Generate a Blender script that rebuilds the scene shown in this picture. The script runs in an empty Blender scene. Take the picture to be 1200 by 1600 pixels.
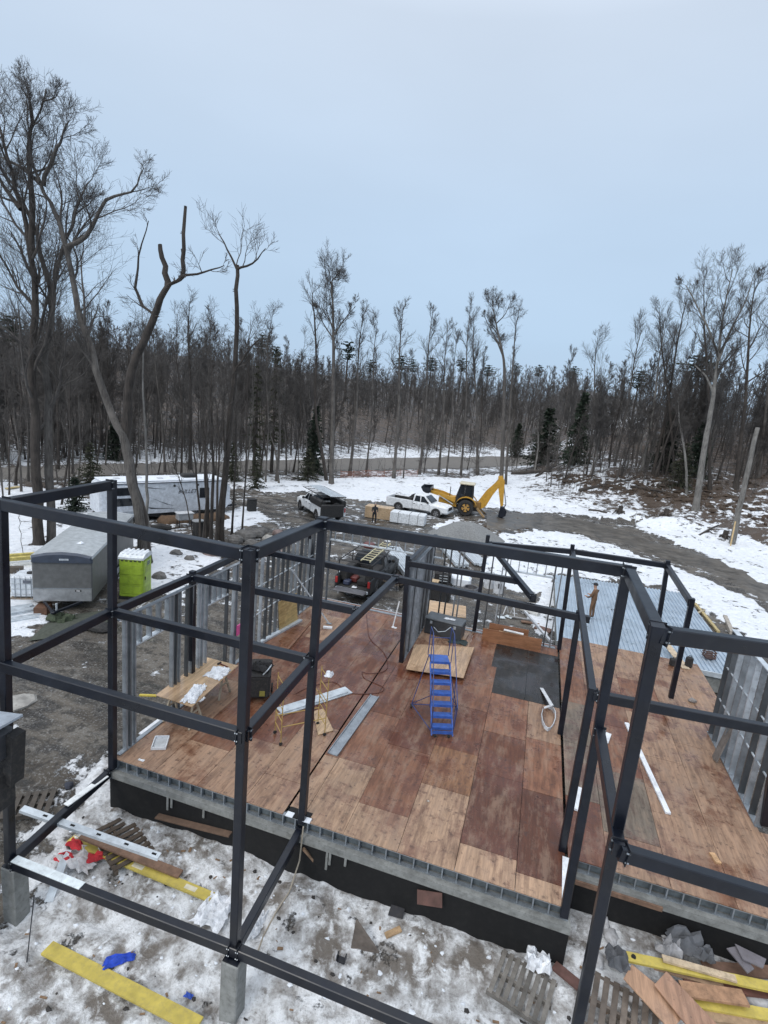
import bpy, bmesh, math, random
import numpy as np
from mathutils import Vector, Matrix
rnd = random.Random(7)
scene = bpy.context.scene
COL = scene.collection
R = math.radians
# ------------------------------------------------------------------ camera
FOC = 835.4611
CAM = np.array([9.0079, -9.509, 9.2329])
YAW, PITCH, ROLL = -0.2779, 0.2036, -0.0952
def cam_axes():
    cy, sy, cp, sp = math.cos(YAW), math.sin(YAW), math.cos(PITCH), math.sin(PITCH)
    cr, sr = math.cos(ROLL), math.sin(ROLL)
    fwd = np.array([sy*cp, cy*cp, -sp]); right = np.array([cy, -sy, 0.]); down = np.cross(fwd, right)
    return np.array([cr*right+sr*down, -sr*right+cr*down, fwd])
AX = cam_axes()
cam_data = bpy.data.cameras.new('camera')
cam = bpy.data.objects.new('camera', cam_data); COL.objects.link(cam)
cam_data.sensor_fit = 'VERTICAL'; cam_data.sensor_height = 32.0
cam_data.lens = FOC/1600*32.0
cam_data.clip_start = 0.1; cam_data.clip_end = 3000
cam.matrix_world = Matrix(((AX[0][0], -AX[1][0], -AX[2][0], CAM[0]), (AX[0][1], -AX[1][1], -AX[2][1], CAM[1]),
                           (AX[0][2], -AX[1][2], -AX[2][2], CAM[2]), (0, 0, 0, 1)))
scene.camera = cam
# ------------------------------------------------------------------ world: overcast sky, brighter overhead
w = bpy.data.worlds.new('World'); scene.world = w; w.use_nodes = True
nt = w.node_tree; nt.nodes.clear()
def N(t, tree=None, **k):
    n = (tree or nt).nodes.new(t)
    for a, b in k.items(): setattr(n, a, b)
    return n
sky = N('ShaderNodeTexSky'); sky.sky_type = 'NISHITA'; sky.sun_disc = False
sky.sun_elevation = R(38); sky.sun_rotation = R(200); sky.dust_density = 4; sky.air_density = 1.5
geo = N('ShaderNodeNewGeometry'); sep = N('ShaderNodeSeparateXYZ')
tc = N('ShaderNodeTexCoord'); nt.links.new(tc.outputs['Generated'], sep.inputs[0])
ramp = N('ShaderNodeValToRGB'); nt.links.new(sep.outputs['Z'], ramp.inputs[0])
e = ramp.color_ramp.elements
e[0].position = 0.0; e[0].color = (0.505, 0.665, 0.86, 1)
e[1].position = 1.0; e[1].color = (1.9, 1.95, 2.05, 1)
for pos, c in ((0.12, (0.50, 0.67, 0.875)), (0.30, (0.545, 0.695, 0.885)), (0.52, (0.655, 0.76, 0.905))):
    q = ramp.color_ramp.elements.new(pos); q.color = (*c, 1)
noi = N('ShaderNodeTexNoise'); noi.inputs['Scale'].default_value = 1.6; noi.inputs['Detail'].default_value = 4
mp = N('ShaderNodeMapping'); mp.inputs['Scale'].default_value = (1, 1, 3.0)
nt.links.new(tc.outputs['Generated'], mp.inputs[0]); nt.links.new(mp.outputs[0], noi.inputs[0])
nr = N('ShaderNodeMapRange'); nr.inputs[1].default_value = 0.3; nr.inputs[2].default_value = 0.7
nr.inputs[3].default_value = 9.6; nr.inputs[4].default_value = 10.4
nt.links.new(noi.outputs['Fac'], nr.inputs[0])
vm = N('ShaderNodeVectorMath', operation='SCALE'); nt.links.new(ramp.outputs[0], vm.inputs[0]); nt.links.new(nr.outputs[0], vm.inputs['Scale'])
mix = N('ShaderNodeMix', data_type='RGBA'); mix.inputs['Factor'].default_value = 0.94
nt.links.new(sky.outputs[0], mix.inputs['A']); nt.links.new(vm.outputs[0], mix.inputs['B'])
bg = N('ShaderNodeBackground'); bg.inputs['Strength'].default_value = 0.1
nt.links.new(mix.outputs['Result'], bg.inputs['Color'])
wo = N('ShaderNodeOutputWorld'); nt.links.new(bg.outputs[0], wo.inputs['Surface'])
sd = bpy.data.lights.new('sun', 'SUN'); sd.energy = 1.35; sd.angle = R(25); sd.color = (1, 0.97, 0.93)
sun = bpy.data.objects.new('sun', sd); COL.objects.link(sun)
sun.rotation_euler = (R(52), 0, R(-20))
scene.view_settings.view_transform = 'Standard'; scene.view_settings.look = 'None'
scene.view_settings.exposure = 0.0; scene.view_settings.gamma = 1.0
scene.view_settings.use_curve_mapping = False
scene.cycles.max_bounces = 5; scene.cycles.diffuse_bounces = 3; scene.cycles.transparent_max_bounces = 8
# ------------------------------------------------------------------ pixel <-> place helpers (photo pixels, 1200 x 1600)
def ray(u, v): return AX.T @ np.array([(u-600)/FOC, (v-800)/FOC, 1.0])
def at(u, v, z=-1.15):
    d = ray(u, v); return CAM + d*((z-CAM[2])/d[2])
def at_y(u, v, y):
    d = ray(u, v); return CAM + d*((y-CAM[1])/d[1])
def at_x(u, v, x):
    d = ray(u, v); return CAM + d*((x-CAM[0])/d[0])
def near(u, v, guess):
    d = ray(u, v); d = d/np.linalg.norm(d); g = np.array(guess, float)-CAM
    return CAM + d*(g@d)
# ------------------------------------------------------------------ value noise (numpy)
def _hash(ix, iy, seed):
    h = (ix.astype(np.int64)*374761393 + iy.astype(np.int64)*668265263 + seed*974634777) & 0x7fffffff
    h = ((h ^ (h >> 13))*1274126177) & 0x7fffffff
    h = ((h ^ (h >> 16))*668265263) & 0x7fffffff
    return (h & 0xffff)/65535.0
def vnoise(x, y, seed=0):
    ix, iy = np.floor(x), np.floor(y); fx, fy = x-ix, y-iy
    fx = fx*fx*(3-2*fx); fy = fy*fy*(3-2*fy)
    a = _hash(ix, iy, seed); b = _hash(ix+1, iy, seed); c = _hash(ix, iy+1, seed); d = _hash(ix+1, iy+1, seed)
    return (a*(1-fx)+b*fx)*(1-fy) + (c*(1-fx)+d*fx)*fy
def fbm(x, y, seed=0, oct=4):
    x = np.asarray(x, float); y = np.asarray(y, float); s = 0; a = 0.5
    for i in range(oct):
        s = s + a*vnoise(x, y, seed+i*17); x = x*2.03+5.1; y = y*2.03+3.7; a *= 0.5
    return s/(1-0.5**oct)
def sstep(a, b, x):
    t = np.clip((np.asarray(x, float)-a)/(b-a), 0, 1); return t*t*(3-2*t)
# ------------------------------------------------------------------ objects
def tag(o, label=None, cat=None, group=None, kind=None):
    if label: o['label'] = label
    if cat: o['category'] = cat
    if group: o['group'] = group
    if kind: o['kind'] = kind
    return o
ROOTM = {}
def thing(name, label, cat, loc=(0, 0, 0), rz=0.0, group=None):
    o = bpy.data.objects.new(name, None); COL.objects.link(o)
    o.empty_display_size = 0.2
    o.location = [float(c) for c in loc]; o.rotation_euler = (0, 0, rz)
    ROOTM[o] = (Matrix.Translation(Vector([float(c) for c in loc])) @ Matrix.Rotation(rz, 4, 'Z')).inverted()
    return tag(o, label, cat, group)
def root_of(o):
    while o.parent is not None: o = o.parent
    return o
class MB:
    def __init__(self): self.v = []; self.f = []; self.uv = None
    def add(self, vs, fs):
        b = len(self.v); self.v += [tuple(map(float, p)) for p in vs]; self.f += [tuple(i+b for i in q) for q in fs]; return self
    def box(self, c, s, rot=None):
        hx, hy, hz = s[0]/2, s[1]/2, s[2]/2
        P = [Vector((x, y, z)) for x in (-hx, hx) for y in (-hy, hy) for z in (-hz, hz)]
        if rot is not None: P = [rot @ p for p in P]
        c = Vector([float(q) for q in c])
        return self.add([p+c for p in P], [(0, 1, 3, 2), (4, 6, 7, 5), (0, 4, 5, 1), (2, 3, 7, 6), (0, 2, 6, 4), (1, 5, 7, 3)])
    def rbox(self, c, s, r, rot=None):
        # box with its vertical and horizontal edges chamfered
        hx, hy, hz = s[0]/2, s[1]/2, s[2]/2; r = min(r, hx*.9, hy*.9, hz*.9)
        vs = []
        for z, k in ((-hz, r), (-hz+r, 0), (hz-r, 0), (hz, r)):
            for x, y in ((-hx+k, -hy+r+k), (-hx+r+k, -hy+k), (hx-r-k, -hy+k), (hx-k, -hy+r+k), (hx-k, hy-r-k), (hx-r-k, hy-k), (-hx+r+k, hy-k), (-hx+k, hy-r-k)):
                vs.append(Vector((x, y, z)))
        if rot is not None: vs = [rot @ p for p in vs]
        c = Vector([float(q) for q in c]); fs = [tuple(range(7, -1, -1)), tuple(range(24, 32))]
        for l in range(3):
            for i in range(8):
                j = (i+1) % 8; fs.append((l*8+i, l*8+j, l*8+8+j, l*8+8+i))
        return self.add([p+c for p in vs], fs)
    def bar(self, p0, p1, wd, ht=None, up=(0, 0, 1), ch=0.0):
        # rectangular bar from p0 to p1, wd across, ht along up; ch chamfers its long edges
        ht = wd if ht is None else ht
        p0, p1 = Vector([float(q) for q in p0]), Vector([float(q) for q in p1]); d = (p1-p0).normalized(); u = Vector(up)
        if abs(d.dot(u)) > 0.98: u = Vector((0, 1, 0))
        s = d.cross(u).normalized(); t = s.cross(d).normalized()
        a, b = wd/2, ht/2
        if ch > 0: pr = [(-a+ch, -b), (a-ch, -b), (a, -b+ch), (a, b-ch), (a-ch, b), (-a+ch, b), (-a, b-ch), (-a, -b+ch)]
        else: pr = [(-a, -b), (a, -b), (a, b), (-a, b)]
        n = len(pr); vs = [p+s*x+t*y for p in (p0, p1) for x, y in pr]
        return self.add(vs, [tuple(range(n-1, -1, -1)), tuple(range(n, 2*n))]+[(i, (i+1) % n, n+(i+1) % n, n+i) for i in range(n)])
    def tube(self, pts, rad, n=6, cap=True):
        pts = [Vector([float(q) for q in p]) for p in pts]; m = len(pts)
        if not hasattr(rad, '__len__'): rad = [rad]*m
        vs, fs = [], []; u = None
        for i, p in enumerate(pts):
            d = (pts[min(i+1, m-1)]-pts[max(i-1, 0)]).normalized()
            if u is None:
                u = d.cross(Vector((0.3, 0.9, 0.25))); u = u if u.length > 0.05 else d.cross(Vector((1, 0, 0)))
            u = (u-d*u.dot(d)).normalized(); t = d.cross(u)
            for k in range(n):
                a = 2*math.pi*k/n; vs.append(p+(u*math.cos(a)+t*math.sin(a))*rad[i])
        for i in range(m-1):
            for k in range(n):
                l = (k+1) % n; fs.append((i*n+k, i*n+l, i*n+n+l, i*n+n+k))
        if cap: fs += [tuple(range(n-1, -1, -1)), tuple(range((m-1)*n, m*n))]
        return self.add(vs, fs)
    def cyl(self, p0, p1, r, n=12, r2=None): return self.tube([p0, p1], [r, r if r2 is None else r2], n)
    def prism(self, poly, off):
        # planar polygon (3-D points) extruded by vector off
        n = len(poly); P = [Vector([float(c) for c in p]) for p in poly]; o = Vector(off)
        return self.add(P+[p+o for p in P], [tuple(range(n-1, -1, -1)), tuple(range(n, 2*n))]+[(i, (i+1) % n, n+(i+1) % n, n+i) for i in range(n)])
    def poly(self, pts): return self.add(pts, [tuple(range(len(pts)))])
    def blob(self, c, s, seed=0, n=8, m=6, rough=0.25, flat=None):
        r_ = random.Random(seed); vs = []; fs = []; c = Vector([float(q) for q in c])
        ph = [r_.random()*6 for _ in range(6)]
        for j in range(m+1):
            th = math.pi*j/m
            for i in range(n):
                a = 2*math.pi*i/n
                k = 1+rough*(math.sin(2*a+ph[0])*math.sin(2*th+ph[1])*.5+(r_.random()-.5)*.8)
                if j in (0, m): k = 1
                z = math.cos(th)*s[2]*k
                if flat is not None: z = max(z, flat)
                vs.append(c+Vector((math.sin(th)*math.cos(a)*s[0]*k, math.sin(th)*math.sin(a)*s[1]*k, z)))
        for j in range(m):
            for i in range(n):
                l = (i+1) % n; fs.append((j*n+i, j*n+n+i, j*n+n+l, j*n+l))
        return self.add(vs, fs)
    def build(self, name, mat, parent=None, smooth=False, local=False, color=None):
        me = bpy.data.meshes.new(name)
        vs = self.v
        if parent is not None and not local:
            M = ROOTM[root_of(parent)]; vs = [M @ Vector(p) for p in vs]
        me.from_pydata([tuple(p) for p in vs], [], self.f)
        me.validate(clean_customdata=False)
        bm = bmesh.new(); bm.from_mesh(me); bmesh.ops.recalc_face_normals(bm, faces=bm.faces); bm.to_mesh(me); bm.free()
        if smooth: me.polygons.foreach_set('use_smooth', [True]*len(me.polygons))
        if mat: me.materials.append(mat)
        o = bpy.data.objects.new(name, me); COL.objects.link(o)
        if parent is not None: o.parent = parent
        if color is not None: o.color = (*color, 1)
        return o
def single(name, label, cat, mb, mat, group=None, smooth=False, color=None, kind=None):
    return tag(mb.build(name, mat, None, smooth, color=color), label, cat, group, kind)
def copy_tree(o, parent=None):
    c = o.copy(); COL.objects.link(c); c.parent = parent
    for ch in list(o.children): copy_tree(ch, c)
    return c
# ------------------------------------------------------------------ materials
def new_mat(name):
    m = bpy.data.materials.new(name); m.use_nodes = True; t = m.node_tree; t.nodes.clear()
    out = t.nodes.new('ShaderNodeOutputMaterial'); b = t.nodes.new('ShaderNodeBsdfPrincipled')
    t.links.new(b.outputs[0], out.inputs[0]); return m, t, b
def mixc(t, fac, a, b, mode='MIX'):
    n = t.nodes.new('ShaderNodeMix'); n.data_type = 'RGBA'; n.blend_type = mode
    for key, val in (('Factor', fac), ('A', a), ('B', b)):
        if hasattr(val, 'is_output'): t.links.new(val, n.inputs[key])
        elif isinstance(val, (tuple, list)): n.inputs[key].default_value = (*val, 1) if len(val) == 3 else val
        else: n.inputs[key].default_value = val
    return n.outputs['Result']
def noise(t, scale, detail=4, vec=None, stretch=None, rough=0.55, coord='Object'):
    n = t.nodes.new('ShaderNodeTexNoise'); n.inputs['Scale'].default_value = scale; n.inputs['Detail'].default_value = detail
    n.inputs['Roughness'].default_value = rough
    c = t.nodes.new('ShaderNodeTexCoord') if coord != 'World' else t.nodes.new('ShaderNodeNewGeometry')
    src = c.outputs[coord] if coord != 'World' else c.outputs['Position']
    if stretch:
        m = t.nodes.new('ShaderNodeMapping'); m.inputs['Scale'].default_value = stretch; t.links.new(src, m.inputs[0]); src = m.outputs[0]
    t.links.new(src, n.inputs[0]); return n.outputs['Fac']
def rng(t, src, a, b, c, d):
    n = t.nodes.new('ShaderNodeMapRange'); t.links.new(src, n.inputs[0])
    for i, v in enumerate((a, b, c, d)): n.inputs[i+1].default_value = v
    return n.outputs[0]
def bump(t, b, h, strength=0.3, dist=0.02):
    n = t.nodes.new('ShaderNodeBump'); n.inputs['Strength'].default_value = strength; n.inputs['Distance'].default_value = dist
    t.links.new(h, n.inputs['Height']); t.links.new(n.outputs[0], b.inputs['Normal'])
def simple(name, col, rough=0.6, metal=0.0, var=0.25, scale=3.0, dirt=None, dirtamt=0.5, coord='World', bmp=0.0, bscale=40.0):
    m, t, b = new_mat(name)
    f = noise(t, scale, 5, coord=coord)
    lo = tuple(c*(1-var) for c in col); hi = tuple(min(1, c*(1+var)) for c in col)
    c = mixc(t, rng(t, f, 0.3, 0.7, 0, 1), lo, hi)
    if dirt:
        g = noise(t, scale*2.7, 6, coord=coord, rough=0.7); c = mixc(t, rng(t, g, 0.48, 0.72, 0, dirtamt), c, dirt)
    t.links.new(c, b.inputs['Base Color']); b.inputs['Metallic'].default_value = metal
    t.links.new(rng(t, f, 0.3, 0.7, max(0, rough-.1), min(1, rough+.1)), b.inputs['Roughness'])
    if bmp: bump(t, b, noise(t, bscale, 5, coord=coord), bmp, 0.01)
    return m
def objcol(name, rough=0.5, metal=0.0, var=0.18, scale=4.0, dirt=(0.09, 0.08, 0.07), dirtamt=0.35):
    # base colour comes from obj.color
    m, t, b = new_mat(name); oi = t.nodes.new('ShaderNodeObjectInfo')
    f = noise(t, scale, 5, coord='World')
    k = rng(t, f, 0.3, 0.7, 1-var, 1+var)
    vm = t.nodes.new('ShaderNodeVectorMath'); vm.operation = 'SCALE'; t.links.new(oi.outputs['Color'], vm.inputs[0]); t.links.new(k, vm.inputs['Scale'])
    g = noise(t, scale*2.5, 6, coord='World', rough=0.7)
    c = mixc(t, rng(t, g, 0.5, 0.75, 0, dirtamt), vm.outputs[0], dirt)
    t.links.new(c, b.inputs['Base Color']); b.inputs['Roughness'].default_value = rough; b.inputs['Metallic'].default_value = metal
    return m
def ply_mat(name, along='Y', q=1.0):
    m, t, b = new_mat(name); oi = t.nodes.new('ShaderNodeObjectInfo')
    st = (6, 0.45, 6) if along == 'Y' else (0.45, 6, 6)
    grain = noise(t, 2.2, 7, stretch=st, coord='World', rough=0.72)
    smear = noise(t, 1.0, 7, stretch=(2.6, 0.7, 1) if along == 'Y' else (.7, 2.6, 1), coord='World', rough=0.72)
    blot = noise(t, 0.75, 7, coord='World', rough=0.66); spots = noise(t, 6.0, 5, coord='World', rough=0.66)
    k = rng(t, grain, 0.40, 0.60, 0.74, 1.22)
    vm = t.nodes.new('ShaderNodeVectorMath'); vm.operation = 'SCALE'; t.links.new(oi.outputs['Color'], vm.inputs[0]); t.links.new(k, vm.inputs['Scale'])
    c = mixc(t, rng(t, blot, 0.49, 0.61, 0, 0.62*q), vm.outputs[0], (0.115, 0.034, 0.018))
    c = mixc(t, rng(t, smear, 0.50, 0.62, 0, 0.45*q), c, (0.30, 0.205, 0.145))
    c = mixc(t, rng(t, smear, 0.49, 0.37, 0, 0.5*q), c, (0.060, 0.021, 0.013))
    c = mixc(t, rng(t, spots, 0.56, 0.68, 0, 0.55*q), c, (0.035, 0.02, 0.016))
    ge = t.nodes.new('ShaderNodeNewGeometry'); vo = t.nodes.new('ShaderNodeTexVoronoi'); vo.inputs['Scale'].default_value = 4.2; vo.inputs['Randomness'].default_value = 0.35
    t.links.new(ge.outputs['Position'], vo.inputs['Vector'])
    c = mixc(t, rng(t, vo.outputs['Distance'], 0.10, 0.055, 0, 0.7), c, (0.04, 0.022, 0.016))
    t.links.new(c, b.inputs['Base Color'])
    t.links.new(rng(t, blot, 0.44, 0.57, 0.62, 0.16), b.inputs['Roughness'])
    bump(t, b, grain, 0.22, 0.01); return m
M = {}
M['steel'] = simple('dark_primer_steel', (0.0032, 0.0055, 0.0120), 0.36, 0.0, 0.4, 2.0, (0.017, 0.019, 0.024), 0.5)
M['galv'] = simple('galvanised_steel', (0.30, 0.33, 0.36), 0.42, 0.55, 0.25, 3.0, (0.14, 0.14, 0.14), 0.45)
M['galv_bright'] = simple('bright_galvanised_steel', (0.55, 0.60, 0.64), 0.4, 0.3, 0.2, 3.0, (0.25, 0.25, 0.25), 0.4)
M['ply'] = ply_mat('wet_plywood')
M['plyx'] = ply_mat('wet_plywood_across', 'X', .35)
M['plydark'] = ply_mat('soaked_dark_plywood', 'Y', .12)
M['plynew'] = ply_mat('dry_plywood', 'Y', .3)
M['concrete'] = simple('raw_concrete', (0.23, 0.235, 0.225), 0.85, 0, 0.25, 4, (0.10, 0.10, 0.09), 0.7, bmp=0.3)
M['membrane'] = simple('black_damp_proofing', (0.003, 0.003, 0.0035), 0.8, 0, 0.4, 3, (0.016, 0.015, 0.014), 0.45)
M['paint'] = objcol('painted_surface', 0.42)
M['dull'] = objcol('dull_surface', 0.8, dirtamt=0.5)
M['metalcol'] = objcol('coloured_metal', 0.4, 0.5)
M['wood'] = objcol('sawn_timber', 0.75, var=0.3, scale=6, dirt=(0.08, 0.05, 0.035), dirtamt=0.6)
M['studmetal'] = objcol('stud_metal', 0.42, 0.5, var=.3, scale=2.0, dirt=(.10, .10, .10), dirtamt=.5)
M['rubber'] = simple('black_rubber', (0.018, 0.018, 0.019), 0.75, 0, 0.3, 5, (0.08, 0.07, 0.06), 0.6)
M['glass'] = simple('dark_window_glass', (0.012, 0.015, 0.02), 0.08, 0, 0.2, 2)
M['snow'] = simple('snow_cover', (0.72, 0.76, 0.81), 0.7, 0, 0.06, 3, (0.5, 0.5, 0.5), 0.2, bmp=0.4, bscale=6)
M['snowdirty'] = simple('dirty_snow', (0.5, 0.5, 0.51), 0.8, 0, 0.3, 3, (0.2, 0.18, 0.16), 0.7, bmp=0.5, bscale=8)
M['rock'] = simple('field_stone', (0.13, 0.125, 0.12), 0.85, 0, 0.35, 4, (0.05, 0.045, 0.04), 0.6, bmp=0.5, bscale=14)
M['gravel'] = simple('crushed_gravel', (0.20, 0.205, 0.205), 0.9, 0, 0.25, 9, (0.09, 0.09, 0.09), 0.6, bmp=1.0, bscale=22)
M['cloth'] = objcol('crumpled_cloth', 0.85, var=0.25, scale=8)
# ================================================================== TERRAIN
def tz(x, y, fine=True):
    x = np.asarray(x, float); y = np.asarray(y, float)
    z = np.full(np.broadcast(x, y).shape, -1.15)
    # excavated strip in front of the foundation
    fr = sstep(1.2, -3.2, y)*sstep(-3.5, 0.0, x)
    z = z - 0.72*fr*(1-0.55*sstep(8.5, 12.0, x))
    # woods behind the public road
    rr = (x+39.7)*-0.884 + (y-28.2)*0.466
    z = z + 5.0*sstep(9, 50, rr) + 15*sstep(30, 150, rr)
    # bank on the right of the driveway
    s = (x-20)*0.55 + (y-46)*0.83
    q = sstep(3, 18, x)
    z = z + q*(4.6*sstep(1.0, 26, s) + 9*sstep(25, 110, s))
    z = z + q*2.3*(fbm(x/5.0, y/5.0, 5, 4)-0.5)*sstep(0, 7, s)
    # gentle relief
    far = sstep(12, 30, np.hypot(x-5, y-8))
    z = z + 0.35*(fbm(x/7.0, y/7.0, 11, 4)-0.5)*far
    if fine:
        fg = sstep(1.6, 0.3, y)*sstep(-6, -3, x)*sstep(-9, -6, y)
        z = z + fg*(0.26*(fbm(x*1.1, y*1.1, 21, 4)-0.5) + 0.15*(fbm(x*3.6, y*3.6, 23, 3)-0.5))
        yard = far*sstep(75, 55, np.hypot(x-5, y-8)); z = z + 0.05*(fbm(x*1.1, y*1.1, 31, 3)-0.5) + yard*0.16*(fbm(x*.8, y*.8, 33, 3)-.5)
    return z
def ground(u, v, lift=0.0):
    # point of the terrain seen at a photo pixel
    d = ray(u, v); d = d/np.linalg.norm(d)
    lo, hi = 4.0, 430.0
    for n_ in (110, 24, 24):
        ts = np.geomspace(lo, hi, n_); P = CAM[None]+d[None]*ts[:, None]; dz = P[:, 2]-tz(P[:, 0], P[:, 1])
        i = int(np.argmax(dz < 0))
        if dz[i] >= 0: i = n_-1
        i = max(i, 1); lo, hi = ts[i-1], ts[i]
    k = dz[i-1]/(dz[i-1]-dz[i]) if dz[i-1] != dz[i] else 0.5
    p = CAM+d*(lo+(hi-lo)*min(max(k, 0), 1)); return np.array([p[0], p[1], float(tz(p[0], p[1]))+lift])
def lay(p0, p1, gap=.03):
    # rest a straight piece on the bumps under it
    p0, p1 = np.array(p0, float), np.array(p1, float); k = np.linspace(0, 1, 12); q = p0[None]*(1-k[:, None])+p1[None]*k[:, None]
    up = max(0, float((tz(q[:, 0], q[:, 1])+gap-q[:, 2]).max())); return p0+[0, 0, up], p1+[0, 0, up]
def gz(x, y): return float(tz(x, y))
def pip(X, Y, poly):
    ins = np.zeros(X.shape, bool); n = len(poly)
    for i in range(n):
        x0, y0 = poly[i]; x1, y1 = poly[(i+1) % n]
        c = ((y0 > Y) != (y1 > Y)); ins ^= c & (X < (x1-x0)*(Y-y0)/((y1-y0) if abs(y1-y0) > 1e-9 else 1e-9)+x0)
    return ins
def arange_list(*seg):
    out = []
    for a, b, s in seg: out.append(np.arange(a, b-1e-6, s))
    return np.concatenate(out)
xs = arange_list((-420, -80, 14), (-80, -15, 0.9), (-15, -3, 0.2), (-3, 17.5, 0.08), (17.5, 32, 0.35), (32, 80, 1.5), (80, 420, 14))
ys = arange_list((-60, -8, 4), (-8, -5, 0.3), (-5, 1.6, 0.08), (1.6, 14, 0.25), (14, 60, 0.42), (60, 130, 1.2), (130, 520, 10))
XX, YY = np.meshgrid(xs, ys, indexing='ij')
ZZ = tz(XX, YY)
wob = 1.6*(fbm(XX*0.9, YY*0.9, 41, 4)-0.5)
wobY = 1.6*(fbm(XX*0.9, YY*0.9, 47, 4)-0.5)
def gpoly(px): return [tuple(ground(u, v)[:2]) for u, v in px]
SNOW = [  # photo outlines of the white areas, laid onto the ground
 [(372, 757), (440, 752), (520, 748), (640, 745), (720, 748), (800, 738), (860, 735), (915, 742), (960, 765), (1000, 788), (1015, 808), (950, 812), (880, 802), (800, 800), (740, 790), (650, 786), (560, 783), (480, 768), (400, 770)],
 [(775, 838), (840, 828), (900, 836), (965, 856), (1040, 882), (1120, 910), (1200, 955), (1240, 985), (1200, 1010), (1150, 990), (1090, 950), (1040, 915), (960, 908), (880, 900), (800, 880), (760, 858)],
 [(1000, 812), (1060, 805), (1110, 815), (1200, 850), (1260, 900), (1200, 915), (1130, 880), (1060, 850), (1005, 830)],
 [(-60, 745), (70, 765), (150, 790), (205, 835), (60, 850), (50, 940), (85, 975), (-60, 1010)],
 [(225, 865), (270, 835), (330, 855), (345, 880), (320, 905), (250, 935), (228, 925)],
 [(335, 800), (400, 790), (420, 812), (360, 835)],
 [(700, 812), (720, 808), (690, 838), (672, 838)],
 [(840, 905), (868, 900), (868, 985), (830, 990)],
 [(752, 872), (800, 868), (862, 880), (850, 930), (800, 925), (760, 905)],
]
snow = np.zeros(XX.shape)
for pg in SNOW: snow = np.maximum(snow, pip(XX+wob, YY+wobY, gpoly(pg))*0.93)
rr = (XX+39.7)*-0.884 + (YY-28.2)*0.466
ss = (XX-20)*0.55 + (YY-46)*0.83
patch = fbm(XX/5.0, YY/5.0, 61, 4)
beyond = sstep(5, 9, rr)
hillfade = sstep(30, 10, rr)
snow = np.maximum(snow, beyond*(0.02+0.36*hillfade+(0.28+.5*hillfade)*patch))
snow = snow-0.45*sstep(16, 34, rr)
bank = sstep(4, 9, ss)*sstep(4, 12, XX)
snow = np.where(bank > 0.02, np.maximum(snow*(1-0.4*bank), bank*(-.08+0.92*patch*sstep(60, 25, ss))), snow)
left = sstep(-9, -14, XX)*sstep(9, 1, rr)*sstep(34, 20, YY)
snow = np.maximum(snow, left*(0.25+0.7*patch))
strip = sstep(-14, -9, rr)*sstep(-3, -5, rr)
snow = np.maximum(snow, strip*(0.1+0.75*patch))
fgm = sstep(1.7, 1.2, YY)*sstep(-1.6, 0.6, XX+0.35*(YY+2.5)+1.2*(fbm(XX*.7, YY*.7, 71, 3)-.5))
fgm = np.maximum(fgm, sstep(-2.9, -3.5, YY+0.5*(fbm(XX, YY, 73, 3)-.5))*sstep(-4, -2, XX))
snow = np.maximum(snow, fgm*1.02)
yardm = sstep(48, 40, np.hypot(XX-0, YY-20))*sstep(12.5, 14, YY+np.maximum(0, -XX)*1.2)
snow = np.maximum(snow, yardm*(.0+.40*fbm(XX/3.1, YY/3.1, 77, 4)))
litter = np.clip(bank + beyond*0.8 + left*0.5 + strip*0.6, 0, 1)
nv = XX.size; idx = np.arange(nv).reshape(XX.shape)
quads = np.stack([idx[:-1, :-1], idx[1:, :-1], idx[1:, 1:], idx[:-1, 1:]], -1).reshape(-1, 4)
# snow has thickness
thick = sstep(0.45, 0.75, snow)*(1-fgm)*0.10
ZZ2 = ZZ + thick
me = bpy.data.meshes.new('ground')
me.vertices.add(nv); me.vertices.foreach_set('co', np.stack([XX, YY, ZZ2], -1).astype(np.float32).ravel())
me.loops.add(quads.size); me.loops.foreach_set('vertex_index', quads.astype(np.int32).ravel())
me.polygons.add(len(quads)); me.polygons.foreach_set('loop_start', np.arange(0, quads.size, 4, dtype=np.int32))
me.polygons.foreach_set('use_smooth', np.ones(len(quads), bool))
me.update(calc_edges=True)
for nm, arr in (('snow', snow), ('litter', litter), ('dirty', fgm)):
    a = me.attributes.new(nm, 'FLOAT', 'POINT'); a.data.foreach_set('value', arr.astype(np.float32).ravel())
m, t, b = new_mat('mud_snow_and_litter')
def attr(t, nm):
    a = t.nodes.new('ShaderNodeAttribute'); a.attribute_name = nm; return a.outputs['Fac']
def math_(t, op, a, b_):
    n = t.nodes.new('ShaderNodeMath'); n.operation = op
    for i, val in enumerate((a, b_)):
        if hasattr(val, 'is_output'): t.links.new(val, n.inputs[i])
        else: n.inputs[i].default_value = val
    return n.outputs[0]
n1 = noise(t, 0.55, 7, coord='World', rough=0.62); n2 = noise(t, 3.0, 6, coord='World', rough=0.65)
n3 = noise(t, 14, 5, coord='World', rough=0.7); n4 = noise(t, 0.7, 7, coord='World', rough=0.66, stretch=(0.55, 1.5, 1))
n7 = noise(t, 0.33, 5, coord='World', rough=.6, stretch=(0.35, 2.4, 1)); n8 = noise(t, 1.6, 8, coord='World', rough=.74)
mud = mixc(t, rng(t, n4, 0.43, 0.57, 0, 1), (0.030, 0.025, 0.020), (0.115, 0.10, 0.082))
mud = mixc(t, rng(t, n8, 0.50, 0.60, 0, 0.8), mud, (0.165, 0.152, 0.133))
mud = mixc(t, rng(t, n7, 0.50, 0.56, 0, 0.65), mud, (0.045, 0.036, 0.027))
mud = mixc(t, rng(t, n3, 0.53, 0.66, 0, 0.8), mud, (0.25, 0.25, 0.245))
mud = mixc(t, rng(t, n2, 0.53, 0.62, 0, 0.8), mud, (0.026, 0.023, 0.02))
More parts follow.
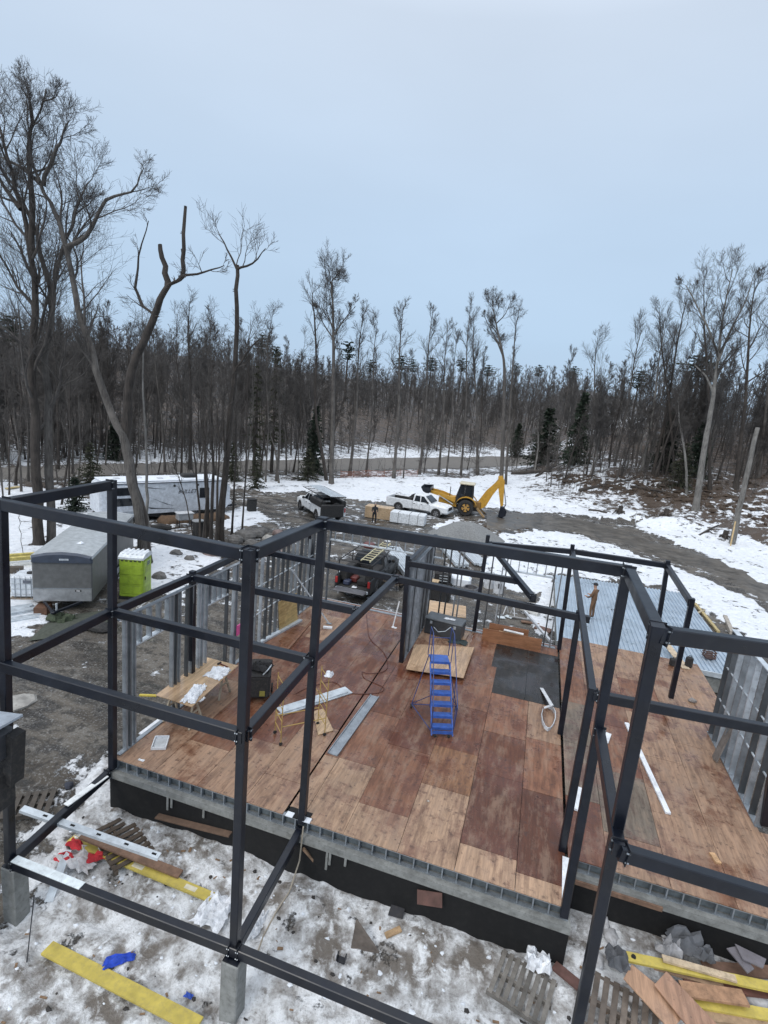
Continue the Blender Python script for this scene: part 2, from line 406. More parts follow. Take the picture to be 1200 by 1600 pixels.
lit = mixc(t, rng(t, n3, 0.3, 0.7, 0, 1), (0.028, 0.02, 0.015), (0.105, 0.075, 0.055))
base = mixc(t, attr(t, 'litter'), mud, lit)
sv = math_(t, 'ADD', attr(t, 'snow'), math_(t, 'MULTIPLY', math_(t, 'ADD', n1, -0.5), 1.7))
sv = math_(t, 'ADD', sv, math_(t, 'MULTIPLY', math_(t, 'ADD', n8, -0.5), 3.2))
smask = rng(t, sv, 0.44, 0.58, 0, 1)
clean = mixc(t, rng(t, n2, 0.3, 0.7, 0, 1), (0.66, 0.70, 0.75), (0.82, 0.84, 0.87))
clean = mixc(t, rng(t, n8, 0.56, 0.72, 0, .5), clean, (0.40, 0.39, 0.37))
def warped(scale, det, dist, rough):
    n = t.nodes.new('ShaderNodeTexNoise'); n.inputs['Scale'].default_value = scale; n.inputs['Detail'].default_value = det; n.inputs['Roughness'].default_value = rough; n.inputs['Distortion'].default_value = dist
    gg = t.nodes.new('ShaderNodeNewGeometry'); t.links.new(gg.outputs['Position'], n.inputs[0]); return n.outputs['Fac']
n5 = warped(0.9, 8, .25, .66); n6 = warped(3.1, 7, .3, .66)
dirtyc = mixc(t, rng(t, n5, 0.40, 0.60, 0, 1), (0.17, 0.15, 0.13), (0.66, 0.67, 0.68))
dirtyc = mixc(t, rng(t, n6, 0.48, 0.62, 0, 0.9), dirtyc, (0.82, 0.84, 0.86))
dirtyc = mixc(t, rng(t, n6, 0.46, 0.33, 0, 0.85), dirtyc, (0.14, 0.12, 0.10))
dirtyc = mixc(t, rng(t, n3, 0.56, 0.66, 0, 0.45), dirtyc, (0.09, 0.08, 0.07))
sc = mixc(t, attr(t, 'dirty'), clean, dirtyc)
col = mixc(t, smask, base, sc)
t.links.new(col, b.inputs['Base Color'])
wet = rng(t, n4, 0.44, 0.50, 0.12, 0.75)
rough = t.nodes.new('ShaderNodeMix'); t.links.new(smask, rough.inputs['Factor']); t.links.new(wet, rough.inputs['A']); t.links.new(rng(t, n6, .4, .6, .75, .35), rough.inputs['B'])
t.links.new(rough.outputs['Result'], b.inputs['Roughness'])
hb = math_(t, 'ADD', math_(t, 'MULTIPLY', n3, 0.35), math_(t, 'ADD', math_(t, 'MULTIPLY', n8, 1.2), math_(t, 'MULTIPLY', smask, 0.7)))
hb = math_(t, 'ADD', hb, math_(t, 'MULTIPLY', n6, math_(t, 'MULTIPLY', smask, 1.2)))
bump(t, b, hb, 0.8, 0.09)
me.materials.append(m); g = bpy.data.objects.new('ground', me); COL.objects.link(g); tag(g, kind='structure')
# ------------------------------------------------------------------ public road (pixel edges laid on the ground)
def ribbon(name, upper, lower, mat, lift=0.03, n=40, wig=0.0):
    U = np.array(upper, float); L = np.array(lower, float); vs = []; fs = []
    for i in range(n+1):
        k = i/n
        for E in (L, U):
            u = E[0, 0]+(E[-1, 0]-E[0, 0])*k; v = np.interp(u, E[:, 0], E[:, 1])
            p = ground(u, v+wig*2.2*(fbm(np.array(u/9.), np.array(3.+(E is U)), 7, 2)-.5)*2)
            vs.append(p)
    # even cross strips so that it follows the ground
    mb = MB(); W = 6; rows = []
    for i in range(n+1):
        a, c = vs[2*i], vs[2*i+1]; row = []
        for j in range(W+1):
            p = a+(c-a)*j/W; row.append((p[0], p[1], gz(p[0], p[1])+(lift if 0 < j < W else -.12)))
        rows.append(row)
    V = [p for r in rows for p in r]; F = []
    for i in range(n):
        for j in range(W): q = i*(W+1)+j; F.append((q, q+1, q+W+2, q+W+1))
    mb.add(V, F); return tag(mb.build(name, mat, smooth=True), kind='structure')
M['road'] = simple('worn_wet_road', (0.13, 0.12, 0.108), 0.75, 0, 0.2, 0.8, (0.20, 0.19, 0.175), 0.5)
ribbon('road', [(-260, 738), (0, 729), (130, 724), (300, 722), (400, 718), (530, 715), (700, 712), (850, 710)],
       [(-260, 768), (0, 752), (130, 744), (300, 740), (400, 737), (530, 736), (700, 733), (850, 728)], M['road'], 0.12, 60, .3)
M['drive'] = simple('rutted_mud_track', (0.075, 0.066, 0.055), 0.4, 0, 0.55, 0.9, (0.17, 0.16, 0.145), 0.7, bmp=0.8, bscale=3)
ribbon('driveway', [(760, 800), (820, 799), (900, 808), (960, 822), (1040, 848), (1120, 872), (1200, 902), (1330, 960)],
       [(760, 830), (820, 828), (900, 834), (960, 848), (1040, 875), (1120, 902), (1200, 945), (1330, 1030)], M['drive'], 0.07, 90, 1.0)

# ================================================================== STEEL FRAME
xB, xD, xE, xP, xQ, fa = 5.06, 5.09, 7.28, 10.68, 14.25, 2.68
Y1, Y2, yD, Y3, Y4, yQ = 2.95, 6.04, 8.13, 1.45, 12.32, 9.45
h1, h2, hl = 3.81, 6.84, -0.45
frame = thing('steel_skeleton', 'black painted steel frame of posts and beams standing over the plywood floor', 'steel frame', (0, 0, 0))
S = 0.155
M['plate'] = simple('scuffed_plate_steel', (0.008, 0.011, 0.017), .5, 0, .4, 9, (.06, .045, .038), .4)
def post(top, ttop, bot, gbot, sec=S, ext=0.0):
    a, c = near(*top, ttop), near(*bot, gbot); c = c+(c-a)/np.linalg.norm(c-a)*ext
    MB().bar(a, c, sec, sec, up=(0, 1, 0), ch=0.012).build('post', M['steel'], frame)
    return a, c
def beam(p, q, wd=0.15, ht=0.2, e0=0.0, e1=0.0):
    p, q = np.array(p, float), np.array(q, float); d = (q-p)/np.linalg.norm(q-p)
    MB().bar(p-d*e0, q+d*e1, wd, ht, ch=0.012).build('beam', M['steel'], frame)
    if e0 == 0: MB().bar(p+d*.082, p+d*.096, wd+.05, ht+.05).build('end_plate', M['plate'], frame)
    if e1 == 0: MB().bar(q-d*.096, q-d*.082, wd+.05, ht+.05).build('end_plate', M['plate'], frame)
    for r_, e_ in ((p+d*.082, e0), (q-d*.096, e1)):
        if e_ == 0 and np.linalg.norm(r_-CAM) < 17:
            s_ = np.cross(d, [0, 0, 1.]); s_ /= np.linalg.norm(s_)
            for a_ in (-1, 1):
                for z_ in (-1, 1): c_ = r_+s_*a_*(wd/2+.012)+np.array([0, 0, z_*(ht/2-.03)]); MB().cyl(c_-d*.02, c_+d*.03, .013, 6).build('bolt', M['galv'], frame)
Lt = near(3, 788, (0, -fa, h2)); At = near(390, 867, (xB, -fa, h2)); Ct = near(176, 757, (0, 0, h2)); Bt = near(504, 818, (xB, 0, h2))
Pt = near(982, 893, (xP, 0, h2)); Rt = near(1028, 990, (xP, -fa, h2))
post((2, 780), (0, -fa, h2+.1), (16, 1345), (0, -fa, hl-.1)); post((390, 858), (xB, -fa, h2+.1), (367, 1484), (xB, -fa, hl-.1))
post((175, 750), (0, 0, h2+.1), (176, 1200), (0, 0, -.15)); post((505, 808), (xB, 0, h2+.1), (472, 1284), (xB, 0, -.1))
post((981, 884), (xP, 0, h2+.1), (881, 1430), (xP, 0, -.1)); post((1028, 976), (xP, -fa, h2+.1), (901, 1606), (xP, -fa, -.8), ext=0.6)
post((926, 1074), (xP, Y3, h1+.1), (878, 1328), (xP, Y3, 0)); post((905, 955), (xP, Y2, h1+.1), (875, 1147), (xP, Y2, 0))
p5 = post((895, 851), (xP, Y4, h1+.4), (873, 1018), (xP, Y4, 0)); post((301, 892), (0, Y1, h1+.1), (299, 1090), (0, Y1, 0))
post((638, 868), (xD, yD, h1+.1), (627, 1034), (xD, yD, 0)); post((763, 836), (xE, Y4, h1+.3), (740, 991), (xE, Y4, 0))
post((1082, 935), (xQ, yQ, h1+.2), (1048, 1090), (xQ, yQ, 0)); post((1044, 876), (xQ, Y4, h1+.3), (1017, 1043), (xQ, Y4, 0))
post((485, 829), (0, 10.95, 3.55), (483, 935), (0, 12.0, 0)); post((1222, 1120), (15.25, 4.0, 3.4), (1193, 1288), (15.3, 4.0, 0))
# roof level
beam(Lt, At, e0=.3); beam(Lt, Ct); beam(At, Bt); beam(Bt, Pt); beam(Pt, Rt); beam(Rt, near(1200, 1014, (14.2, -fa, h2)), e1=3.0)
# storey level
A1 = near(381, 1150, (xB, -fa, h1)); L1 = near(5, 1040, (0, -fa, h1)); C1 = near(175, 956, (0, 0, h1)); B1 = near(485, 1032, (xB, 0, h1))
Y1L = near(299, 902, (0, Y1, h1)); Y1B = near(559, 955, (xB, Y1, h1)); Y2B = near(618, 904, (xB, Y2, h1)); Y2P = near(912, 966, (xP, Y2, h1))
beam(L1, A1, e0=.3); beam(L1, C1); beam(C1, B1); beam(A1, B1); beam(B1, Y2B, .17); beam(C1, Y1L); beam(Y1L, near(363, 872, (0, 5.6, h1)), e1=5.5)
beam(Y1L, Y1B); Y2L = np.array([0.1, Y2B[1], h1]); beam(near(413, 862, Y2L), Y2B, e0=0.6); beam(Y2B, Y2P, e1=0.16)
R1h = near(967, 1330, (xP, -fa, h1)); P2h = near(936, 1140, (xP, 0, h1)); P3h = near(926, 1086, (xP, Y3, h1))
beam(P2h, R1h); beam(R1h, near(1200, 1402, (13.8, -fa, h1)), e1=3.2)
beam(P3h, near(1200, 1140, (14.6, Y3, h1)), e1=2.2); beam(P3h, near(895, 862, (xP, Y4, h1+.3)), .15, .17)
p5t = near(896, 862, (xP, Y4, h1+.3)); qr = near(1042, 884, (xQ, Y4, h1+.25)); qf = near(1081, 944, (xQ, yQ, h1+.15))
beam(p5t, qr); beam(qr, qf)
Dt = near(638, 880, (xD, yD, h1)); dg0 = near(764, 850, (xE, Y4, h1+.25)); dg1 = near(834, 936, (8.9, Y2+.05, h1+.05))
beam(Dt, near(677, 842, (xD+.05, 11.6, h1)), e1=.4); beam(dg0, dg1); beam(Dt, near(809, 908, (8.55, yD, h1)))
beam(dg0, p5t)
# foundation level, carried on piers
A0 = near(367, 1484, (xB, -fa, hl)); L0 = near(17, 1347, (0, -fa, hl)); R0 = np.array([xP-.1, -fa, hl-.05])
beam(L0, A0); beam(A0, near(660, 1608, (8.2, -fa, hl)), e1=2.6); beam(L0, near(172, 1206, (0, -.12, hl))); beam(A0, near(470, 1296, (xB, -.12, hl-.05)))
for k, (x, lab) in enumerate(((L0[0], 'concrete pier under the leftmost steel post at the frame edge'), (A0[0], 'concrete pier under the tall steel post at lower left centre'), (R0[0], 'concrete pier under the leaning steel post at lower right'))):
    zb = gz(x, -fa)-0.3; mb = MB(); mb.rbox((x, -fa, (zb+hl-.15)/2), (.34, .34, hl-.15-zb), .02)
    pr_ = thing('concrete_pier', lab, 'pier', (x, -fa, zb), 0, 'concrete piers in front of the floor')
    mb.build('pillar', M['concrete'], pr_)
    MB().box((x, -fa, hl-.137), (.3, .3, .02)).build('base_plate', M['steel'], pr_)

# ================================================================== FOUNDATION AND FLOOR
W0 = 10.72; W1 = 15.3; YR = 12.55
def foundation(lab, x0, x1, y, ret=None):
    f = thing('foundation_wall', lab, 'foundation wall', (x0, y, -1.5), 0, 'foundation walls under the floor')
    MB().box(((x0+x1)/2, y+.03, -.385), (x1-x0, .34, .17)).build('sill', M['concrete'], f)
    MB().box(((x0+x1)/2, y+.06, -1.2), (x1-x0-.01, .30, 1.46)).build('damp_proofing', M['membrane'], f)
    return f
f1 = foundation('long black coated concrete wall under the front floor edge, beside dirty snow', -.08, W0+.12, 0.0)
MB().box((W0+.01, .95, -.385), (.22, 1.48, .17)).build('sill', M['concrete'], f1)
MB().box((W0+.0, .95, -1.2), (.2, 1.48, 1.46)).build('damp_proofing', M['membrane'], f1)
MB().box((-.02, 6.3, -.385), (.3, 12.2, .17)).build('sill', M['concrete'], f1)
MB().box((0.01, 6.3, -1.2), (.26, 12.2, 1.46)).build('damp_proofing', M['membrane'], f1)
# icy drips down the coating
for (u, v, ln) in ((262, 1262, .35), (268, 1268, .25), (510, 1350, .45), (540, 1345, .2), (515, 1347, .3), (318, 1280, .22)):
    p = at_y(u, v, -.125); MB().bar((p[0], -.125, -.47), (p[0], -.13, -.47-ln), .05, .03).build('mortar_drip', M['concrete'], f1)
f2 = foundation('black coated wall below the recessed right floor edge with a wooden sill', W0+.14, W1+3, 1.30)
MB().box((11.6, 1.17, -.42), (2.2, .1, .1)).build('timber_sill', M['wood'], f2, color=(.20, .12, .08))
deck = thing('floor_deck', 'raised plywood subfloor of red and tan wet sheets on steel joists', 'floor deck', (0, 0, 0))
def rim(x0, x1, y):
    MB().box(((x0+x1)/2, y+.03, -.29), (x1-x0, .09, .02)).build('rim_track', M['galv'], deck)
    MB().box(((x0+x1)/2, y+.03, -.029), (x1-x0, .09, .018)).build('rim_track', M['galv'], deck)
    MB().box(((x0+x1)/2, y+.115, -.16), (x1-x0, .02, .24)).build('rim_shade_panel', M['steelback'], deck)
    first = None; x = x0+.1
    while x < x1-.02:
        if first is None: first = MB().box((x, y+.05, -.16), (.028, .085, .238)).build('joist', M['galv'], deck); fx = x
        else:
            o = first.copy(); COL.objects.link(o); o.parent = deck; o.location.x += x-fx
        x += .305
M['steelback'] = simple('galvanised_painted_shade', (0.12, 0.14, 0.15), 0.5, 0.3, 0.4, 4, (0.05, .05, .05), .6)  # darkened galvanised tone, recess shade between the joist ends painted into the colour
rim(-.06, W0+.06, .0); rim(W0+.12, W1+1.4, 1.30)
TONE = {'p': (.37, .24, .155), 't': (.305, .19, .122), 'r': (.135, .050, .026), 'd': (.098, .035, .019), 'm': (.19, .086, .048), 'o': (.25, .125, .062), 'k': (.016, .016, .016), 'g': (.15, .12, .09)}
def sheet(x0, x1, y0, y1, tone, z=0.0, mat='ply'):
    mat = 'plydark' if tone == 'k' else mat; c = TONE[tone]; k = rnd.uniform(.88, 1.12); z += rnd.uniform(-.002, .003)
    MB().box(((x0+x1)/2, (y0+y1)/2, z-.009), (x1-x0-rnd.uniform(.006, .014), y1-y0-rnd.uniform(.006, .012), .02)).build('plywood_sheet', M[mat], deck, color=tuple(q*k for q in c))
def column(x0, x1, cuts, tones, **k):
    for a, b2, tn in zip(cuts[:-1], cuts[1:], tones): sheet(x0, x1, a, b2, tn, **k)
column(-.06, 1.16, [-.02, 2.0, 4.4, 6.8, 9.2, YR], 'ttmmt'); column(1.16, 2.38, [-.02, 1.35, 3.6, 6.0, 8.4, 10.8, YR], 'tmmrtm')
column(2.38, 3.6, [-.02, 2.1, 4.5, 6.9, 9.3, YR], 'trrrm'); column(3.6, 4.62, [-.02, 1.0, 3.4, 5.8, 8.2, 10.6, YR], 'ttrrdm')
column(4.66, 5.06, [.25, 2.25, 5.5, 8.0], 'pmr'); column(5.06, 6.07, [-.02, 2.3, 4.7, 7.1, 9.5, YR], 'pmrrt')
column(4.66, 5.06, [8.0, YR], 'm')
column(6.07, 7.29, [-.02, 1.0, 3.4, 5.8, 8.2, 10.6, YR], 'pmrmtt'); column(7.29, 8.51, [-.02, 2.25, 3.9, 6.2, 8.0, 10.4, YR], 'pormmm')
column(8.51, 9.73, [-.02, .75, 3.3, 5.2, 7.5], 'pdrm'); column(9.73, W0, [-.02, .45, 3.1, 5.4, 7.5], 'pdmt')
column(8.3, 9.6, [7.5, 9.4, 11.5], 'kk', z=.001); column(9.6, W0, [7.5, 9.6, 11.5], 'kk', z=.001); column(8.51, W0, [11.5, YR], 'm')
# right wing, sheets laid lengthwise away from the camera
column(W0+.06, 11.6, [1.28, 3.3, 5.7, 8.1, 10.5, 13.6], 'rggmm'); column(11.6, 12.82, [1.28, 2.4, 4.8, 7.2, 9.6, 13.6], 'tgmmt')
column(12.82, 14.04, [1.28, 3.6, 6.0, 8.4, 10.8, 13.6], 'tttmt'); column(14.04, 15.26, [1.28, 2.3, 4.7, 7.1, 9.5, 13.6], 'ttttt')
column(15.26, 16.7, [1.28, 3.9], 't')
column(15.26, 16.2, [8.3, 11, 13.6], 'tt')
MB().box((5.2, YR+.04, -.04), (10.6, .06, .06)).build('edge_angle', M['galv_bright'], deck)
# sleeve cut-out round the middle front post
p = at(470, 1268, 0); MB().box((4.96, .12, -.005), (.55, .28, .016)).build('post_pocket', M['membrane'], deck)
for sx in (-.2, .22): MB().box((4.98+sx, .02, .012), (.17, .14, .02)).build('shim_plate', M['snow'], deck)

# ================================================================== STUD WALLS
def c_stud(h, wdt=.045, dep=.152):
    mb = MB(); t_ = .004
    mb.box((0, 0, h/2), (t_, dep, h)); mb.box((wdt/2, dep/2-t_/2, h/2), (wdt, t_, h)); mb.box((wdt/2, -dep/2+t_/2, h/2), (wdt, t_, h)); return mb
def stud_wall(label, p0, p1, h, ds, group='stud walls on the floor', bridging=(), tracks=True, trackmat='galv', dep=.152, z=0.0, clip=False):
    p0, p1 = Vector(p0), Vector(p1); L = (p1-p0).length; rz = math.atan2(p1.y-p0.y, p1.x-p0.x)
    wl = thing('stud_wall', label, 'stud wall', (p0.x, p0.y, z), rz, group)
    if tracks:
        for zz in (0.015, h-.015): MB().box((L/2, 0, zz), (L, dep+.008, .03)).build('track', M['galv'] if zz < 1 else M[trackmat], wl, local=True)
    first = None
    for d in ds:
        if first is None: first = c_stud(h-.06, dep=dep).build('stud', M['studmetal'], wl, local=True, color=(.3, .33, .36)); first.location = (d, 0, .03)
        else: o = first.copy(); COL.objects.link(o); o.parent = wl; o.location = (d, 0, .03); kk = rnd.choice((.09, .16, .28, .40, .5)); o.color = (kk*.92, kk, kk*1.08, 1)
    for (zz, a, b2) in bridging: MB().box(((a+b2)/2, 0, zz), (b2-a, .04, .03)).build('bridging', M['galv_bright'], wl, local=True)
    return wl, L
# left wall along x = 0 (openings between the near studs)
near_s = [.22, .36, .52, 1.95, 2.1, 2.25, 2.6, 2.8, 3.15, 3.3, 3.5, 4.6, 5.0, 5.15]
far_s = [5.6+i*.406 for i in range(17)]  # sixteen inch spacing
wl, L = stud_wall('galvanised stud wall along the left floor edge with two wide openings', (0, .1, 0), (0, 12.3, 0), 3.62, near_s+far_s, bridging=((1.3, 5.6, 12), (2.35, 5.6, 12)), dep=.115)
for a, b2 in ((.56, 1.95), (3.5, 4.6)):
    MB().box(((a+b2)/2, 0, 2.75), (b2-a, .15, .04)).build('header', M['galv_bright'], wl, local=True)
    for i in range(4): MB().box((a+(b2-a)*(i+.5)/4, 0, 3.17), (.045, .15, .8)).build('cripple_stud', M['galv'], wl, local=True)
MB().bar((1.9, .12, .02), (.2, .02, 2.5), .06).build('brace', M['galv_bright'], wl)if False else None
br = thing('wall_brace', 'long diagonal steel brace propping the left stud wall', 'brace', (1.0, 10.2, 0))
a = near(497, 968, (1.6, 9.9, 0)); MB().bar((1.55, 9.95, .02), (.12, 9.1, 2.35), .07, .05).build('channel', M['galv_bright'], br)
MB().box((1.55, 9.95, .02), (.2, .12, .03)).build('foot_plate', M['galv'], br)
# inner wall along x = 5.1
stud_wall('dense galvanised partition wall standing behind the short middle post', (xD+.06, yD+.15, 0), (xD+.06, 12.3, 0), 3.62, [.08+i*.30 for i in range(14)],
          bridging=((1.3, .1, 4), (2.6, .1, 4)))
# rear wall with headers over the openings
rw, L = stud_wall('open rear stud wall with cripple header above the work truck', (0.1, YR-.3, 0), (6.0, YR-.3, 0), 3.66, [.05, .3, 5.55, 5.8], bridging=())
MB().box((2.9, 0, 2.95), (5.2, .15, .05)).build('header', M['galv_bright'], rw, local=True)
fc = None
for i in range(13):
    mb = MB().box((.55+i*.406, 0, 3.3), (.03, .1, .66)); mb.build('cripple_stud', M['galv'], rw, local=True)
rw2, L = stud_wall('open rear stud wall with a doorway behind the blue rolling stairs', (6.02, YR-.3, 0), (10.6, YR-.3, 0), 3.66, [.25, .42, 1.62, 2.05, 2.2, 4.1, 4.35])
MB().box((3.15, 0, 2.95), (2.1, .15, .05)).build('header', M['galv_bright'], rw2, local=True)
for i in range(6): MB().box((2.35+i*.35, 0, 3.3), (.03, .1, .66)).build('cripple_stud', M['galv'], rw2, local=True)
# right wall
stud_wall('dense stud wall along the right floor edge with punched bridging holes', (15.27, 4.05, 0), (15.27, 8.2, 0), 3.5, [.02+i*.40 for i in range(11)], trackmat='galv_bright',
          bridging=((1.25, 0, 4.1), (2.3, 0, 4.1)), dep=.14)
# ================================================================== THINGS ON THE FLOOR AND ROUND THE FRAME
def plank(name, label, cat, p0, p1, wd, th, mat='wood', color=None, group=None, up=(0, 0, 1)):
    return single(name, label, cat, MB().bar(p0, p1, wd, th, up=up), M[mat], group, color=color)
def crumple(name, label, cat, c, sx, sy, h, seed, color, mat='cloth', group=None, n=9, rz=0.0, ground_fn=None):
    r_ = random.Random(seed); vs = []; fs = []
    for i in range(n+1):
        for j in range(n+1):
            a, b2 = (i/n-.5)*2, (j/n-.5)*2; k = 1-.25*r_.random()*(abs(a) > .95 or abs(b2) > .95)
            x, y = a*sx/2*k+(r_.random()-.5)*sx/n*.7, b2*sy/2*k+(r_.random()-.5)*sy/n*.7
            X = c[0]+x*math.cos(rz)-y*math.sin(rz); Y = c[1]+x*math.sin(rz)+y*math.cos(rz)
            z0 = c[2] if ground_fn is None else max(c[2], ground_fn(X, Y))
            e_ = max(abs(a), abs(b2)); vs.append((X, Y, z0+.004+(h*r_.random() if e_ < .98 else h*.15*r_.random())))
    for i in range(n):
        for j in range(n): q = i*(n+1)+j; fs.append((q, q+n+1, q+n+2, q+1))
    mb = MB(); mb.add(vs, fs)
    # thickness
    b = len(mb.v); m_ = (n+1)*(n+1)
    mb.v += [(p[0], p[1], p[2]-.006) for p in mb.v[:m_]]; mb.f += [tuple(q+b for q in reversed(f)) for f in fs]
    return single(name, label, cat, mb, M[mat], group, color=color)
WHITE = (.72, .74, .77); YEL = (.56, .44, .07); TAN = (.34, .22, .13); BROWN = (.15, .075, .045); BLK = (.012, .012, .013)
# ---- rolling stairs
st = thing('rolling_stairs', 'blue steel rolling stair ladder with seven treads on the plywood floor', 'rolling stairs', (7.38, 4.4, 0), R(21))
M['blue'] = simple('blue_enamel', (0.04, 0.115, 0.42), 0.45, 0.1, 0.25, 7, (0.10, .11, .16), .6)
M['bluerail'] = simple('dark_blue_tube', (0.035, 0.06, 0.19), 0.45, 0.2, 0.2, 6)
NS = 7; rise = .235; run = .205; hw = .29
for i in range(NS):
    z = .25+i*rise; y = .08+i*run; dpt = .21 if i < NS-1 else .46
    mb = MB(); mb.box((0, y+dpt/2-.1, z), (hw*2, dpt, .028)); mb.box((0, y-.1, z-.03), (hw*2, .015, .06))
    mb.build('tread', M['blue'], st, local=True)
zt = .25+(NS-1)*rise; yt = .08+(NS-1)*run
for s in (-1, 1):
    MB().bar((s*(hw+.015), -.1, .05), (s*(hw+.015), yt-.05, zt-.03), .03, .07).build('stringer', M['blue'], st, local=True)
    MB().tube([(s*(hw+.03), -.06, .25), (s*(hw+.06), -.08, .95), (s*(hw+.05), .3, 1.45), (s*(hw+.03), yt-.1, zt+.95), (s*(hw+.03), yt+.32, zt+.95), (s*(hw+.03), yt+.34, zt)], .014, 6).build('handrail', M['bluerail'], st, local=True)
    MB().tube([(s*(hw+.05), .42, .62), (s*(hw+.05), .42, 1.5)], .012, 6).build('rail_post', M['bluerail'], st, local=True)
    MB().tube([(s*(hw+.03), yt-.1, zt), (s*(hw+.03), yt-.1, zt+.95)], .013, 6).build('rail_post', M['bluerail'], st, local=True)
    MB().tube([(s*(hw), yt+.33, zt), (s*(hw+.42), yt+.05, .12)], .014, 6).build('rear_leg', M['bluerail'], st, local=True)
    MB().tube([(s*(hw+.42), yt+.05, .12), (s*(hw), -.05, .12)], .014, 6).build('base_rail', M['bluerail'], st, local=True)
    MB().tube([(s*(hw+.42), yt+.05, .14), (s*hw, .6, .9)], .012, 6).build('side_brace', M['bluerail'], st, local=True)
    MB().cyl((s*(hw+.4), yt+.05, .065), (s*(hw+.45), yt+.05, .065), .062, 12).build('caster', M['rubber'], st, local=True)
    MB().box((s*.2, -.08, .03), (.06, .08, .06)).build('rubber_foot', M['rubber'], st, local=True)
MB().tube([(-hw-.42, yt+.05, .12), (hw+.42, yt+.05, .12)], .014, 6).build('base_rail', M['bluerail'], st, local=True)
MB().tube([(-hw-.03, yt+.33, zt+.6), (hw+.03, yt+.33, zt+.6)], .013, 6).build('back_rail', M['bluerail'], st, local=True)
MB().tube([(-.25, yt+.3, zt+.95), (-.1, yt+.3, zt+.8), (.12, yt+.3, zt+.83), (.28, yt+.3, zt+.98)], .01, 5).build('gate_chain', M['galv_bright'], st, local=True)
MB().box((0, -.12, .17), (hw*2, .012, .1)).build('step_plate', M['blue'], st, local=True)
# ---- work table in front of the left wall
def sawhorse(label, c, rz, h, wid, mat, color, group):
    s_ = thing('sawhorse', label, 'sawhorse', (c[0], c[1], c[2]), rz, group)
    MB().box((0, 0, h-.04), (wid, .09, .08)).build('crossbar', M[mat], s_, local=True, color=color)
    for sx in (-1, 1):
        for sy in (-1, 1): MB().bar((sx*(wid/2-.12), sy*.03, h-.05), (sx*(wid/2-.05), sy*.28, 0), .05, .05).build('leg', M[mat], s_, local=True, color=color)
        MB().bar((sx*(wid/2-.08), -.17, .4), (sx*(wid/2-.08), .17, .4), .03, .05).build('spreader', M[mat], s_, local=True, color=color)
    return s_
sawhorse('pale sawhorse under the near end of the littered plywood table', (.5, 1.95, .01), R(-2), .83, .95, 'wood', (.42, .36, .27), 'sawhorses under the littered table')
sawhorse('pale sawhorse under the far end of the littered plywood table', (.4, 3.5, .01), R(-2), .83, .95, 'wood', (.42, .36, .27), 'sawhorses under the littered table')
tb = MB(); tb.prism([(1.11, 1.49, .84), (.98, 3.93, .84), (-.18, 3.94, .84), (-.09, 1.55, .84)], (0, 0, .019))
single('table_board', 'tan plywood sheet laid as a table top near the left stud wall', 'table top', tb, M['plynew'], color=(.47, .33, .20))
crumple('plastic_sheet', 'crumpled white plastic wrap at the far end of the plywood table', 'plastic sheet', (.72, 3.25, .862), .62, .75, .10, 3, WHITE)
crumple('plastic_sheet', 'crumpled white plastic wrap along the near edge of the plywood table', 'plastic sheet', (.78, 2.05, .862), .42, 1.05, .09, 4, WHITE, rz=.25)
crumple('plastic_strip', 'white plastic strip hanging over the edge of the plywood table', 'plastic strip', (1.06, 1.95, .80), .16, .25, .05, 5, WHITE)
hm = thing('hammer', 'small dark hammer lying on the far end of the plywood table', 'hammer', (.45, 3.75, .86), R(-12))
MB().bar((0, 0, .015), (.34, 0, .015), .03).build('handle', M['wood'], hm, local=True, color=(.12, .03, .02)); MB().box((-.02, 0, .02), (.05, .13, .045)).build('head', M['rubber'], hm, local=True)
# ---- black tool cart with lid beside the tall post
tc_ = thing('tool_cart', 'black wheeled tool cart piled with straps behind the tall steel post', 'tool cart', (1.75, 3.95, 0), R(25))
mb = MB(); mb.rbox((0, 0, .5), (.62, .75, .7), .05); mb.build('bin', M['rubber'], tc_, local=True)
MB().rbox((0, .02, .92), (.66, .8, .16), .05, Matrix.Rotation(.22, 3, 'X')).build('lid', M['rubber'], tc_, local=True)
for s in (-1, 1):
    MB().cyl((s*.33, .3, .14), (s*.38, .3, .14), .14, 14).build('wheel', M['rubber'], tc_, local=True); MB().cyl((s*.33, -.3, .14), (s*.38, -.3, .14), .14, 14).build('wheel', M['rubber'], tc_, local=True)
MB().tube([(.1, -.4, .95), (.22, -.42, 1.1), (.3, -.2, 1.12), (.33, .1, 1.05)], .018, 6).build('handle', M['galv_bright'], tc_, local=True)
MB().box((.1, -.386, .32), (.16, .03, .16)).build('badge_plate', M['paint'], tc_, local=True, color=(.25, .22, .05))
crumple('work_jacket', 'black work jacket thrown over the tool cart by the tall post', 'jacket', (1.83, 3.9, 1.01), .6, .6, .16, 9, (.012, .012, .014))
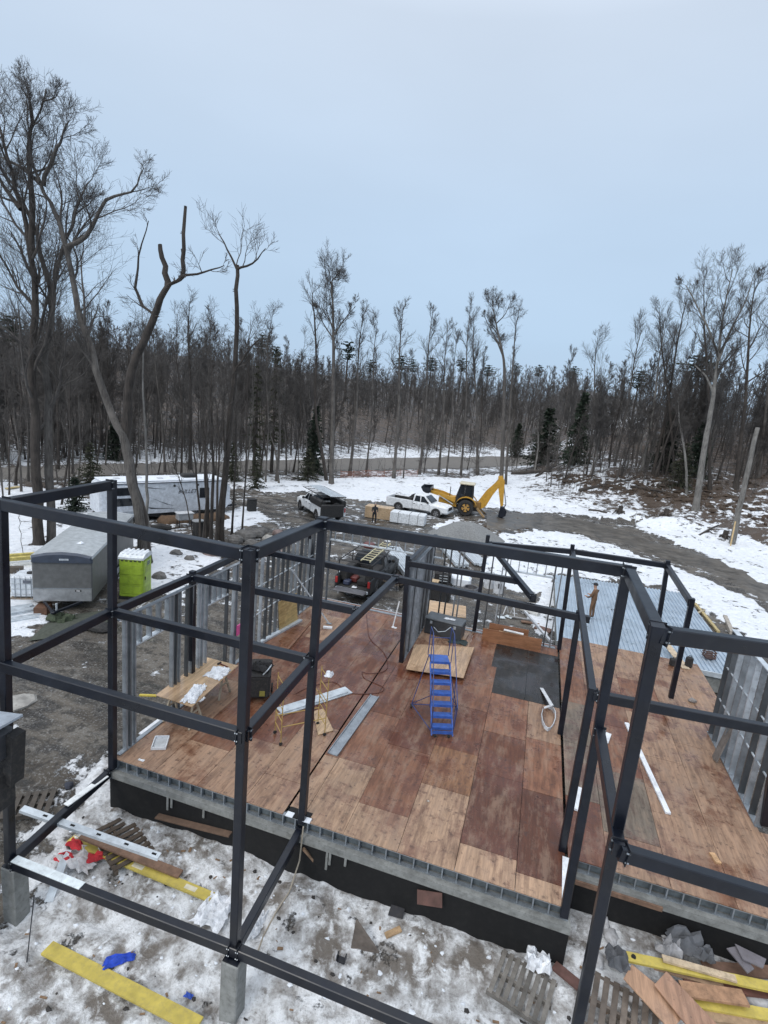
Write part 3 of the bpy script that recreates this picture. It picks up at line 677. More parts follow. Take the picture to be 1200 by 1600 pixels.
# ---- folding scaffold
M['yellow'] = simple('yellow_enamel', (0.40, 0.27, 0.08), 0.5, 0, 0.2, 6, (0.2, .13, .05), .5)
sc_ = thing('scaffold_frame', 'thin yellow folding scaffold frame standing left of the middle front post', 'scaffold', (3.45, 2.1, 0), R(44))
for k, x in enumerate((0, 1.25)):
    for y in (0, .55): MB().tube([(x, y, .08), (x, y, 1.85)], .013, 6).build('upright', M['yellow'], sc_, local=True); MB().cyl((x, y-.015, .05), (x, y+.015, .05), .05, 10).build('caster', M['rubber'], sc_, local=True)
    for i in range(5): MB().tube([(x, 0, .35+i*.35), (x, .55, .35+i*.35)], .012, 5).build('rung', M['yellow'], sc_, local=True)
for y in (0, .55): MB().tube([(0, y, .55), (1.25, y, .55)], .014, 5).build('side_rail', M['yellow'], sc_, local=True)
MB().tube([(1.25, 0, .9), (.95, .5, 1.45)], .01, 5).build('diagonal_brace', M['yellow'], sc_, local=True); MB().tube([(1.25, .5, .9), (.95, 0, 1.45)], .01, 5).build('diagonal_brace', M['yellow'], sc_, local=True)
crumple('white_rag', 'small white rag hung on top of the yellow scaffold', 'rag', (4.35, 2.97, 1.84), .24, .26, .14, 12, WHITE, n=5)
mb = MB(); c0, c1 = at(437, 1112, .03), at(545, 1078, .03)
mb.bar(c0, c1, .42, .03); mb.bar(np.array(c0)+[.05, -.2, .03], np.array(c1)+[.05, -.2, .03], .02, .06)
single('sheet_metal_strip', 'bright galvanised sheet metal strip lying behind the yellow scaffold', 'metal strip', mb, M['galv_bright'])
mb = MB(); q = [at(u, v, .012) for u, v in ((489, 1112), (505, 1108), (521, 1142), (497, 1149))]; mb.prism(q, (0, 0, .018))
single('plywood_offcut', 'small tan plywood offcut under the yellow scaffold', 'plywood offcut', mb, M['plynew'], color=(.47, .33, .20))
mb = MB(); mb.bar((4.86, 2.3, .018), (5.0, 5.5, .018), .30, .02); mb.bar((4.73, 2.3, .035), (4.87, 5.5, .035), .02, .05); mb.bar((5.0, 2.3, .035), (5.14, 5.5, .035), .02, .05)
single('steel_channel', 'dark grey steel channel lying flat on the floor right of the scaffold', 'steel channel', mb, M['galv'])
# ---- extension cord
pts = [(573, 960), (575, 985), (580, 1000), (600, 1020), (606, 1040), (597, 1050), (575, 1052), (566, 1050), (570, 1060), (588, 1068), (600, 1075), (592, 1082), (560, 1084), (540, 1080), (520, 1065), (480, 1075), (460, 1085)]
P = [at(u, v, .022) for u, v in pts]; S_ = []
for i in range(len(P)-1):
    p0, p1, p2, p3 = P[max(i-1, 0)], P[i], P[i+1], P[min(i+2, len(P)-1)]
    for k in range(5):
        t_ = k/5; S_.append(.5*((2*p1)+(-p0+p2)*t_+(2*p0-5*p1+4*p2-p3)*t_**2+(-p0+3*p1-3*p2+p3)*t_**3))
single('extension_cord', 'dark extension cord looping across the red plywood floor', 'extension cord', MB().tube(S_, .012, 5), M['paint'], color=(.10, .03, .02))
# ---- smaller things on the floor
tr = thing('paint_tray', 'white plastic paint tray on the floor near the left front corner', 'tray', (.62, .88, 0), R(28))
MB().box((0, 0, .012), (.30, .46, .02)).build('tray_floor', M['paint'], tr, local=True, color=(.5, .52, .54))
for c, s in (((0, .24, .04), (.36, .02, .07)), ((0, -.24, .04), (.36, .02, .07)), ((.17, 0, .04), (.02, .48, .07)), ((-.17, 0, .04), (.02, .48, .07))): MB().box(c, s).build('rim', M['paint'], tr, local=True, color=WHITE)
crumple('paper_scrap', 'tiny white paper scrap on the floor beside the paint tray', 'paper scrap', (*at(221, 1188, 0)[:2], .003), .18, .07, .03, 14, WHITE, n=4)
mb = MB(); mb.bar(at(219, 1147, .02), at(248, 1125, .02), .10, .03)
single('white_batten', 'short white batten at the left floor edge below the plywood table', 'batten', mb, M['paint'], color=WHITE)
mb = MB(); mb.prism([at(u, v, .12) for u, v in ((648, 1007), (741, 1012), (724, 1060), (634, 1046))], (0, 0, .02))
single('loose_plywood', 'loose tan plywood panel lying behind the blue rolling stairs', 'plywood panel', mb, M['plynew'], color=(.46, .31, .19))
mb = MB(); mb.box((*at(655, 1040, .05)[:2], .055), (.1, .9, .1)); single('wood_bearer', 'short timber bearer holding up the loose plywood panel by the partition', 'bearer', mb, M['wood'], color=BROWN)
mb = MB(); mb.box((*at(722, 1030, .05)[:2], .055), (.1, .9, .1)); single('wood_bearer', 'short timber bearer under the right edge of the loose plywood panel', 'bearer', mb, M['wood'], color=BROWN)
gb = thing('tool_chest', 'large dark grey tool chest at the rear edge behind the rolling stairs', 'tool chest', (6.15, 11.35, 0), R(-6))
MB().rbox((0, 0, .32), (1.55, .75, .62), .03).build('chest_body', M['paint'], gb, local=True, color=(.06, .065, .07)); MB().rbox((0, 0, .67), (1.6, .8, .08), .03).build('lid', M['paint'], gb, local=True, color=(.10, .11, .12))
for s in (-.5, .5): MB().box((s, -.39, .55), (.1, .03, .12)).build('latch', M['galv_bright'], gb, local=True)
crumple('snow_scrap', 'wet white scrap lying on the dark tool chest lid', 'scrap', (6.3, 11.3, .72), .5, .2, .05, 15, WHITE, n=5)
crumple('green_tarp', 'small dark green tarp on the rear floor edge right of the tool chest', 'tarp', (*at(715, 1003, 0)[:2], .01), .8, .55, .05, 16, (.03, .045, .045))
mb = MB(); mb.prism([at(u, v, .03) for u, v in ((710, 988), (733, 990), (727, 1000), (702, 998))], (0, 0, .02))
single('plywood_offcut', 'tan plywood offcut at the rear floor edge behind the green tarp', 'plywood offcut', mb, M['plynew'], color=(.42, .27, .17))
bx = thing('plywood_trough', 'long brown plywood trough at the rear edge of the floor', 'plywood box', (8.85, 11.85, 0), R(2))
MB().box((0, -.28, .27), (2.35, .025, .54)).build('front_board', M['plyx'], bx, local=True, color=(.30, .135, .065)); MB().box((-.15, .28, .3), (1.6, .025, .6)).build('back_board', M['plyx'], bx, local=True, color=(.27, .12, .06))
MB().box((0, 0, .06), (2.2, .5, .02)).build('bottom_board', M['plyx'], bx, local=True, color=(.33, .2, .11)); MB().box((-1.0, 0, .2), (.03, .52, .35)).build('end_board', M['plyx'], bx, local=True, color=(.33, .2, .11))
mb = MB(); mb.bar((8.3, 11.9, .36), (9.5, 11.75, .42), .22, .03); single('pale_board', 'pale board resting inside the long plywood trough', 'board', mb, M['wood'], color=(.50, .38, .24))
mb = MB(); mb.bar((8.5, 12.0, .46), (9.3, 11.98, .44), .14, .03); single('white_board', 'short white board on top of the plywood trough', 'board', mb, M['paint'], color=WHITE)
mb = MB(); mb.bar(at(846, 1075, .02), at(862, 1102, .25), .12, .015); mb.bar(at(862, 1102, .25), at(850, 1106, .12), .10, .015)
single('bent_flashing', 'bent white metal flashing on the floor beside the right post row', 'flashing', mb, M['paint'], color=(.62, .64, .66))
lp = [at(857+12*math.sin(a)*(.9+.2*math.cos(a)), 1122-18*math.cos(a), .06+.05*math.sin(2*a)) for a in [k*.55 for k in range(11)]]
mb = MB()
for i in range(len(lp)-1): mb.bar(lp[i], lp[i+1], .02, .11)
single('strapping_loop', 'loop of white strapping curled on the floor near the right post row', 'strapping', mb, M['paint'], color=(.55, .57, .6))
plank('white_stud', 'long white metal stud lying across the right wing floor', 'metal stud', at(979, 1130, .03), at(1044, 1271, .03), .13, .05, 'paint', WHITE)
plank('white_stud', 'thin white metal stud on edge between the two right front posts', 'metal stud', at(898, 1262, .04), at(913, 1128, .04), .04, .07, 'paint', WHITE)
plank('white_stud', 'short white metal stud lying right of the thin one between the right posts', 'metal stud', at(899, 1265, .04), at(908, 1232, .04), .14, .05, 'paint', WHITE)
plank('white_stud', 'small white metal offcut behind the sloped beam on the right wing floor', 'metal stud', at(946, 1160, .03), at(951, 1146, .03), .16, .03, 'paint', WHITE)
plank('white_flashing', 'white flashing strip on the floor edge at the front right corner', 'flashing', (W0-.02, .12, .014), (W0+.02, 1.24, .014), .15, .016, 'paint', WHITE)
plank('wood_block', 'small bright wooden block on the front of the right wing floor', 'wood block', at(1112, 1333, .02), at(1123, 1349, .02), .12, .04, 'wood', (.55, .34, .18))
crumple('paper_scrap', 'tiny white scrap on the right wing front edge', 'paper scrap', (*at(1003, 1354, 0)[:2], .003), .12, .08, .03, 17, WHITE, n=4)
crumple('paper_scrap', 'tiny pale scrap in the middle of the tan front sheets', 'paper scrap', (*at(669, 1252, 0)[:2], .003), .06, .05, .03, 18, (.5, .45, .4), n=4)
mb = MB(); mb.blob((*at(1082, 1095, .05)[:2], .06), (.14, .1, .08), 3); single('rag_heap', 'small grey heap on the right wing floor before the rear post', 'rag', mb, M['cloth'], color=(.22, .2, .19))
for (u, v, lab, s) in ((1052, 1040, 'small black tool case left of the rear right post base', (.3, .22, .3)), (1075, 1042, 'black cordless tool standing right of the rear right post', (.24, .2, .42))):
    c = at(u, v, 0); tcz = thing('tool_case', lab, 'tool case', (c[0], c[1], 0), R(12)); MB().rbox((0, 0, s[2]/2), s, .03).build('case_body', M['rubber'], tcz, local=True)
    MB().tube([(-.08, 0, s[2]-.01), (-.05, 0, s[2]+.06), (.05, 0, s[2]+.06), (.08, 0, s[2]-.01)], .014, 5).build('handle', M['rubber'], tcz, local=True)
plank('pale_board', 'pale board lying between the rear right posts and the metal roof', 'board', at(1041, 1006, .03), at(1072, 1045, .03), .3, .03, 'wood', (.52, .42, .30))
# boards against / near the left wall
mb = MB(); mb.prism([(.12, 8.3, .02), (.30, 9.55, .02), (.17, 9.55, 1.22), (.0, 8.3, 1.22)], (.02, 0, 0))
single('leaning_plywood', 'yellowish plywood sheet leaning on the left stud wall', 'plywood sheet', mb, M['plynew'], color=(.46, .33, .14))
plank('metal_channel', 'long bright steel channel on the floor along the left wall', 'steel channel', at(408, 1003, .04), at(470, 969, .04), .16, .08, 'galv_bright')
plank('wood_batten', 'red brown wooden batten on the floor beside the steel channel', 'batten', at(445, 1020, .03), at(492, 965, .03), .09, .05, 'wood', (.2, .1, .06))
plank('white_block', 'short white block on the floor at the rear left', 'block', at(505, 980, .04), at(519, 981, .04), .14, .07, 'paint', WHITE)
plank('white_tube', 'thin white pipe leaning near the partition post', 'pipe', at(614, 979, .03), near(624, 940, (5.0, 11.2, 1.0)), .05, .05, 'paint', WHITE)
crumple('paper_scrap', 'small white scrap at the foot of the thin white pipe', 'paper scrap', (*at(616, 981, 0)[:2], .003), .25, .14, .06, 19, WHITE, n=4)
pk = at(374, 990, 0); mb = MB(); mb.box((.12, at_x(373, 990, .12)[1], 1.3), (.04, .25, .36)); single('pink_tag', 'bright pink plastic tag on the left wall stud beside the tall post', 'tag', mb, M['paint'], color=(.75, .12, .35))
lw_ = MB(); lw_.bar(near(1116, 1188, (15.0, 6.6, .02)), near(1163, 1092, (15.2, 7.3, 1.75)), .42, .03, up=(1, 0, 0))
single('leaning_plank', 'wide weathered plank leaning on the right stud wall', 'plank', lw_, M['wood'], color=(.16, .14, .125))
plank('yellow_level', 'short yellow spirit level lying below the plywood table by the left wall', 'level', at(218, 1086, -.3), at(245, 1087, -.25), .08, .04, 'paint', YEL)
# ---- lift machine at the left edge of the frame
lm = thing('boom_lift_head', 'black boom lift head with white lettering beside the leftmost post', 'lift', (-.55, -3.35, gz(-.55, -3.35)))
hc = at_y(-8, 1165, -3.3); 
MB().rbox((hc[0]-.2, -3.3, hc[2]+.0), (.74, .55, .62), .08).build('housing', M['paint'], lm, color=(.035, .038, .045))
mb = MB(); mb.bar((hc[0]-.55, -3.3, hc[2]+.36), (hc[0]+.30, -3.3, hc[2]+.50), .62, .04); mb.build('top_plate', M['paint'], lm, color=(.33, .37, .42))
MB().bar((hc[0]+.23, -3.1, hc[2]+.2), (hc[0]+.13, -3.1, hc[2]-.8), .2, .26).build('mast', M['rubber'], lm)
MB().rbox((hc[0]-.3, -3.25, hc[2]-.95), (.8, .5, .8), .06).build('motor_case', M['rubber'], lm)
MB().blob((hc[0]-.18, -3.52, hc[2]-.95), (.17, .1, .24), 5).build('filter_bowl', M['paint'], lm, smooth=True, color=(.10, .11, .11))
MB().bar((hc[0]-.75, -3.3, hc[2]-.4), (hc[0]-.75, -3.3, gz(-.55, -3.35)-.1), .3, .3).build('column', M['rubber'], lm)
MB().tube([(hc[0]-.22, -3.6, hc[2]-.36), (hc[0]-.07, -3.62, hc[2]-.52), (hc[0]+.03, -3.6, hc[2]-.38)], .018, 6).build('hook', M['galv_bright'], lm)
for k, (dx, dz) in enumerate(((.22, .18), (.27, .08), (.2, -.02))): MB().box((hc[0]+dx, -3.58, hc[2]+dz), (.06, .05, .09)).build('bolt', M['galv_bright'], lm)
def lettering(txt, size, parent, mtx, mat, color, shear=0.0, spacing=1.0, name='lettering', extr=0.004):
    cu = bpy.data.curves.new(name, 'FONT'); cu.body = txt; cu.size = size; cu.extrude = extr; cu.shear = shear; cu.space_character = spacing; cu.align_x = 'CENTER'; cu.resolution_u = 2
    tmp = bpy.data.objects.new('tmp', cu); COL.objects.link(tmp); dg = bpy.context.evaluated_depsgraph_get()
    me_ = bpy.data.meshes.new_from_object(tmp.evaluated_get(dg)); bpy.data.objects.remove(tmp); bpy.data.curves.remove(cu)
    me_.transform(mtx); o = bpy.data.objects.new(name, me_); COL.objects.link(o); me_.materials.clear(); me_.materials.append(M[mat]); o.parent = parent; o.color = (*color, 1); return o
mt = ROOTM[lm] @ Matrix.Translation((hc[0]-.06, -3.585, hc[2]-.12)) @ Matrix.Rotation(R(-4), 4, 'Y') @ Matrix.Rotation(R(90), 4, 'X')
lettering('ACK', .2, lm, mt, 'paint', (.8, .82, .85))

# ================================================================== FOREGROUND SNOW: BOARDS, RAGS, PALLETS
def gat(u, v, lift=.03): return ground(u, v, lift)
b0, b1 = near(27, 1341, L0+np.array([0, 0, .11])), near(138, 1386, L0+np.array([1.4, 0, .11]))
plank('white_flashing', 'white metal flashing laid on the front low beam at the left', 'flashing', (b0[0], L0[1], L0[2]+.115), (b1[0], L0[1]+.02, L0[2]+.115), .16, .02, 'paint', (.66, .72, .74))
k0, k1 = near(103, 1258, (0, -1.4, hl+.12)), near(166, 1212, (0, -.3, hl+.12))
plank('white_flashing', 'white metal flashing laid on the left side low beam near the corner', 'flashing', k0, k1, .15, .02, 'paint', (.7, .72, .72))
ws = thing('metal_stud', 'long bright metal stud with punched holes lying over the low left beam', 'metal stud', tuple(at(35, 1265, -.33)))
s0, s1 = at(34, 1264, -.30), at(249, 1339, -.95); MB().bar(s0, s1, .16, .07).build('channel', M['galv_bright'], ws)
for k in (.17, .37, .56, .76, .96):
    c = np.array(s0)*(1-k)+np.array(s1)*k; d = (np.array(s1)-s0)/np.linalg.norm(np.array(s1)-s0); MB().bar(c-d*.05, c+d*.05, .05, .076).build('punched_hole', M['membrane'], ws)
for i in range(5):
    pass
def pallet(label, c, rz, wd, ln, n, color, tilt=0.0, z=None, group='old pallets on the snow'):
    z = gz(c[0], c[1]) if z is None else z
    p_ = thing('pallet', label, 'pallet', (c[0], c[1], z), rz, group)
    for s in (-1, 0, 1): MB().box((0, s*(wd/2-.05), .05), (ln, .05, .1)).build('stringer', M['wood'], p_, local=True, color=color)
    for i in range(n): MB().box((-ln/2+ln*(i+.5)/n, 0, .112+rnd.uniform(-.004, .004)), (ln/n*.62, wd, .02)).build('slat', M['wood'], p_, local=True, color=(lambda kq: tuple(q*kq for q in color))(rnd.uniform(.7, 1.25)))
    return p_
pallet('broken brown pallet half buried in snow behind the punched metal stud', gat(190, 1320)[:2], R(-25), .9, 1.5, 8, (.10, .075, .055))
pallet('dark pallet on the mud left of the corner, beside the left low beam', gat(45, 1262)[:2], R(35), .8, 1.1, 6, (.07, .06, .05))
pallet('weathered grey pallet sunk in the snow below the front floor corner', gat(815, 1548)[:2], R(-14), .95, 1.1, 8, (.15, .14, .125))
pallet('brown pallet standing by the leaning steel post at the bottom edge', gat(965, 1590)[:2], R(-12), 1.1, 1.35, 8, (.14, .115, .095))
plank('brown_plank', 'red brown plank on the snow next to the long yellow board', 'plank', *lay(gat(128, 1322, .30), gat(282, 1372, .10), .05), .2, .045, 'wood', (.20, .12, .08))
def yboard(label, p0, p1, wd=.24, prints=()):
    p0, p1 = lay(p0, p1, .02)
    y_ = thing('yellow_board', label, 'board', tuple(p0), 0, 'yellow coated boards in the snow')
    MB().bar(p0, p1, wd, .045).build('plank', M['yelboard'], y_)
    for k in prints:
        c = np.array(p0)*(1-k)+np.array(p1)*k; d = (np.array(p1)-p0)/np.linalg.norm(np.array(p1)-p0); MB().bar(c-d*.14+[0, 0, .002], c+d*.14+[0, 0, .002], wd*.5, .045).build('printed_patch', M['paint'], y_, color=(.62, .58, .45))
    return y_
M['yelboard'] = simple('yellow_coated_timber', (.50, .40, .085), .6, 0, .2, 4, (.30, .24, .10), .6)
yboard('yellow board with pale printed patches in the snow left of the tall post', gat(110, 1319, .14), gat(331, 1406, .06), .22, (.5, .86))
yboard('wide yellow board lying in dirty snow at the bottom left', gat(74, 1490, .05), gat(310, 1612, .05), .27)
cl = gat(125, 1342, .05); crumple('striped_fabric', 'crumpled white and red fabric beside the yellow board', 'fabric', (cl[0], cl[1], cl[2]), 1.1, .7, .2, 21, (.62, .6, .6))
for k, (u, v) in enumerate(((118, 1330), (100, 1350), (150, 1350))):
    c = gat(u, v, .16); crumple('red_fabric', ('bright red fabric fold by the end of the yellow board', 'red fabric patch left of the white fabric', 'red fabric patch right of the white fabric')[k], 'fabric', c, .42, .25, .14, 22+k, (.5, .03, .04), n=5, rz=.4*k)
plank('metal_strip', 'pale bent metal strip propped under the front low beam', 'metal strip', gat(76, 1411, .03), gat(106, 1343, .25), .17, .02, 'paint', (.55, .6, .64))
crumple('blue_rag', 'bright blue rag lying in the snow above the wide yellow board', 'rag', gat(187, 1502, .03), .6, .22, .12, 30, (.02, .07, .5), n=7, rz=.75)
crumple('blue_rag', 'tiny blue scrap in the snow left of the middle pier', 'rag', gat(295, 1558, .03), .16, .1, .06, 31, (.03, .08, .4), n=4)
crumple('white_wrap', 'crumpled white house wrap in the snow at the foot of the tall post', 'plastic sheet', gat(335, 1425, .03), .7, .8, .15, 32, WHITE)
crumple('white_wrap', 'crumpled white wrap right of the tall post foot', 'plastic sheet', gat(398, 1448, .03), .35, .7, .18, 33, WHITE)
single('hose', 'thin tan hose hanging from the middle post down over the snow', 'hose', MB().tube([at_y(474, 1292, -.2), at_y(468, 1345, -.22), gat(452, 1395, .03), gat(432, 1425, .02), gat(412, 1462, .02), gat(402, 1490, .02)], .018, 6), M['paint'], color=(.32, .28, .22))
plank('wood_prop', 'thin brown timber prop against the foundation right of the middle post', 'prop', at_y(474, 1326, -.16), gat(508, 1366, .02), .06, .05, 'wood', (.25, .16, .10))
plank('brown_board', 'rusty brown board stuck in the snow under the front foundation', 'board', at_y(652, 1401, -.22), at_y(691, 1407, -.22), .26, .03, 'wood', (.10, .05, .04), up=(0, -1, .5))
mb = MB(); mb.prism([gat(u, v, .03) for u, v in ((613, 1411), (634, 1415), (629, 1438), (606, 1432))], (0, 0, .03)); single('black_plate', 'square dark plate lying on the snow below the foundation', 'plate', mb, M['dull'], color=(.04, .04, .045))
mb = MB(); t0, t1, t2 = gat(548, 1482, .0), gat(592, 1490, .0), gat(560, 1450, .0); mb.prism([t0, t1, np.array(t2)*.4+np.array(t0)*.6+[0, 0, .5]], (.02, .03, .0)); single('brown_offcut', 'triangular brown panel offcut sticking out of the snow', 'offcut', mb, M['wood'], color=(.12, .10, .085))
mb = MB(); c = gat(533, 1503, .05)
mb.box(c, (.16, .12, .02)); mb.box((c[0]-.08, c[1], c[2]+.06), (.02, .12, .12)); mb.box((c[0]+.08, c[1], c[2]+.06), (.02, .12, .12)); single('steel_bracket', 'small dark U shaped bracket on the snow near the front beam', 'bracket', mb, M['steel'])
plank('tan_scrap', 'small tan wood scrap on the snow right of the square plate', 'wood scrap', gat(602, 1464, .03), gat(626, 1453, .03), .12, .04, 'wood', (.40, .27, .15))
crumple('white_cloth', 'crumpled white cloth at the foundation corner below the right post', 'cloth', gat(840, 1500, .03), .55, .6, .25, 40, WHITE)
plank('brown_plank', 'short dark red plank between the foundation corner and the pallets', 'plank', gat(865, 1512, .06), gat(905, 1545, .06), .2, .05, 'wood', (.12, .06, .05))
plank('rebar', 'thin bent steel rod stuck in the snow at the lower left', 'rod', gat(42, 1505, .02), gat(55, 1430, .5), .02, .02, 'steel')
plank('ground_board', 'weathered board on the snow along the left part of the foundation', 'board', at_y(245, 1275, -.3), at_y(360, 1304, -.3), .16, .03, 'wood', (.12, .075, .05))
# ---- scrap timber heap at the lower right
ZR = -.62
def heap(u0, v0, u1, v1, z0, z1, wd, th, name, label, cat, mat='wood', color=TAN): return plank(name, label, cat, at(u0, v0, z0), at(u1, v1, z1), wd, th, mat, color)
hb_ = MB(); c = at(1090, 1520, -1.0)
for k in range(26):
    u, v = rnd.uniform(930, 1230), rnd.uniform(1440, 1600); g_ = ground(u, v, .02); hb_.blob((g_[0], g_[1], g_[2]), (rnd.uniform(.1, .3), rnd.uniform(.1, .25), rnd.uniform(.05, .16)), k, 7, 5, .5)
tag(hb_.build('snow_lumps', M['snowdirty'] if 'snowdirty' in M else M['snow'], smooth=True), kind='stuff')
yb = yboard('yellow board with a drilled end on top of the scrap heap', at(975, 1494, -.85), at(1215, 1545, -.75), .2)
yb2 = yboard('yellow board at the bottom of the scrap heap in the right corner', at(1075, 1563, -.95), at(1230, 1592, -.95), .22)
MB().cyl(at(990, 1495, -.83), at(990, 1495, -.80), .045, 10).build('drilled_hole', M['membrane'], yb)
heap(1035, 1497, 1150, 1530, -.76, -.72, .13, .045, 'pale_lumber', 'pale lumber length across the top of the scrap heap', 'lumber', color=(.48, .38, .26))
heap(1020, 1506, 1130, 1540, -.90, -.88, .2, .045, 'tan_lumber', 'tan lumber length just below the pale one on the heap', 'lumber', color=(.30, .20, .13))
heap(1065, 1545, 1165, 1560, -.84, -.82, .28, .05, 'brown_lumber', 'wide brown lumber with a pale end in the heap middle', 'lumber', color=(.33, .19, .11))
heap(1070, 1535, 1215, 1552, -.92, -.9, .22, .05, 'red_lumber', 'dark red wet lumber under the wide brown piece', 'lumber', color=(.14, .06, .045))
heap(1085, 1580, 1220, 1596, -1.0, -.98, .3, .05, 'tan_lumber', 'tan lumber at the bottom edge of the scrap heap', 'lumber', color=(.34, .23, .14))
heap(1100, 1512, 1215, 1520, -.95, -.93, .25, .04, 'brown_lumber', 'dark brown board at the back of the scrap heap', 'lumber', color=(.17, .10, .07))
mb = MB(); mb.prism([at(u, v, -.80) for u, v in ((987, 1508), (974, 1530), (1048, 1612), (1075, 1580))], (0, 0, .02)); single('plywood_offcut', 'pointed plywood offcut on the scrap heap, nearest the leaning post', 'plywood offcut', mb, M['plynew'], color=(.40, .24, .15))
mb = MB(); mb.prism([at(u, v, -.74) for u, v in ((1041, 1519), (1022, 1540), (1090, 1625), (1128, 1610))], (0, 0, .02)); single('plywood_offcut', 'large square cornered plywood offcut leaning over the scrap heap', 'plywood offcut', mb, M['plynew'], color=(.36, .205, .13))
for k, (a, lab) in enumerate((([(1148, 1476), (1197, 1500), (1192, 1514), (1160, 1500)], 'grey purple board leaning at the back right of the heap'), ([(1135, 1483), (1150, 1480), (1178, 1515), (1168, 1522)], 'grey slate board crossing behind the heap'))):
    mb = MB(); mb.prism([at(u, v, -.6-.05*k) for u, v in a], (0, 0, .025)); single('grey_board', lab, 'board', mb, M['dull'], color=(.15, .14, .155))
for k, (u, v, lab) in enumerate(((1070, 1475, 'curled dark grey membrane sheet at the back of the heap'), (1050, 1487, 'small cone of pale membrane behind the heap'), (1095, 1490, 'grey folded membrane scrap behind the heap'), (965, 1500, 'dark membrane scrap by the leaning post'))):
    c = at(u, v, -.85); crumple('membrane_scrap', lab, 'membrane', c, (.8, .35, .5, .5)[k], (.5, .4, .35, .5)[k], (.3, .3, .2, .2)[k], 50+k, (.10, .105, .115) if k != 1 else (.3, .3, .31), n=6, mat='cloth')

# ---- loose chips and crumbs trodden into the snow
for nm, n_, mt_, cl_ in (('wood_chips', 90, 'wood', (.22, .14, .08)), ('dark_crumbs', 110, 'dull', (.03, .027, .025)), ('ice_lumps', 260, 'snow', (.7, .7, .7))):
    mb = MB()
    for k in range(n_):
        x, y = rnd.uniform(-.5, 15.5), rnd.uniform(-4.6, -.25) if rnd.random() < .8 else rnd.uniform(-.3, 1.0)
        if y > -.2 and x < 11.0: y = rnd.uniform(-2.0, -.25)
        z = gz(x, y); s = rnd.uniform(.02, .07) if nm != 'wood_chips' else rnd.uniform(.03, .14)
        if nm == 'wood_chips': mb.box((x, y, z+.012), (s, s*rnd.uniform(.2, .5), .015), Matrix.Rotation(rnd.uniform(0, 3), 3, 'Z'))
        else: mb.blob((x, y, z), (s, s*rnd.uniform(.5, 1), s*.5), k, 5, 3, .6)
    tag(mb.build(nm, M[mt_], color=cl_), kind='stuff')
# ================================================================== VEHICLES (local x forward, y left)
def loft(mb, secs):
    n = len(secs[0]); V = [p for s in secs for p in s]; F = []
    for i in range(len(secs)-1):
        for k in range(n): l = (k+1) % n; F.append((i*n+k, i*n+l, i*n+n+l, i*n+n+k))
    F += [tuple(range(n-1, -1, -1)), tuple(range((len(secs)-1)*n, len(secs)*n))]
    return mb.add(V, F)
def hullsec(x, w0, w1, w2, z0, zm, z1, r=.07):
    h = [(w0, z0), (w1, z0+.12), (w1, zm), (w2, z1-r), (w2-r*1.3, z1)]
    return [(x, -a, b_) for a, b_ in h]+[(x, a, b_) for a, b_ in reversed(h)]
def wheel(parent, x, y, r, wd, rimcol=(.25, .25, .26), hub=.62, rimmat='metalcol'):
    w_ = MB(); s = 1 if y > 0 else -1; V = []; F = []; n = 20
    prof = [(r*.6, -wd/2), (r*.93, -wd/2), (r, -wd/2+.04), (r, wd/2-.04), (r*.93, wd/2), (r*.6, wd/2)]
    for i in range(n):
        a = 2*math.pi*i/n
        for q, yy in prof: V.append((x+q*math.cos(a), y+yy, r+q*math.sin(a)))
    m_ = len(prof)
    for i in range(n):
        j = (i+1) % n
        for k in range(m_-1): F.append((i*m_+k, i*m_+k+1, j*m_+k+1, j*m_+k))
    w_.add(V, F); wo_ = w_.build('wheel', M['rubber'], parent, smooth=False, local=True)
    rb = MB(); rb.cyl((x, y-s*wd*.3, r), (x, y+s*wd*.36, r), r*hub, 16); rim_ = rb.build('rim', M[rimmat], wo_, local=True, color=rimcol)
    sp = MB()
    for k in range(5):
        a = 2*math.pi*k/5+.3; sp.box((x+math.cos(a)*r*.38, y+s*wd*.37, r+math.sin(a)*r*.38), (r*.16, .02, r*.34), Matrix.Rotation(a+math.pi/2, 3, 'Y') if False else Matrix.Rotation(-a+math.pi/2, 3, 'Y'))
    sp.build('spokes', M['rubber'], wo_, local=True)
    return wo_
def quadslab(mb, a, b_, c, d, t=.012):
    a, b_, c, d = map(Vector, (a, b_, c, d)); n = (b_-a).cross(d-a).normalized()*t
    return mb.prism([a, b_, c, d], n)
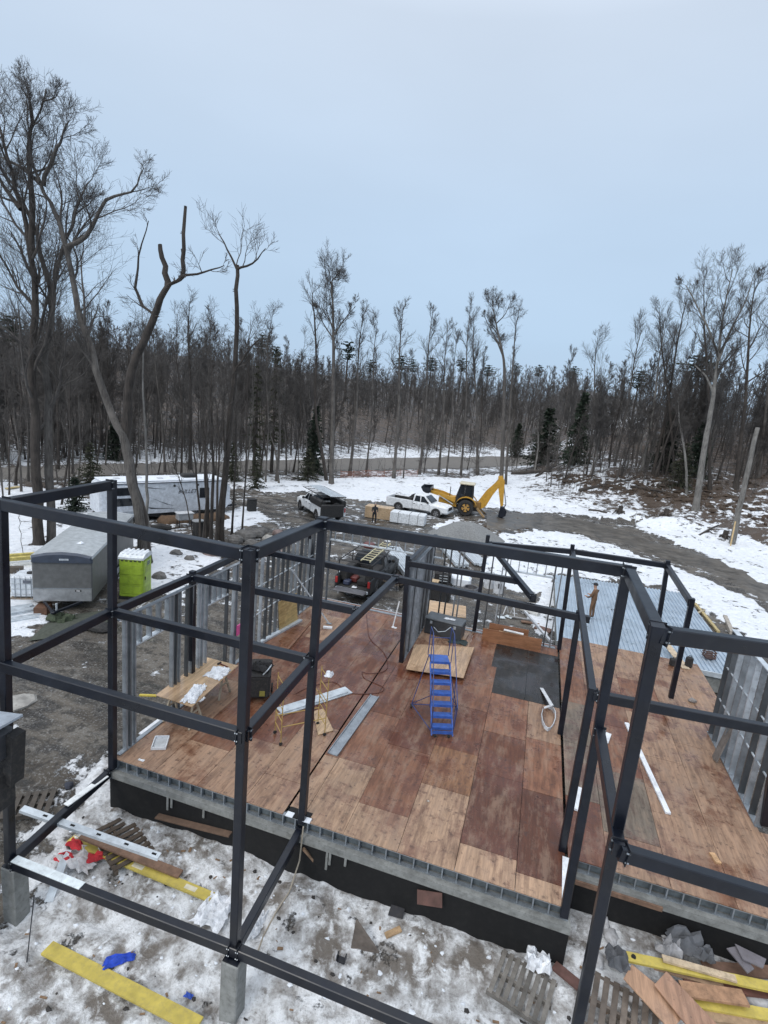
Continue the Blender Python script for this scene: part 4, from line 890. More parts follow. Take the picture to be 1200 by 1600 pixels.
def pickup(label, loc, rz, color, name='pickup_truck', bed='open', sc=1.0, roofsnow=False):
    t = thing(name, label, 'pickup truck', loc, rz); t.scale = (sc, sc, sc)
    P = lambda nm, mb, mat, par=t, col=None, sm=False: mb.build(nm, M[mat], par, sm, True, col)
    body = MB(); loft(body, [hullsec(-.42, .85, .99, .97, .42, 1.05, 1.18), hullsec(1.28, .85, .99, .97, .42, 1.05, 1.18), hullsec(1.34, .85, .99, .95, .42, 1.05, 1.20), hullsec(2.2, .85, .98, .93, .45, 1.02, 1.16, .12), hullsec(2.75, .84, .96, .88, .45, .98, 1.10, .14), hullsec(2.93, .75, .88, .80, .45, .9, 1.0, .1)])
    P('body', body, 'paint', col=color)
    if bed == 'open':
        bd = MB()
        for s in (-1, 1): bd.rbox((-1.72, s*.93, .85), (2.56, .12, .80), .04); 
        bd.box((-1.70, 0, .62), (2.5, 1.8, .06)); bd.box((-.47, 0, .88), (.08, 1.8, .6)); bo = P('bed', bd, 'paint', col=color)
        ln = MB(); ln.box((-1.7, 0, .66), (2.44, 1.7, .03)); ln.box((-1.7, .855, .92), (2.44, .03, .52)); ln.box((-1.7, -.855, .92), (2.44, .03, .52)); ln.box((-.53, 0, .92), (.03, 1.7, .52)); ln.build('bed_liner', M['rubber'], bo, local=True)
    cab = MB(); zb, zt = 1.16, 1.86; B = [(-.42, .95), (1.42, .95)]; T_ = [(-.30, .76), (.62, .76)]
    V = [(-.42, -.95, zb), (1.42, -.93, zb), (1.42, .93, zb), (-.42, .95, zb), (-.32, -.78, zt-.05), (.66, -.76, zt-.05), (.66, .76, zt-.05), (-.32, .78, zt-.05), (-.22, -.66, zt), (.52, -.64, zt), (.52, .64, zt), (-.22, .66, zt)]
    cab.add(V, [(0, 1, 5, 4), (1, 2, 6, 5), (2, 3, 7, 6), (3, 0, 4, 7), (4, 5, 9, 8), (5, 6, 10, 9), (6, 7, 11, 10), (7, 4, 8, 11), (8, 9, 10, 11), (3, 2, 1, 0)])
    co = P('cab', cab, 'paint', col=color)
    def side(s, x0, x1):
        def pt(x, k):
            xa = x; y = (.94+(.775-.94)*k)*s; z = zb+(zt-.05-zb)*k; return Vector((xa, y+s*.006, z))
        return pt
    for s in (-1, 1):
        pt = side(s, 0, 0)
        for (xa, xb_, xc, xd) in ((-.26, .30, .25, -.20), (.38, 1.14, .60, .35)):
            g_ = MB(); quadslab(g_, pt(xa, .1), pt(xb_, .1), pt(xc, .88), pt(xd, .88), .014*(-1 if s > 0 else 1)); g_.build('side_window', M['glass'], co, local=True)
    g_ = MB(); quadslab(g_, (1.36, -.82, zb+.1), (1.36, .82, zb+.1), (.75, .68, zt-.1), (.75, -.68, zt-.1), .03); g_.build('windscreen', M['glass'], co, local=True)
    g_ = MB(); quadslab(g_, (-.415, .8, zb+.12), (-.415, -.8, zb+.12), (-.345, -.68, zt-.12), (-.345, .68, zt-.12), .02); g_.build('rear_window', M['glass'], co, local=True)
    for s in (-1, 1):
        m_ = MB(); m_.rbox((1.06, s*1.06, 1.28), (.16, .2, .2), .04); P('mirror', m_, 'rubber')
        h_ = MB(); h_.rbox((2.86, s*.70, .88), (.12, .32, .2), .04); P('headlight', h_, 'galv_bright')
        tl = MB(); tl.rbox((-2.98, s*.90, 1.02), (.06, .14, .36), .02); P('tail_light', tl, 'paint', col=(.35, .02, .02))
        for x in (.28, 1.22): dh = MB(); dh.box((x-.12 if x < 1 else x-.72, s*.995, 1.0), (.16, .02, .035)); 
        for x in (-.38, .34, 1.26): ds = MB(); ds.box((x, s*.988, .80), (.012, .012, .62)); P('door_seam', ds, 'rubber')
        P('door_handle', MB().box((.5, s*1.0, 1.0), (.16, .03, .04)), 'rubber'); P('door_handle', MB().box((-.22, s*1.0, 1.0), (.16, .03, .04)), 'rubber')
        for x in (-1.75, 1.92):
            ar = MB(); ar.tube([(x+.50*math.cos(a), s*.965, .42+.50*math.sin(a)) for a in [math.pi*k/10 for k in range(11)]], .055, 6); P('wheel_arch', ar, 'paint', col=tuple(c*.8 for c in color))
            wi = MB(); wi.cyl((x, s*.80, .44), (x, s*1.0, .44), .47, 20); P('wheel_well', wi, 'rubber')
            wheel(t, x, s*.90, .42, .28)
    P('bumper', MB().rbox((2.95, 0, .6), (.16, 1.8, .22), .05), 'galv_bright'); P('bumper', MB().rbox((-3.02, 0, .58), (.14, 1.8, .18), .04), 'galv_bright')
    P('grille', MB().box((2.945, 0, .88), (.04, 1.1, .26)), 'rubber'); P('chassis', MB().box((0, 0, .42), (5.0, 1.3, .16)), 'rubber')
    P('tailgate', MB().rbox((-2.97, 0, .90), (.08, 1.72, .66), .03), 'paint', col=color) if bed == 'open' else None
    return t, P, co
def yv(u, v): g_ = ground(u, v); return g_
# white pickup in the middle of the yard
g0, g1 = ground(609, 797), ground(702, 812)
c = (g0+g1)/2; hd = math.atan2(g1[1]-g0[1], g1[0]-g0[0])
t, P, co = pickup('clean white pickup truck parked in front of the yellow backhoe', (c[0]-.2, c[1]+.9, c[2]), hd+R(-3), (.72, .74, .76), sc=1.06)
P('toolbox', MB().rbox((-.85, 0, 1.28), (.5, 1.6, .3), .04), 'rubber'); bl = MB()
for k in range(5): bl.tube([(-1.0, -.6+k*.25, 1.25), (-.7, -.5+k*.22, 1.7), (-.5, -.4+k*.2, 1.4)], .03, 5)
P('hose_coil', bl, 'rubber')
# white pickup carrying a metal sheet on a rack
g0, g1 = ground(470, 797), ground(494, 812)
hd = math.atan2(g0[1]-g1[1], g0[0]-g1[0])
fwd = np.array([math.cos(hd), math.sin(hd)]); lf = np.array([-fwd[1], fwd[0]])
cc = g0[:2]-fwd*1.92*1.05-lf*.95
t, P, co = pickup('white pickup with a shiny metal sheet tied on its black roof rack', (cc[0], cc[1], gz(cc[0], cc[1])), hd, (.72, .74, .76), sc=1.06)
rk = MB()
for s in (-1, 1):
    for x in (-2.8, -1.6, -.5): rk.tube([(x, s*.95, 1.2), (x, s*.95, 2.05)], .03, 6)
    rk.tube([(-3.0, s*.95, 2.05), (1.6, s*.95, 2.1)], .03, 6)
for x in (-2.9, -2.2, -1.5, -.8, 0, .7, 1.5): rk.tube([(x, -.95, 2.07), (x, .95, 2.07)], .025, 6)
P('roof_rack', rk, 'rubber'); P('tool_box', MB().rbox((-1.6, .86, 1.45), (2.3, .45, .5), .05), 'rubber'); P('tool_box', MB().rbox((-1.7, -.86, 1.45), (2.3, .4, .5), .05), 'rubber')
P('spare_tyre', MB().cyl((-3.1, -.2, 1.25), (-2.9, -.2, 1.25), .38, 18), 'rubber'); P('rear_box', MB().rbox((-3.05, .2, 1.0), (.3, 1.9, 1.0), .06), 'rubber')
ms = MB(); n_ = 14
for i in range(n_): ms.bar((-3.1, -.75+i*1.2/n_, 2.13+.02*(i % 2)), (1.9, -.75+i*1.2/n_, 2.16+.02*(i % 2)), 1.2/n_, .015)
TM = Matrix.Translation((cc[0], cc[1], gz(cc[0], cc[1]))) @ Matrix.Rotation(hd, 4, 'Z') @ Matrix.Scale(1.06, 4)
ms.v = [tuple(TM @ Vector(p)) for p in ms.v]
single('metal_sheet', 'long shiny ribbed metal sheet on top of the white pickup rack', 'metal sheet', ms, M['galv_bright'])
# black work truck behind the rear wall
g0, g1 = ground(520, 936), ground(577, 940); c = (g0+g1)/2
WT = (c[0], c[1]+2.95, c[2])
t, P, co = pickup('black work truck with open tailgate full of tools behind the rear wall', WT, R(90), (.018, .02, .024), sc=1.0, bed='open')
for ch in list(t.children):
    if ch.name.startswith('tailgate'): bpy.data.objects.remove(ch)
P('tailgate', MB().rbox((-3.3, 0, .64), (.62, 1.7, .07), .03), 'paint', col=(.10, .10, .11))
rk = MB()
for s in (-1, 1):
    for x in (-2.7, -.6): rk.tube([(x, s*.92, 1.2), (x, s*.92, 2.02)], .03, 6)
    rk.tube([(-2.8, s*.92, 2.02), (1.4, s*.92, 2.02)], .03, 6)
for x in (-2.7, -1.6, -.5, .5, 1.3): rk.tube([(x, -.92, 2.02), (x, .92, 2.02)], .025, 6)
P('roof_rack', rk, 'rubber'); P('side_box', MB().rbox((-1.5, .72, 1.15), (2.0, .45, .6), .04), 'rubber'); P('side_box', MB().rbox((-1.5, -.72, 1.15), (2.0, .45, .6), .04), 'rubber')
P('side_locker', MB().rbox((-1.9, .98, 1.0), (1.2, .14, .6), .03), 'galv_bright')
TM = Matrix.Translation(WT) @ Matrix.Rotation(R(90), 4, 'Z')
def onto(mb): mb.v = [tuple(TM @ Vector(p)) for p in mb.v]; return mb
lad = thing('step_ladder', 'pale yellow ladder lying on the rack of the black work truck', 'ladder', TM @ Vector((-1, -.4, 2.06)))
for y in (-.62, -.17): onto(b_ := MB().bar((-2.4, y-.05*(y < -.3), 2.08), (1.7, y+.03, 2.12), .035, .07)).build('rail', M['yellowpale'] if 'yellowpale' in M else M['wood'], lad, color=(.6, .55, .36))
for i in range(10): onto(b_ := MB().bar((-2.2+i*.42, -.66, 2.1), (-2.2+i*.42, -.14, 2.1), .04, .03)).build('rung', M['wood'], lad, color=(.6, .55, .36))
for (x, y, z, s, lab, col, mt_) in ((-1.9, .25, .72, (.5, .4, .3), 'red tool bag in the bed of the black work truck', (.12, .025, .022), 'paint'), (-2.5, .45, .7, (.45, .35, .26), 'dark blue bin standing on the truck bed at the left', (.03, .04, .08), 'paint'), (-2.1, -.35, .7, (.7, .6, .3), 'black bag lying on the truck bed at the right', (.015, .015, .016), 'cloth'), (-1.2, .1, .72, (.6, .8, .5), 'grey crate deep in the black truck bed', (.10, .105, .11), 'paint')):
    o = onto(MB().rbox((x, y, z+s[2]/2-.02), s, .05)); single('tool_bag' if 'bag' in lab else 'storage_bin', lab, 'bag' if 'bag' in lab else 'bin', o, M[mt_], color=col)
o = onto(MB().rbox((.3, .3, 2.2), (.5, .6, .3), .06)); single('red_can', 'dark red fuel can strapped on the rack of the black work truck', 'fuel can', o, M['paint'], color=(.12, .03, .025))
c_ = TM @ Vector((-2.9, -.1, .72)); crumple('white_rag', 'white rag on the open tailgate of the black work truck', 'rag', c_, .3, .2, .08, 61, WHITE, n=5)
cw = ground(618, 922); wb = thing('wheelbarrow', 'dark wheelbarrow standing right of the black work truck', 'wheelbarrow', (cw[0], cw[1], cw[2]), R(70))
mb = MB(); loft(mb, [[(-.4, -.3, .75), (-.4, .3, .75), (.45, .33, .78), (.45, -.33, .78)], [(-.25, -.2, .42), (-.25, .2, .42), (.25, .2, .42), (.25, -.2, .42)]]); mb.build('tray', M['paint'], wb, local=True, color=(.03, .012, .014))
for s in (-1, 1): MB().tube([(-.9, s*.28, .68), (-.2, s*.22, .4), (.55, s*.08, .22)], .02, 6).build('handle', M['wood'], wb, local=True, color=(.2, .14, .09)); MB().tube([(-.25, s*.22, .4), (-.3, s*.26, 0)], .018, 6).build('leg', M['steel'], wb, local=True)
MB().cyl((.55, -.05, .2), (.55, .05, .2), .2, 14).build('wheel', M['rubber'], wb, local=True)
# ---- backhoe
g0 = ground(725, 805); bh = thing('backhoe', 'yellow backhoe loader with its boom folded up behind the white pickup', 'backhoe', (g0[0], g0[1]+.9, g0[2]), hd_b := (R(180)+R(4)))
bh.scale = (1.1, 1.1, 1.1)
Y_ = (.50, .27, .03)
def PB(nm, mb, mat='paint', par=None, col=Y_, sm=False): return mb.build(nm, M[mat], par or bh, sm, True, col)
for s in (-1, 1):
    wheel(bh, 0, s*.85, .72, .46, (.45, .25, .06), .52, 'paint'); wheel(bh, 2.15, s*.82, .46, .3, (.45, .25, .06), .52, 'paint')
    fd = MB(); pr2 = [(.95*math.cos(a), s*.86, .78+.88*math.sin(a)) for a in [R(15)+R(150)*k/9 for k in range(10)]]
    for i in range(9): fd.bar(pr2[i], pr2[i+1], .52, .05, up=(0, 1, 0)) if False else fd.prism([(pr2[i][0], s*.6, pr2[i][2]), (pr2[i+1][0], s*.6, pr2[i+1][2]), (pr2[i+1][0], s*1.1, pr2[i+1][2]), (pr2[i][0], s*1.1, pr2[i][2])], (0, 0, .05))
    PB('fender', fd)
    PB('loader_arm', MB().prism([(1.0, s*.62, 1.35), (2.3, s*.62, 1.75), (3.4, s*.62, 1.9), (3.45, s*.62, 1.65), (2.4, s*.62, 1.45), (1.05, s*.62, 1.05)], (0, s*.12, 0)))
    PB('lift_ram', MB().cyl((1.2, s*.7, .85), (2.6, s*.7, 1.55), .05, 8), 'galv_bright')
    PB('stabiliser', MB().bar((-1.0, s*.6, .75), (-1.75, s*1.0, .06), .16, .14), 'paint', col=(.3, .2, .1)); PB('stabiliser_pad', MB().box((-1.78, s*1.02, .04), (.4, .35, .07)), 'steel')
hd_ = MB(); loft(hd_, [[(.9, -.42, .6), (.9, .42, .6), (.9, .42, 1.5), (.9, .34, 1.58), (.9, -.34, 1.58), (.9, -.42, 1.5)], [(2.55, -.38, .6), (2.55, .38, .6), (2.55, .36, 1.28), (2.55, .28, 1.36), (2.55, -.28, 1.36), (2.55, -.36, 1.28)]]); PB('hood', hd_)
PB('radiator_grille', MB().box((2.56, 0, .98), (.04, .6, .5)), 'rubber'); PB('exhaust_pipe', MB().cyl((1.6, .2, 1.5), (1.6, .2, 2.35), .04, 8), 'rubber'); PB('chassis', MB().box((.7, 0, .58), (3.6, .7, .34)), 'rubber')
cb = MB(); V = [(-.55, -.68, .95), (.95, -.68, .95), (.95, .68, .95), (-.55, .68, .95), (-.5, -.66, 1.55), (1.02, -.66, 1.5), (1.02, .66, 1.5), (-.5, .66, 1.55)]; cb.add(V, [(0, 1, 5, 4), (1, 2, 6, 5), (2, 3, 7, 6), (3, 0, 4, 7), (4, 5, 6, 7), (3, 2, 1, 0)]); cbo = PB('cab', cb, 'rubber')
for s in (-1, 1):
    for (a, b_) in (((-.5, 1.5), (-.42, 2.72)), ((.28, 1.5), (.28, 2.72)), ((1.02, 1.45), (.68, 2.72))): MB().bar((a[0], s*.65, a[1]), (b_[0], s*.62, b_[1]), .07, .07).build('cab_pillar', M['rubber'], cbo, local=True)
    for q in ([(-.43, 1.55), (.24, 1.55), (.24, 2.68), (-.38, 2.68)], [(.32, 1.52), (.96, 1.5), (.66, 2.68), (.32, 2.68)]):
        MB().prism([(x, s*.625, z) for x, z in q], (0, s*.008, 0)).build('cab_window', M['clearglass'] if 'clearglass' in M else M['glass'], cbo, local=True)
MB().rbox((.12, 0, 2.82), (1.4, 1.42, .16), .06).build('cab_roof', M['paint'], cbo, local=True, color=(.55, .5, .38))
MB().rbox((.1, 0, 1.7), (.5, .55, .35), .06).build('seat', M['rubber'], cbo, local=True); MB().rbox((-.12, 0, 2.05), (.14, .5, .6), .05).build('seat', M['rubber'], cbo, local=True)
PB('boom', MB().prism([(-.85, -.18, .75), (-1.0, -.18, 1.3), (-1.6, -.18, 2.35), (-2.62, -.18, 3.55), (-3.0, -.18, 3.35), (-2.25, -.18, 2.1), (-1.75, -.18, .95), (-1.4, -.18, .7)], (0, .36, 0)))
PB('swing_post', MB().rbox((-.95, 0, .9), (.7, .6, .8), .06), 'paint', col=(.25, .14, .04))
PB('dipper', MB().prism([(-2.5, -.15, 3.8), (-2.85, -.15, 3.9), (-3.12, -.15, 3.4), (-3.28, -.15, 1.2), (-3.05, -.15, 1.12), (-2.6, -.15, 2.9)], (0, .30, 0)))
PB('bucket_ram', MB().cyl((-2.98, 0, 3.5), (-3.5, 0, 1.35), .05, 8), 'galv'); PB('boom_ram', MB().cyl((-1.5, 0, 1.9), (-2.6, 0, 3.55), .06, 8), 'paint', col=(.3, .2, .05))
PB('bucket_link', MB().bar((-3.5, 0, 1.35), (-3.3, 0, .8), .1, .08), 'steel')
bk = MB(); cv = [(-3.05, 1.05), (-3.35, 1.05), (-3.65, .75), (-3.6, .35), (-3.3, .12), (-2.95, .2)]
for i in range(5): bk.prism([(cv[i][0], -.4, cv[i][1]), (cv[i+1][0], -.4, cv[i+1][1]), (cv[i+1][0], .4, cv[i+1][1]), (cv[i][0], .4, cv[i][1])], (.03, 0, .03))
for s in (-.4, .38): bk.prism([(x, s, z) for x, z in cv], (0, .02, 0))
bko = PB('digging_bucket', bk, 'steel')
for i in range(4): MB().bar((-2.97, -.33+i*.22, .2), (-2.8, -.33+i*.22, .26), .06, .04).build('tooth', M['galv'], bko, local=True)
lb = MB(); cv = [(3.35, 2.15), (3.3, 1.75), (3.55, 1.55), (4.0, 1.75), (4.2, 2.1)]
for i in range(4): lb.prism([(cv[i][0], -1.1, cv[i][1]), (cv[i+1][0], -1.1, cv[i+1][1]), (cv[i+1][0], 1.1, cv[i+1][1]), (cv[i][0], 1.1, cv[i][1])], (.02, 0, .04))
for s in (-1.1, 1.08): lb.prism([(x, s, z) for x, z in cv], (0, .02, 0))
PB('loader_bucket', lb, 'steel')
# ---- gravel pile
gp = ground(724, 846); n1_, V, F = 36, [], []
for j in range(14):
    r_ = j/13
    for i in range(n1_):
        a = 2*math.pi*i/n1_; q = 1+.22*math.sin(a*2+1)+.10*math.sin(5*a); X = gp[0]+r_*2.3*q*math.cos(a)*1.15; Y = gp[1]+.9+r_*2.1*q*math.sin(a)
        h_ = 1.75*(1-r_)**.85*(1-.25*math.exp(-(r_*6)**2)) + .07*(fbm(X*3, Y*3, 5, 3)-.5); V.append((X, Y, gz(X, Y)+max(h_, 0)-.03))
for j in range(13):
    for i in range(n1_): l = (i+1) % n1_; F.append((j*n1_+i, j*n1_+l, j*n1_+n1_+l, j*n1_+n1_+i))
mb = MB(); mb.add(V, F); single('gravel_pile', 'grey gravel pile with snow on its left flank, before the white pickup', 'gravel pile', mb, M['gravel'], smooth=True, kind='thing')
crumple('snow_patch', 'snow patch on the left flank of the gravel pile', 'snow', ground(690, 833, .35), 1.6, 1.0, .3, 66, WHITE, 'snow', rz=.6)
# ---- lumber stacks
g0, g1 = ground(582, 812), ground(664, 824); d = (g1-g0); hd_l = math.atan2(d[1], d[0])
ls = thing('wrapped_lumber_stack', 'white wrapped lumber stack in front of the white pickup', 'lumber stack', tuple((g0*.35+g1*.65)), hd_l)
MB().rbox((0, .65, .5), (3.1, 1.3, .95), .05).build('wrap', M['cloth'], ls, local=True, color=(.62, .65, .68))
for x in (-.8, .2, .95): MB().box((x, -.003, .5), (.03, .012, .95)).build('strap', M['rubber'], ls, local=True); MB().box((x, .65, .985), (.03, 1.3, .012)).build('strap', M['rubber'], ls, local=True)
ls2 = thing('plywood_stack', 'stack of new tan plywood sheets left of the white wrapped lumber', 'plywood stack', tuple(g0*.97+g1*.03), hd_l)
for k in range(9): MB().box((.2, 1.0, .12+k*.115), (2.4, 1.25, .1)).build('plywood_bundle', M['plynew'], ls2, local=True, color=(.52, .38, .24))
# ---- stacks of steel studs
def stud_stack(label, u0, v0, u1, v1, nx, nz, wd=.16, z0=0.0):
    a, b_ = ground(u0, v0), ground(u1, v1); d = b_-a; Ln = np.linalg.norm(d); rz = math.atan2(d[1], d[0])
    s_ = thing('stud_stack', label, 'stud stack', tuple((a+b_)/2), rz, 'bundles of steel studs in the yard'); first = None
    for i in range(nx):
        for j in range(nz):
            if first is None:
                first = MB().box((0, 0, 0), (Ln, wd*.82, .07)).build('stud', M['galv_bright'], s_, local=True); o = first
            else: o = first.copy(); COL.objects.link(o); o.parent = s_
            o.location = (rnd.uniform(-.15, .15), (i-(nx-1)/2)*wd, .12+z0+j*.085); o.rotation_euler = (0, 0, rnd.uniform(-.012, .012))
    for x in (-Ln*.35, Ln*.3): MB().box((x, 0, .04), (.1, nx*wd, .09)).build('bearer', M['wood'], s_, local=True, color=BROWN)
    return s_
stud_stack('large bundle of bright steel studs left of the partition wall', 612, 862, 645, 905, 7, 4)
stud_stack('long bright steel studs fanned out behind the partition wall', 696, 858, 722, 888, 6, 3)
stud_stack('narrow bundle of steel studs right of the fanned out studs', 720, 858, 748, 886, 4, 2)
stud_stack('single layer of white steel studs at the right of the yard bundles', 735, 862, 758, 884, 3, 1)
stud_stack('stack of long steel studs on the snow in front of the cargo trailer', -30, 968, 52, 955, 5, 2)
stud_stack('lower stack of steel studs at the left edge of the snow', -40, 982, 60, 966, 3, 1)
g_ = ground(10, 992); plank('white_board', 'white board lying on the snow at the left edge', 'board', ground(-20, 992, .08), ground(19, 988, .08), .5, .05, 'paint', WHITE)
# ---- machines, barrels and boxes behind the rear wall
g_ = ground(690, 918); mc = thing('compressor', 'black portable compressor dusted with snow behind the rear wall', 'compressor', tuple(g_), R(10))
MB().rbox((0, .3, .62), (.95, .7, .55), .08).build('housing', M['rubber'], mc, local=True); MB().cyl((-.5, .3, .28), (.5, .3, .28), .2, 14).build('tank', M['rubber'], mc, local=True)
for s in (-.45, .45): MB().cyl((s, .0, .17), (s, .1, .17), .17, 12).build('wheel', M['rubber'], mc, local=True)
MB().tube([(-.45, .0, .5), (-.5, -.2, 1.1), (.5, -.2, 1.1), (.45, .0, .5)], .02, 6).build('handle', M['rubber'], mc, local=True)
for k in range(3): MB().box((.05, -.06, .42+k*.16), (.5, .02, .05)).build('vent', M['galv_bright'], mc, local=True)
crumple('snow_mound', 'snow cap melting on top of the black compressor', 'snow', (g_[0], g_[1]+.3, g_[2]+.9), .7, .5, .12, 70, WHITE, 'snow', n=5)
g_ = ground(716, 918); mb = MB(); mb.rbox((g_[0], g_[1]+.4, g_[2]+.3), (1.3, .8, .6), .1); single('snowy_crate', 'snow covered white crate right of the black compressor', 'crate', mb, M['snow'])
for (u, v, lab) in ((763, 918, 'upright white drum beside the rear centre post'), (778, 926, 'white drum with dark marks right of the plain white drum')):
    g_ = ground(u, v); dr = thing('drum', lab, 'drum', tuple(g_), 0); mb = MB(); mb.tube([(0, 0, 0), (0, 0, .3), (0, 0, .32), (0, 0, .62), (0, 0, .64), (0, 0, .92)], [.29, .29, .30, .30, .29, .29], 18); mb.build('shell', M['paint'], dr, local=True, color=(.55, .57, .6))
    MB().cyl((0, 0, .92), (0, 0, .945), .27, 18).build('lid', M['paint'], dr, local=True, color=(.42, .44, .46))
    if 'marks' in lab: MB().box((.06, -.292, .5), (.2, .02, .3)).build('mark_label', M['paint'], dr, local=True, color=(.1, .1, .11))
g_ = ground(735, 925); mb = MB()
for k in range(9): mb.tube([(g_[0]+.55*math.cos(a)*(1-.04*k)+rnd.uniform(-.05, .05), g_[1]+.45*math.sin(a), g_[2]+.05+.03*k) for a in [k+j*.5 for j in range(14)]], .03, 5)
single('cable_coil', 'tangled grey cable coil on the mud before the white crate', 'cable coil', mb, M['paint'], color=(.12, .12, .13))
a, b_ = ground(822, 947, .16), ground(838, 958, .16); pp = MB(); pp.cyl(at(815, 950, -.95), at(842, 960, -.95), .17, 14); single('white_tank', 'short white cylinder lying in the yard left of the metal roof', 'cylinder', pp, M['paint'], color=(.6, .6, .58))
plank('metal_pipe', 'long pale pipe lying diagonally behind the plywood trough', 'pipe', ground(817, 955, .1), at(861, 1003, -.1), .1, .1, 'paint', (.55, .57, .6))
for (u, v, s, col, lab) in ((828, 975, (.9, .25), (.2, .12, .08), 'brown board in the scrap behind the plywood trough'), (848, 985, (.8, .5), (.16, .09, .07), 'dark red board beside the brown one behind the trough'), (812, 968, (1.1, .12), (.3, .3, .3), 'thin grey board in the scrap behind the trough')):
    g_ = ground(u, v, .08); single('scrap_board', lab, 'board', MB().box(g_, (s[0], s[1], .05), Matrix.Rotation(rnd.uniform(-.5, .5), 3, 'Z')), M['wood'], color=col)
for (u, v, lab, rz) in ((783, 966, 'pale tile lying on the mud left of the trough', .3), (795, 965, 'second pale tile on the mud right of the first', -.4)):
    g_ = ground(u, v, .05); single('pale_tile', lab, 'tile', MB().box(g_, (.38, .3, .03), Matrix.Rotation(rz, 3, 'Z')), M['paint'], color=(.55, .6, .62))
fs = thing('folding_stand', 'small white folding stand on the mud behind the rear wall', 'stand', tuple(ground(795, 962)), 0)
for s in (-.3, .3): MB().tube([(s, 0, 0), (s*.6, .2, .5), (s*.2, .4, 0)], .025, 6).build('leg', M['paint'], fs, local=True, color=WHITE)
MB().box((0, .2, .5), (.5, .06, .05)).build('top_bar', M['paint'], fs, local=True, color=WHITE)
# rear work table
zt_ = -.32; q = [at(u, v, zt_) for u, v in ((664, 960), (728, 966), (728, 948), (667, 938))]
mb = MB(); mb.prism(q, (0, 0, .03)); single('table_board', 'bright new plywood sheet on black sawhorses behind the rear wall', 'table top', mb, M['plyx'], color=(.52, .36, .22))
cx_, cy_ = np.mean([p[0] for p in q]), np.mean([p[1] for p in q])
for k, dx in enumerate((-.65, .6)): sawhorse(('black sawhorse under the left half of the bright plywood sheet', 'black sawhorse under the right half of the bright plywood sheet')[k], (cx_+dx, cy_, gz(cx_+dx, cy_)), R(90), zt_-gz(cx_+dx, cy_), .8, 'rubber', BLK, 'black sawhorses behind the rear wall')
mb = MB(); c_ = ground(680, 935, .3); mb.rbox((c_[0], c_[1], c_[2]+.1), (1.6, .8, .8), .08); single('covered_crate', 'black covered crate behind the bright plywood table', 'crate', mb, M['rubber'])
mb = MB(); c_ = ground(672, 922, .6); mb.box(c_, (.9, .5, .05)); single('tan_board', 'small tan board on the black covered crate', 'board', mb, M['wood'], color=(.45, .33, .2))
# ---- corrugated metal roof deck
M['roofmetal'] = simple('blue_grey_steel_deck', (.40, .48, .56), .35, .3, .14, 1.5, (.55, .58, .6), .35)
rd = thing('metal_roof', 'blue grey corrugated metal roof deck where the worker stands', 'metal roof', (14.2, 18.9, -.35))
x = 10.75; k = 0
while x < 17.6:
    w_ = .92; V = []; F = []; nr = 5
    ya, yb_ = 13.7, 24.2
    prof = []
    for i in range(nr):
        s = x+i*w_/nr; p_ = w_/nr; prof += [(s, 0), (s+p_*.42, 0), (s+p_*.5, .055), (s+p_*.92, .055)]
    prof.append((x+w_, 0))
    for (xx, zz) in prof: V += [(xx, ya, -.30+zz), (xx, yb_+(.1*(xx-10.7)), -.30+zz)]
    for i in range(len(prof)-1): F.append((2*i, 2*i+2, 2*i+3, 2*i+1))
    mb = MB(); mb.add(V, F); mb.add([(p[0], p[1], p[2]-.02) for p in V], [tuple(reversed(f)) for f in F])
    mb.build('roof_panel', M['roofmetal'], rd); x += w_+.004; k += 1
MB().box((14.2, 13.66, -.32), (7.0, .06, .2)).build('edge_flashing', M['galv_bright'], rd)
MB().box((14.2, 18.8, -.75), (6.8, 10.0, .75)).build('support_wall', M['concrete'], rd)
for i in range(4): MB().box((13.55+i*.13, 19.3, -.235), (.05, .12, .02)).build('vent_tab', M['rubber'], rd)
c_ = at(1107, 1028, -.24); bk_ = thing('wire_crate', 'small brown wire crate near the front edge of the metal roof', 'crate', tuple(c_), R(10))
MB().box((0, 0, .05), (.4, .4, .04)).build('crate_floor', M['wood'], bk_, local=True, color=(.08, .05, .05))
for (cx1, cy1, sx1, sy1) in ((0, .2, .4, .02), (0, -.2, .4, .02), (.2, 0, .02, .4), (-.2, 0, .02, .4)):
    for z in (.12, .22, .32): MB().box((cx1, cy1, z), (sx1, sy1, .05)).build('slat', M['wood'], bk_, local=True, color=(.10, .06, .05))
plank('yellow_timber', 'long yellow timber lying along the right edge of the metal roof', 'timber', ground(1085, 945, .1), ground(1122, 990, .1), .16, .1, 'wood', (.42, .34, .17))
plank('grey_log', 'pale peeled log lying right of the yellow timber', 'log', ground(1132, 966, .1), ground(1143, 992, .1), .2, .2, 'wood', (.35, .32, .28))
plank('yellow_timber', 'short pale timber crossing the end of the long yellow timber', 'timber', ground(1088, 962, .14), ground(1100, 957, .14), .1, .08, 'wood', (.42, .36, .25))

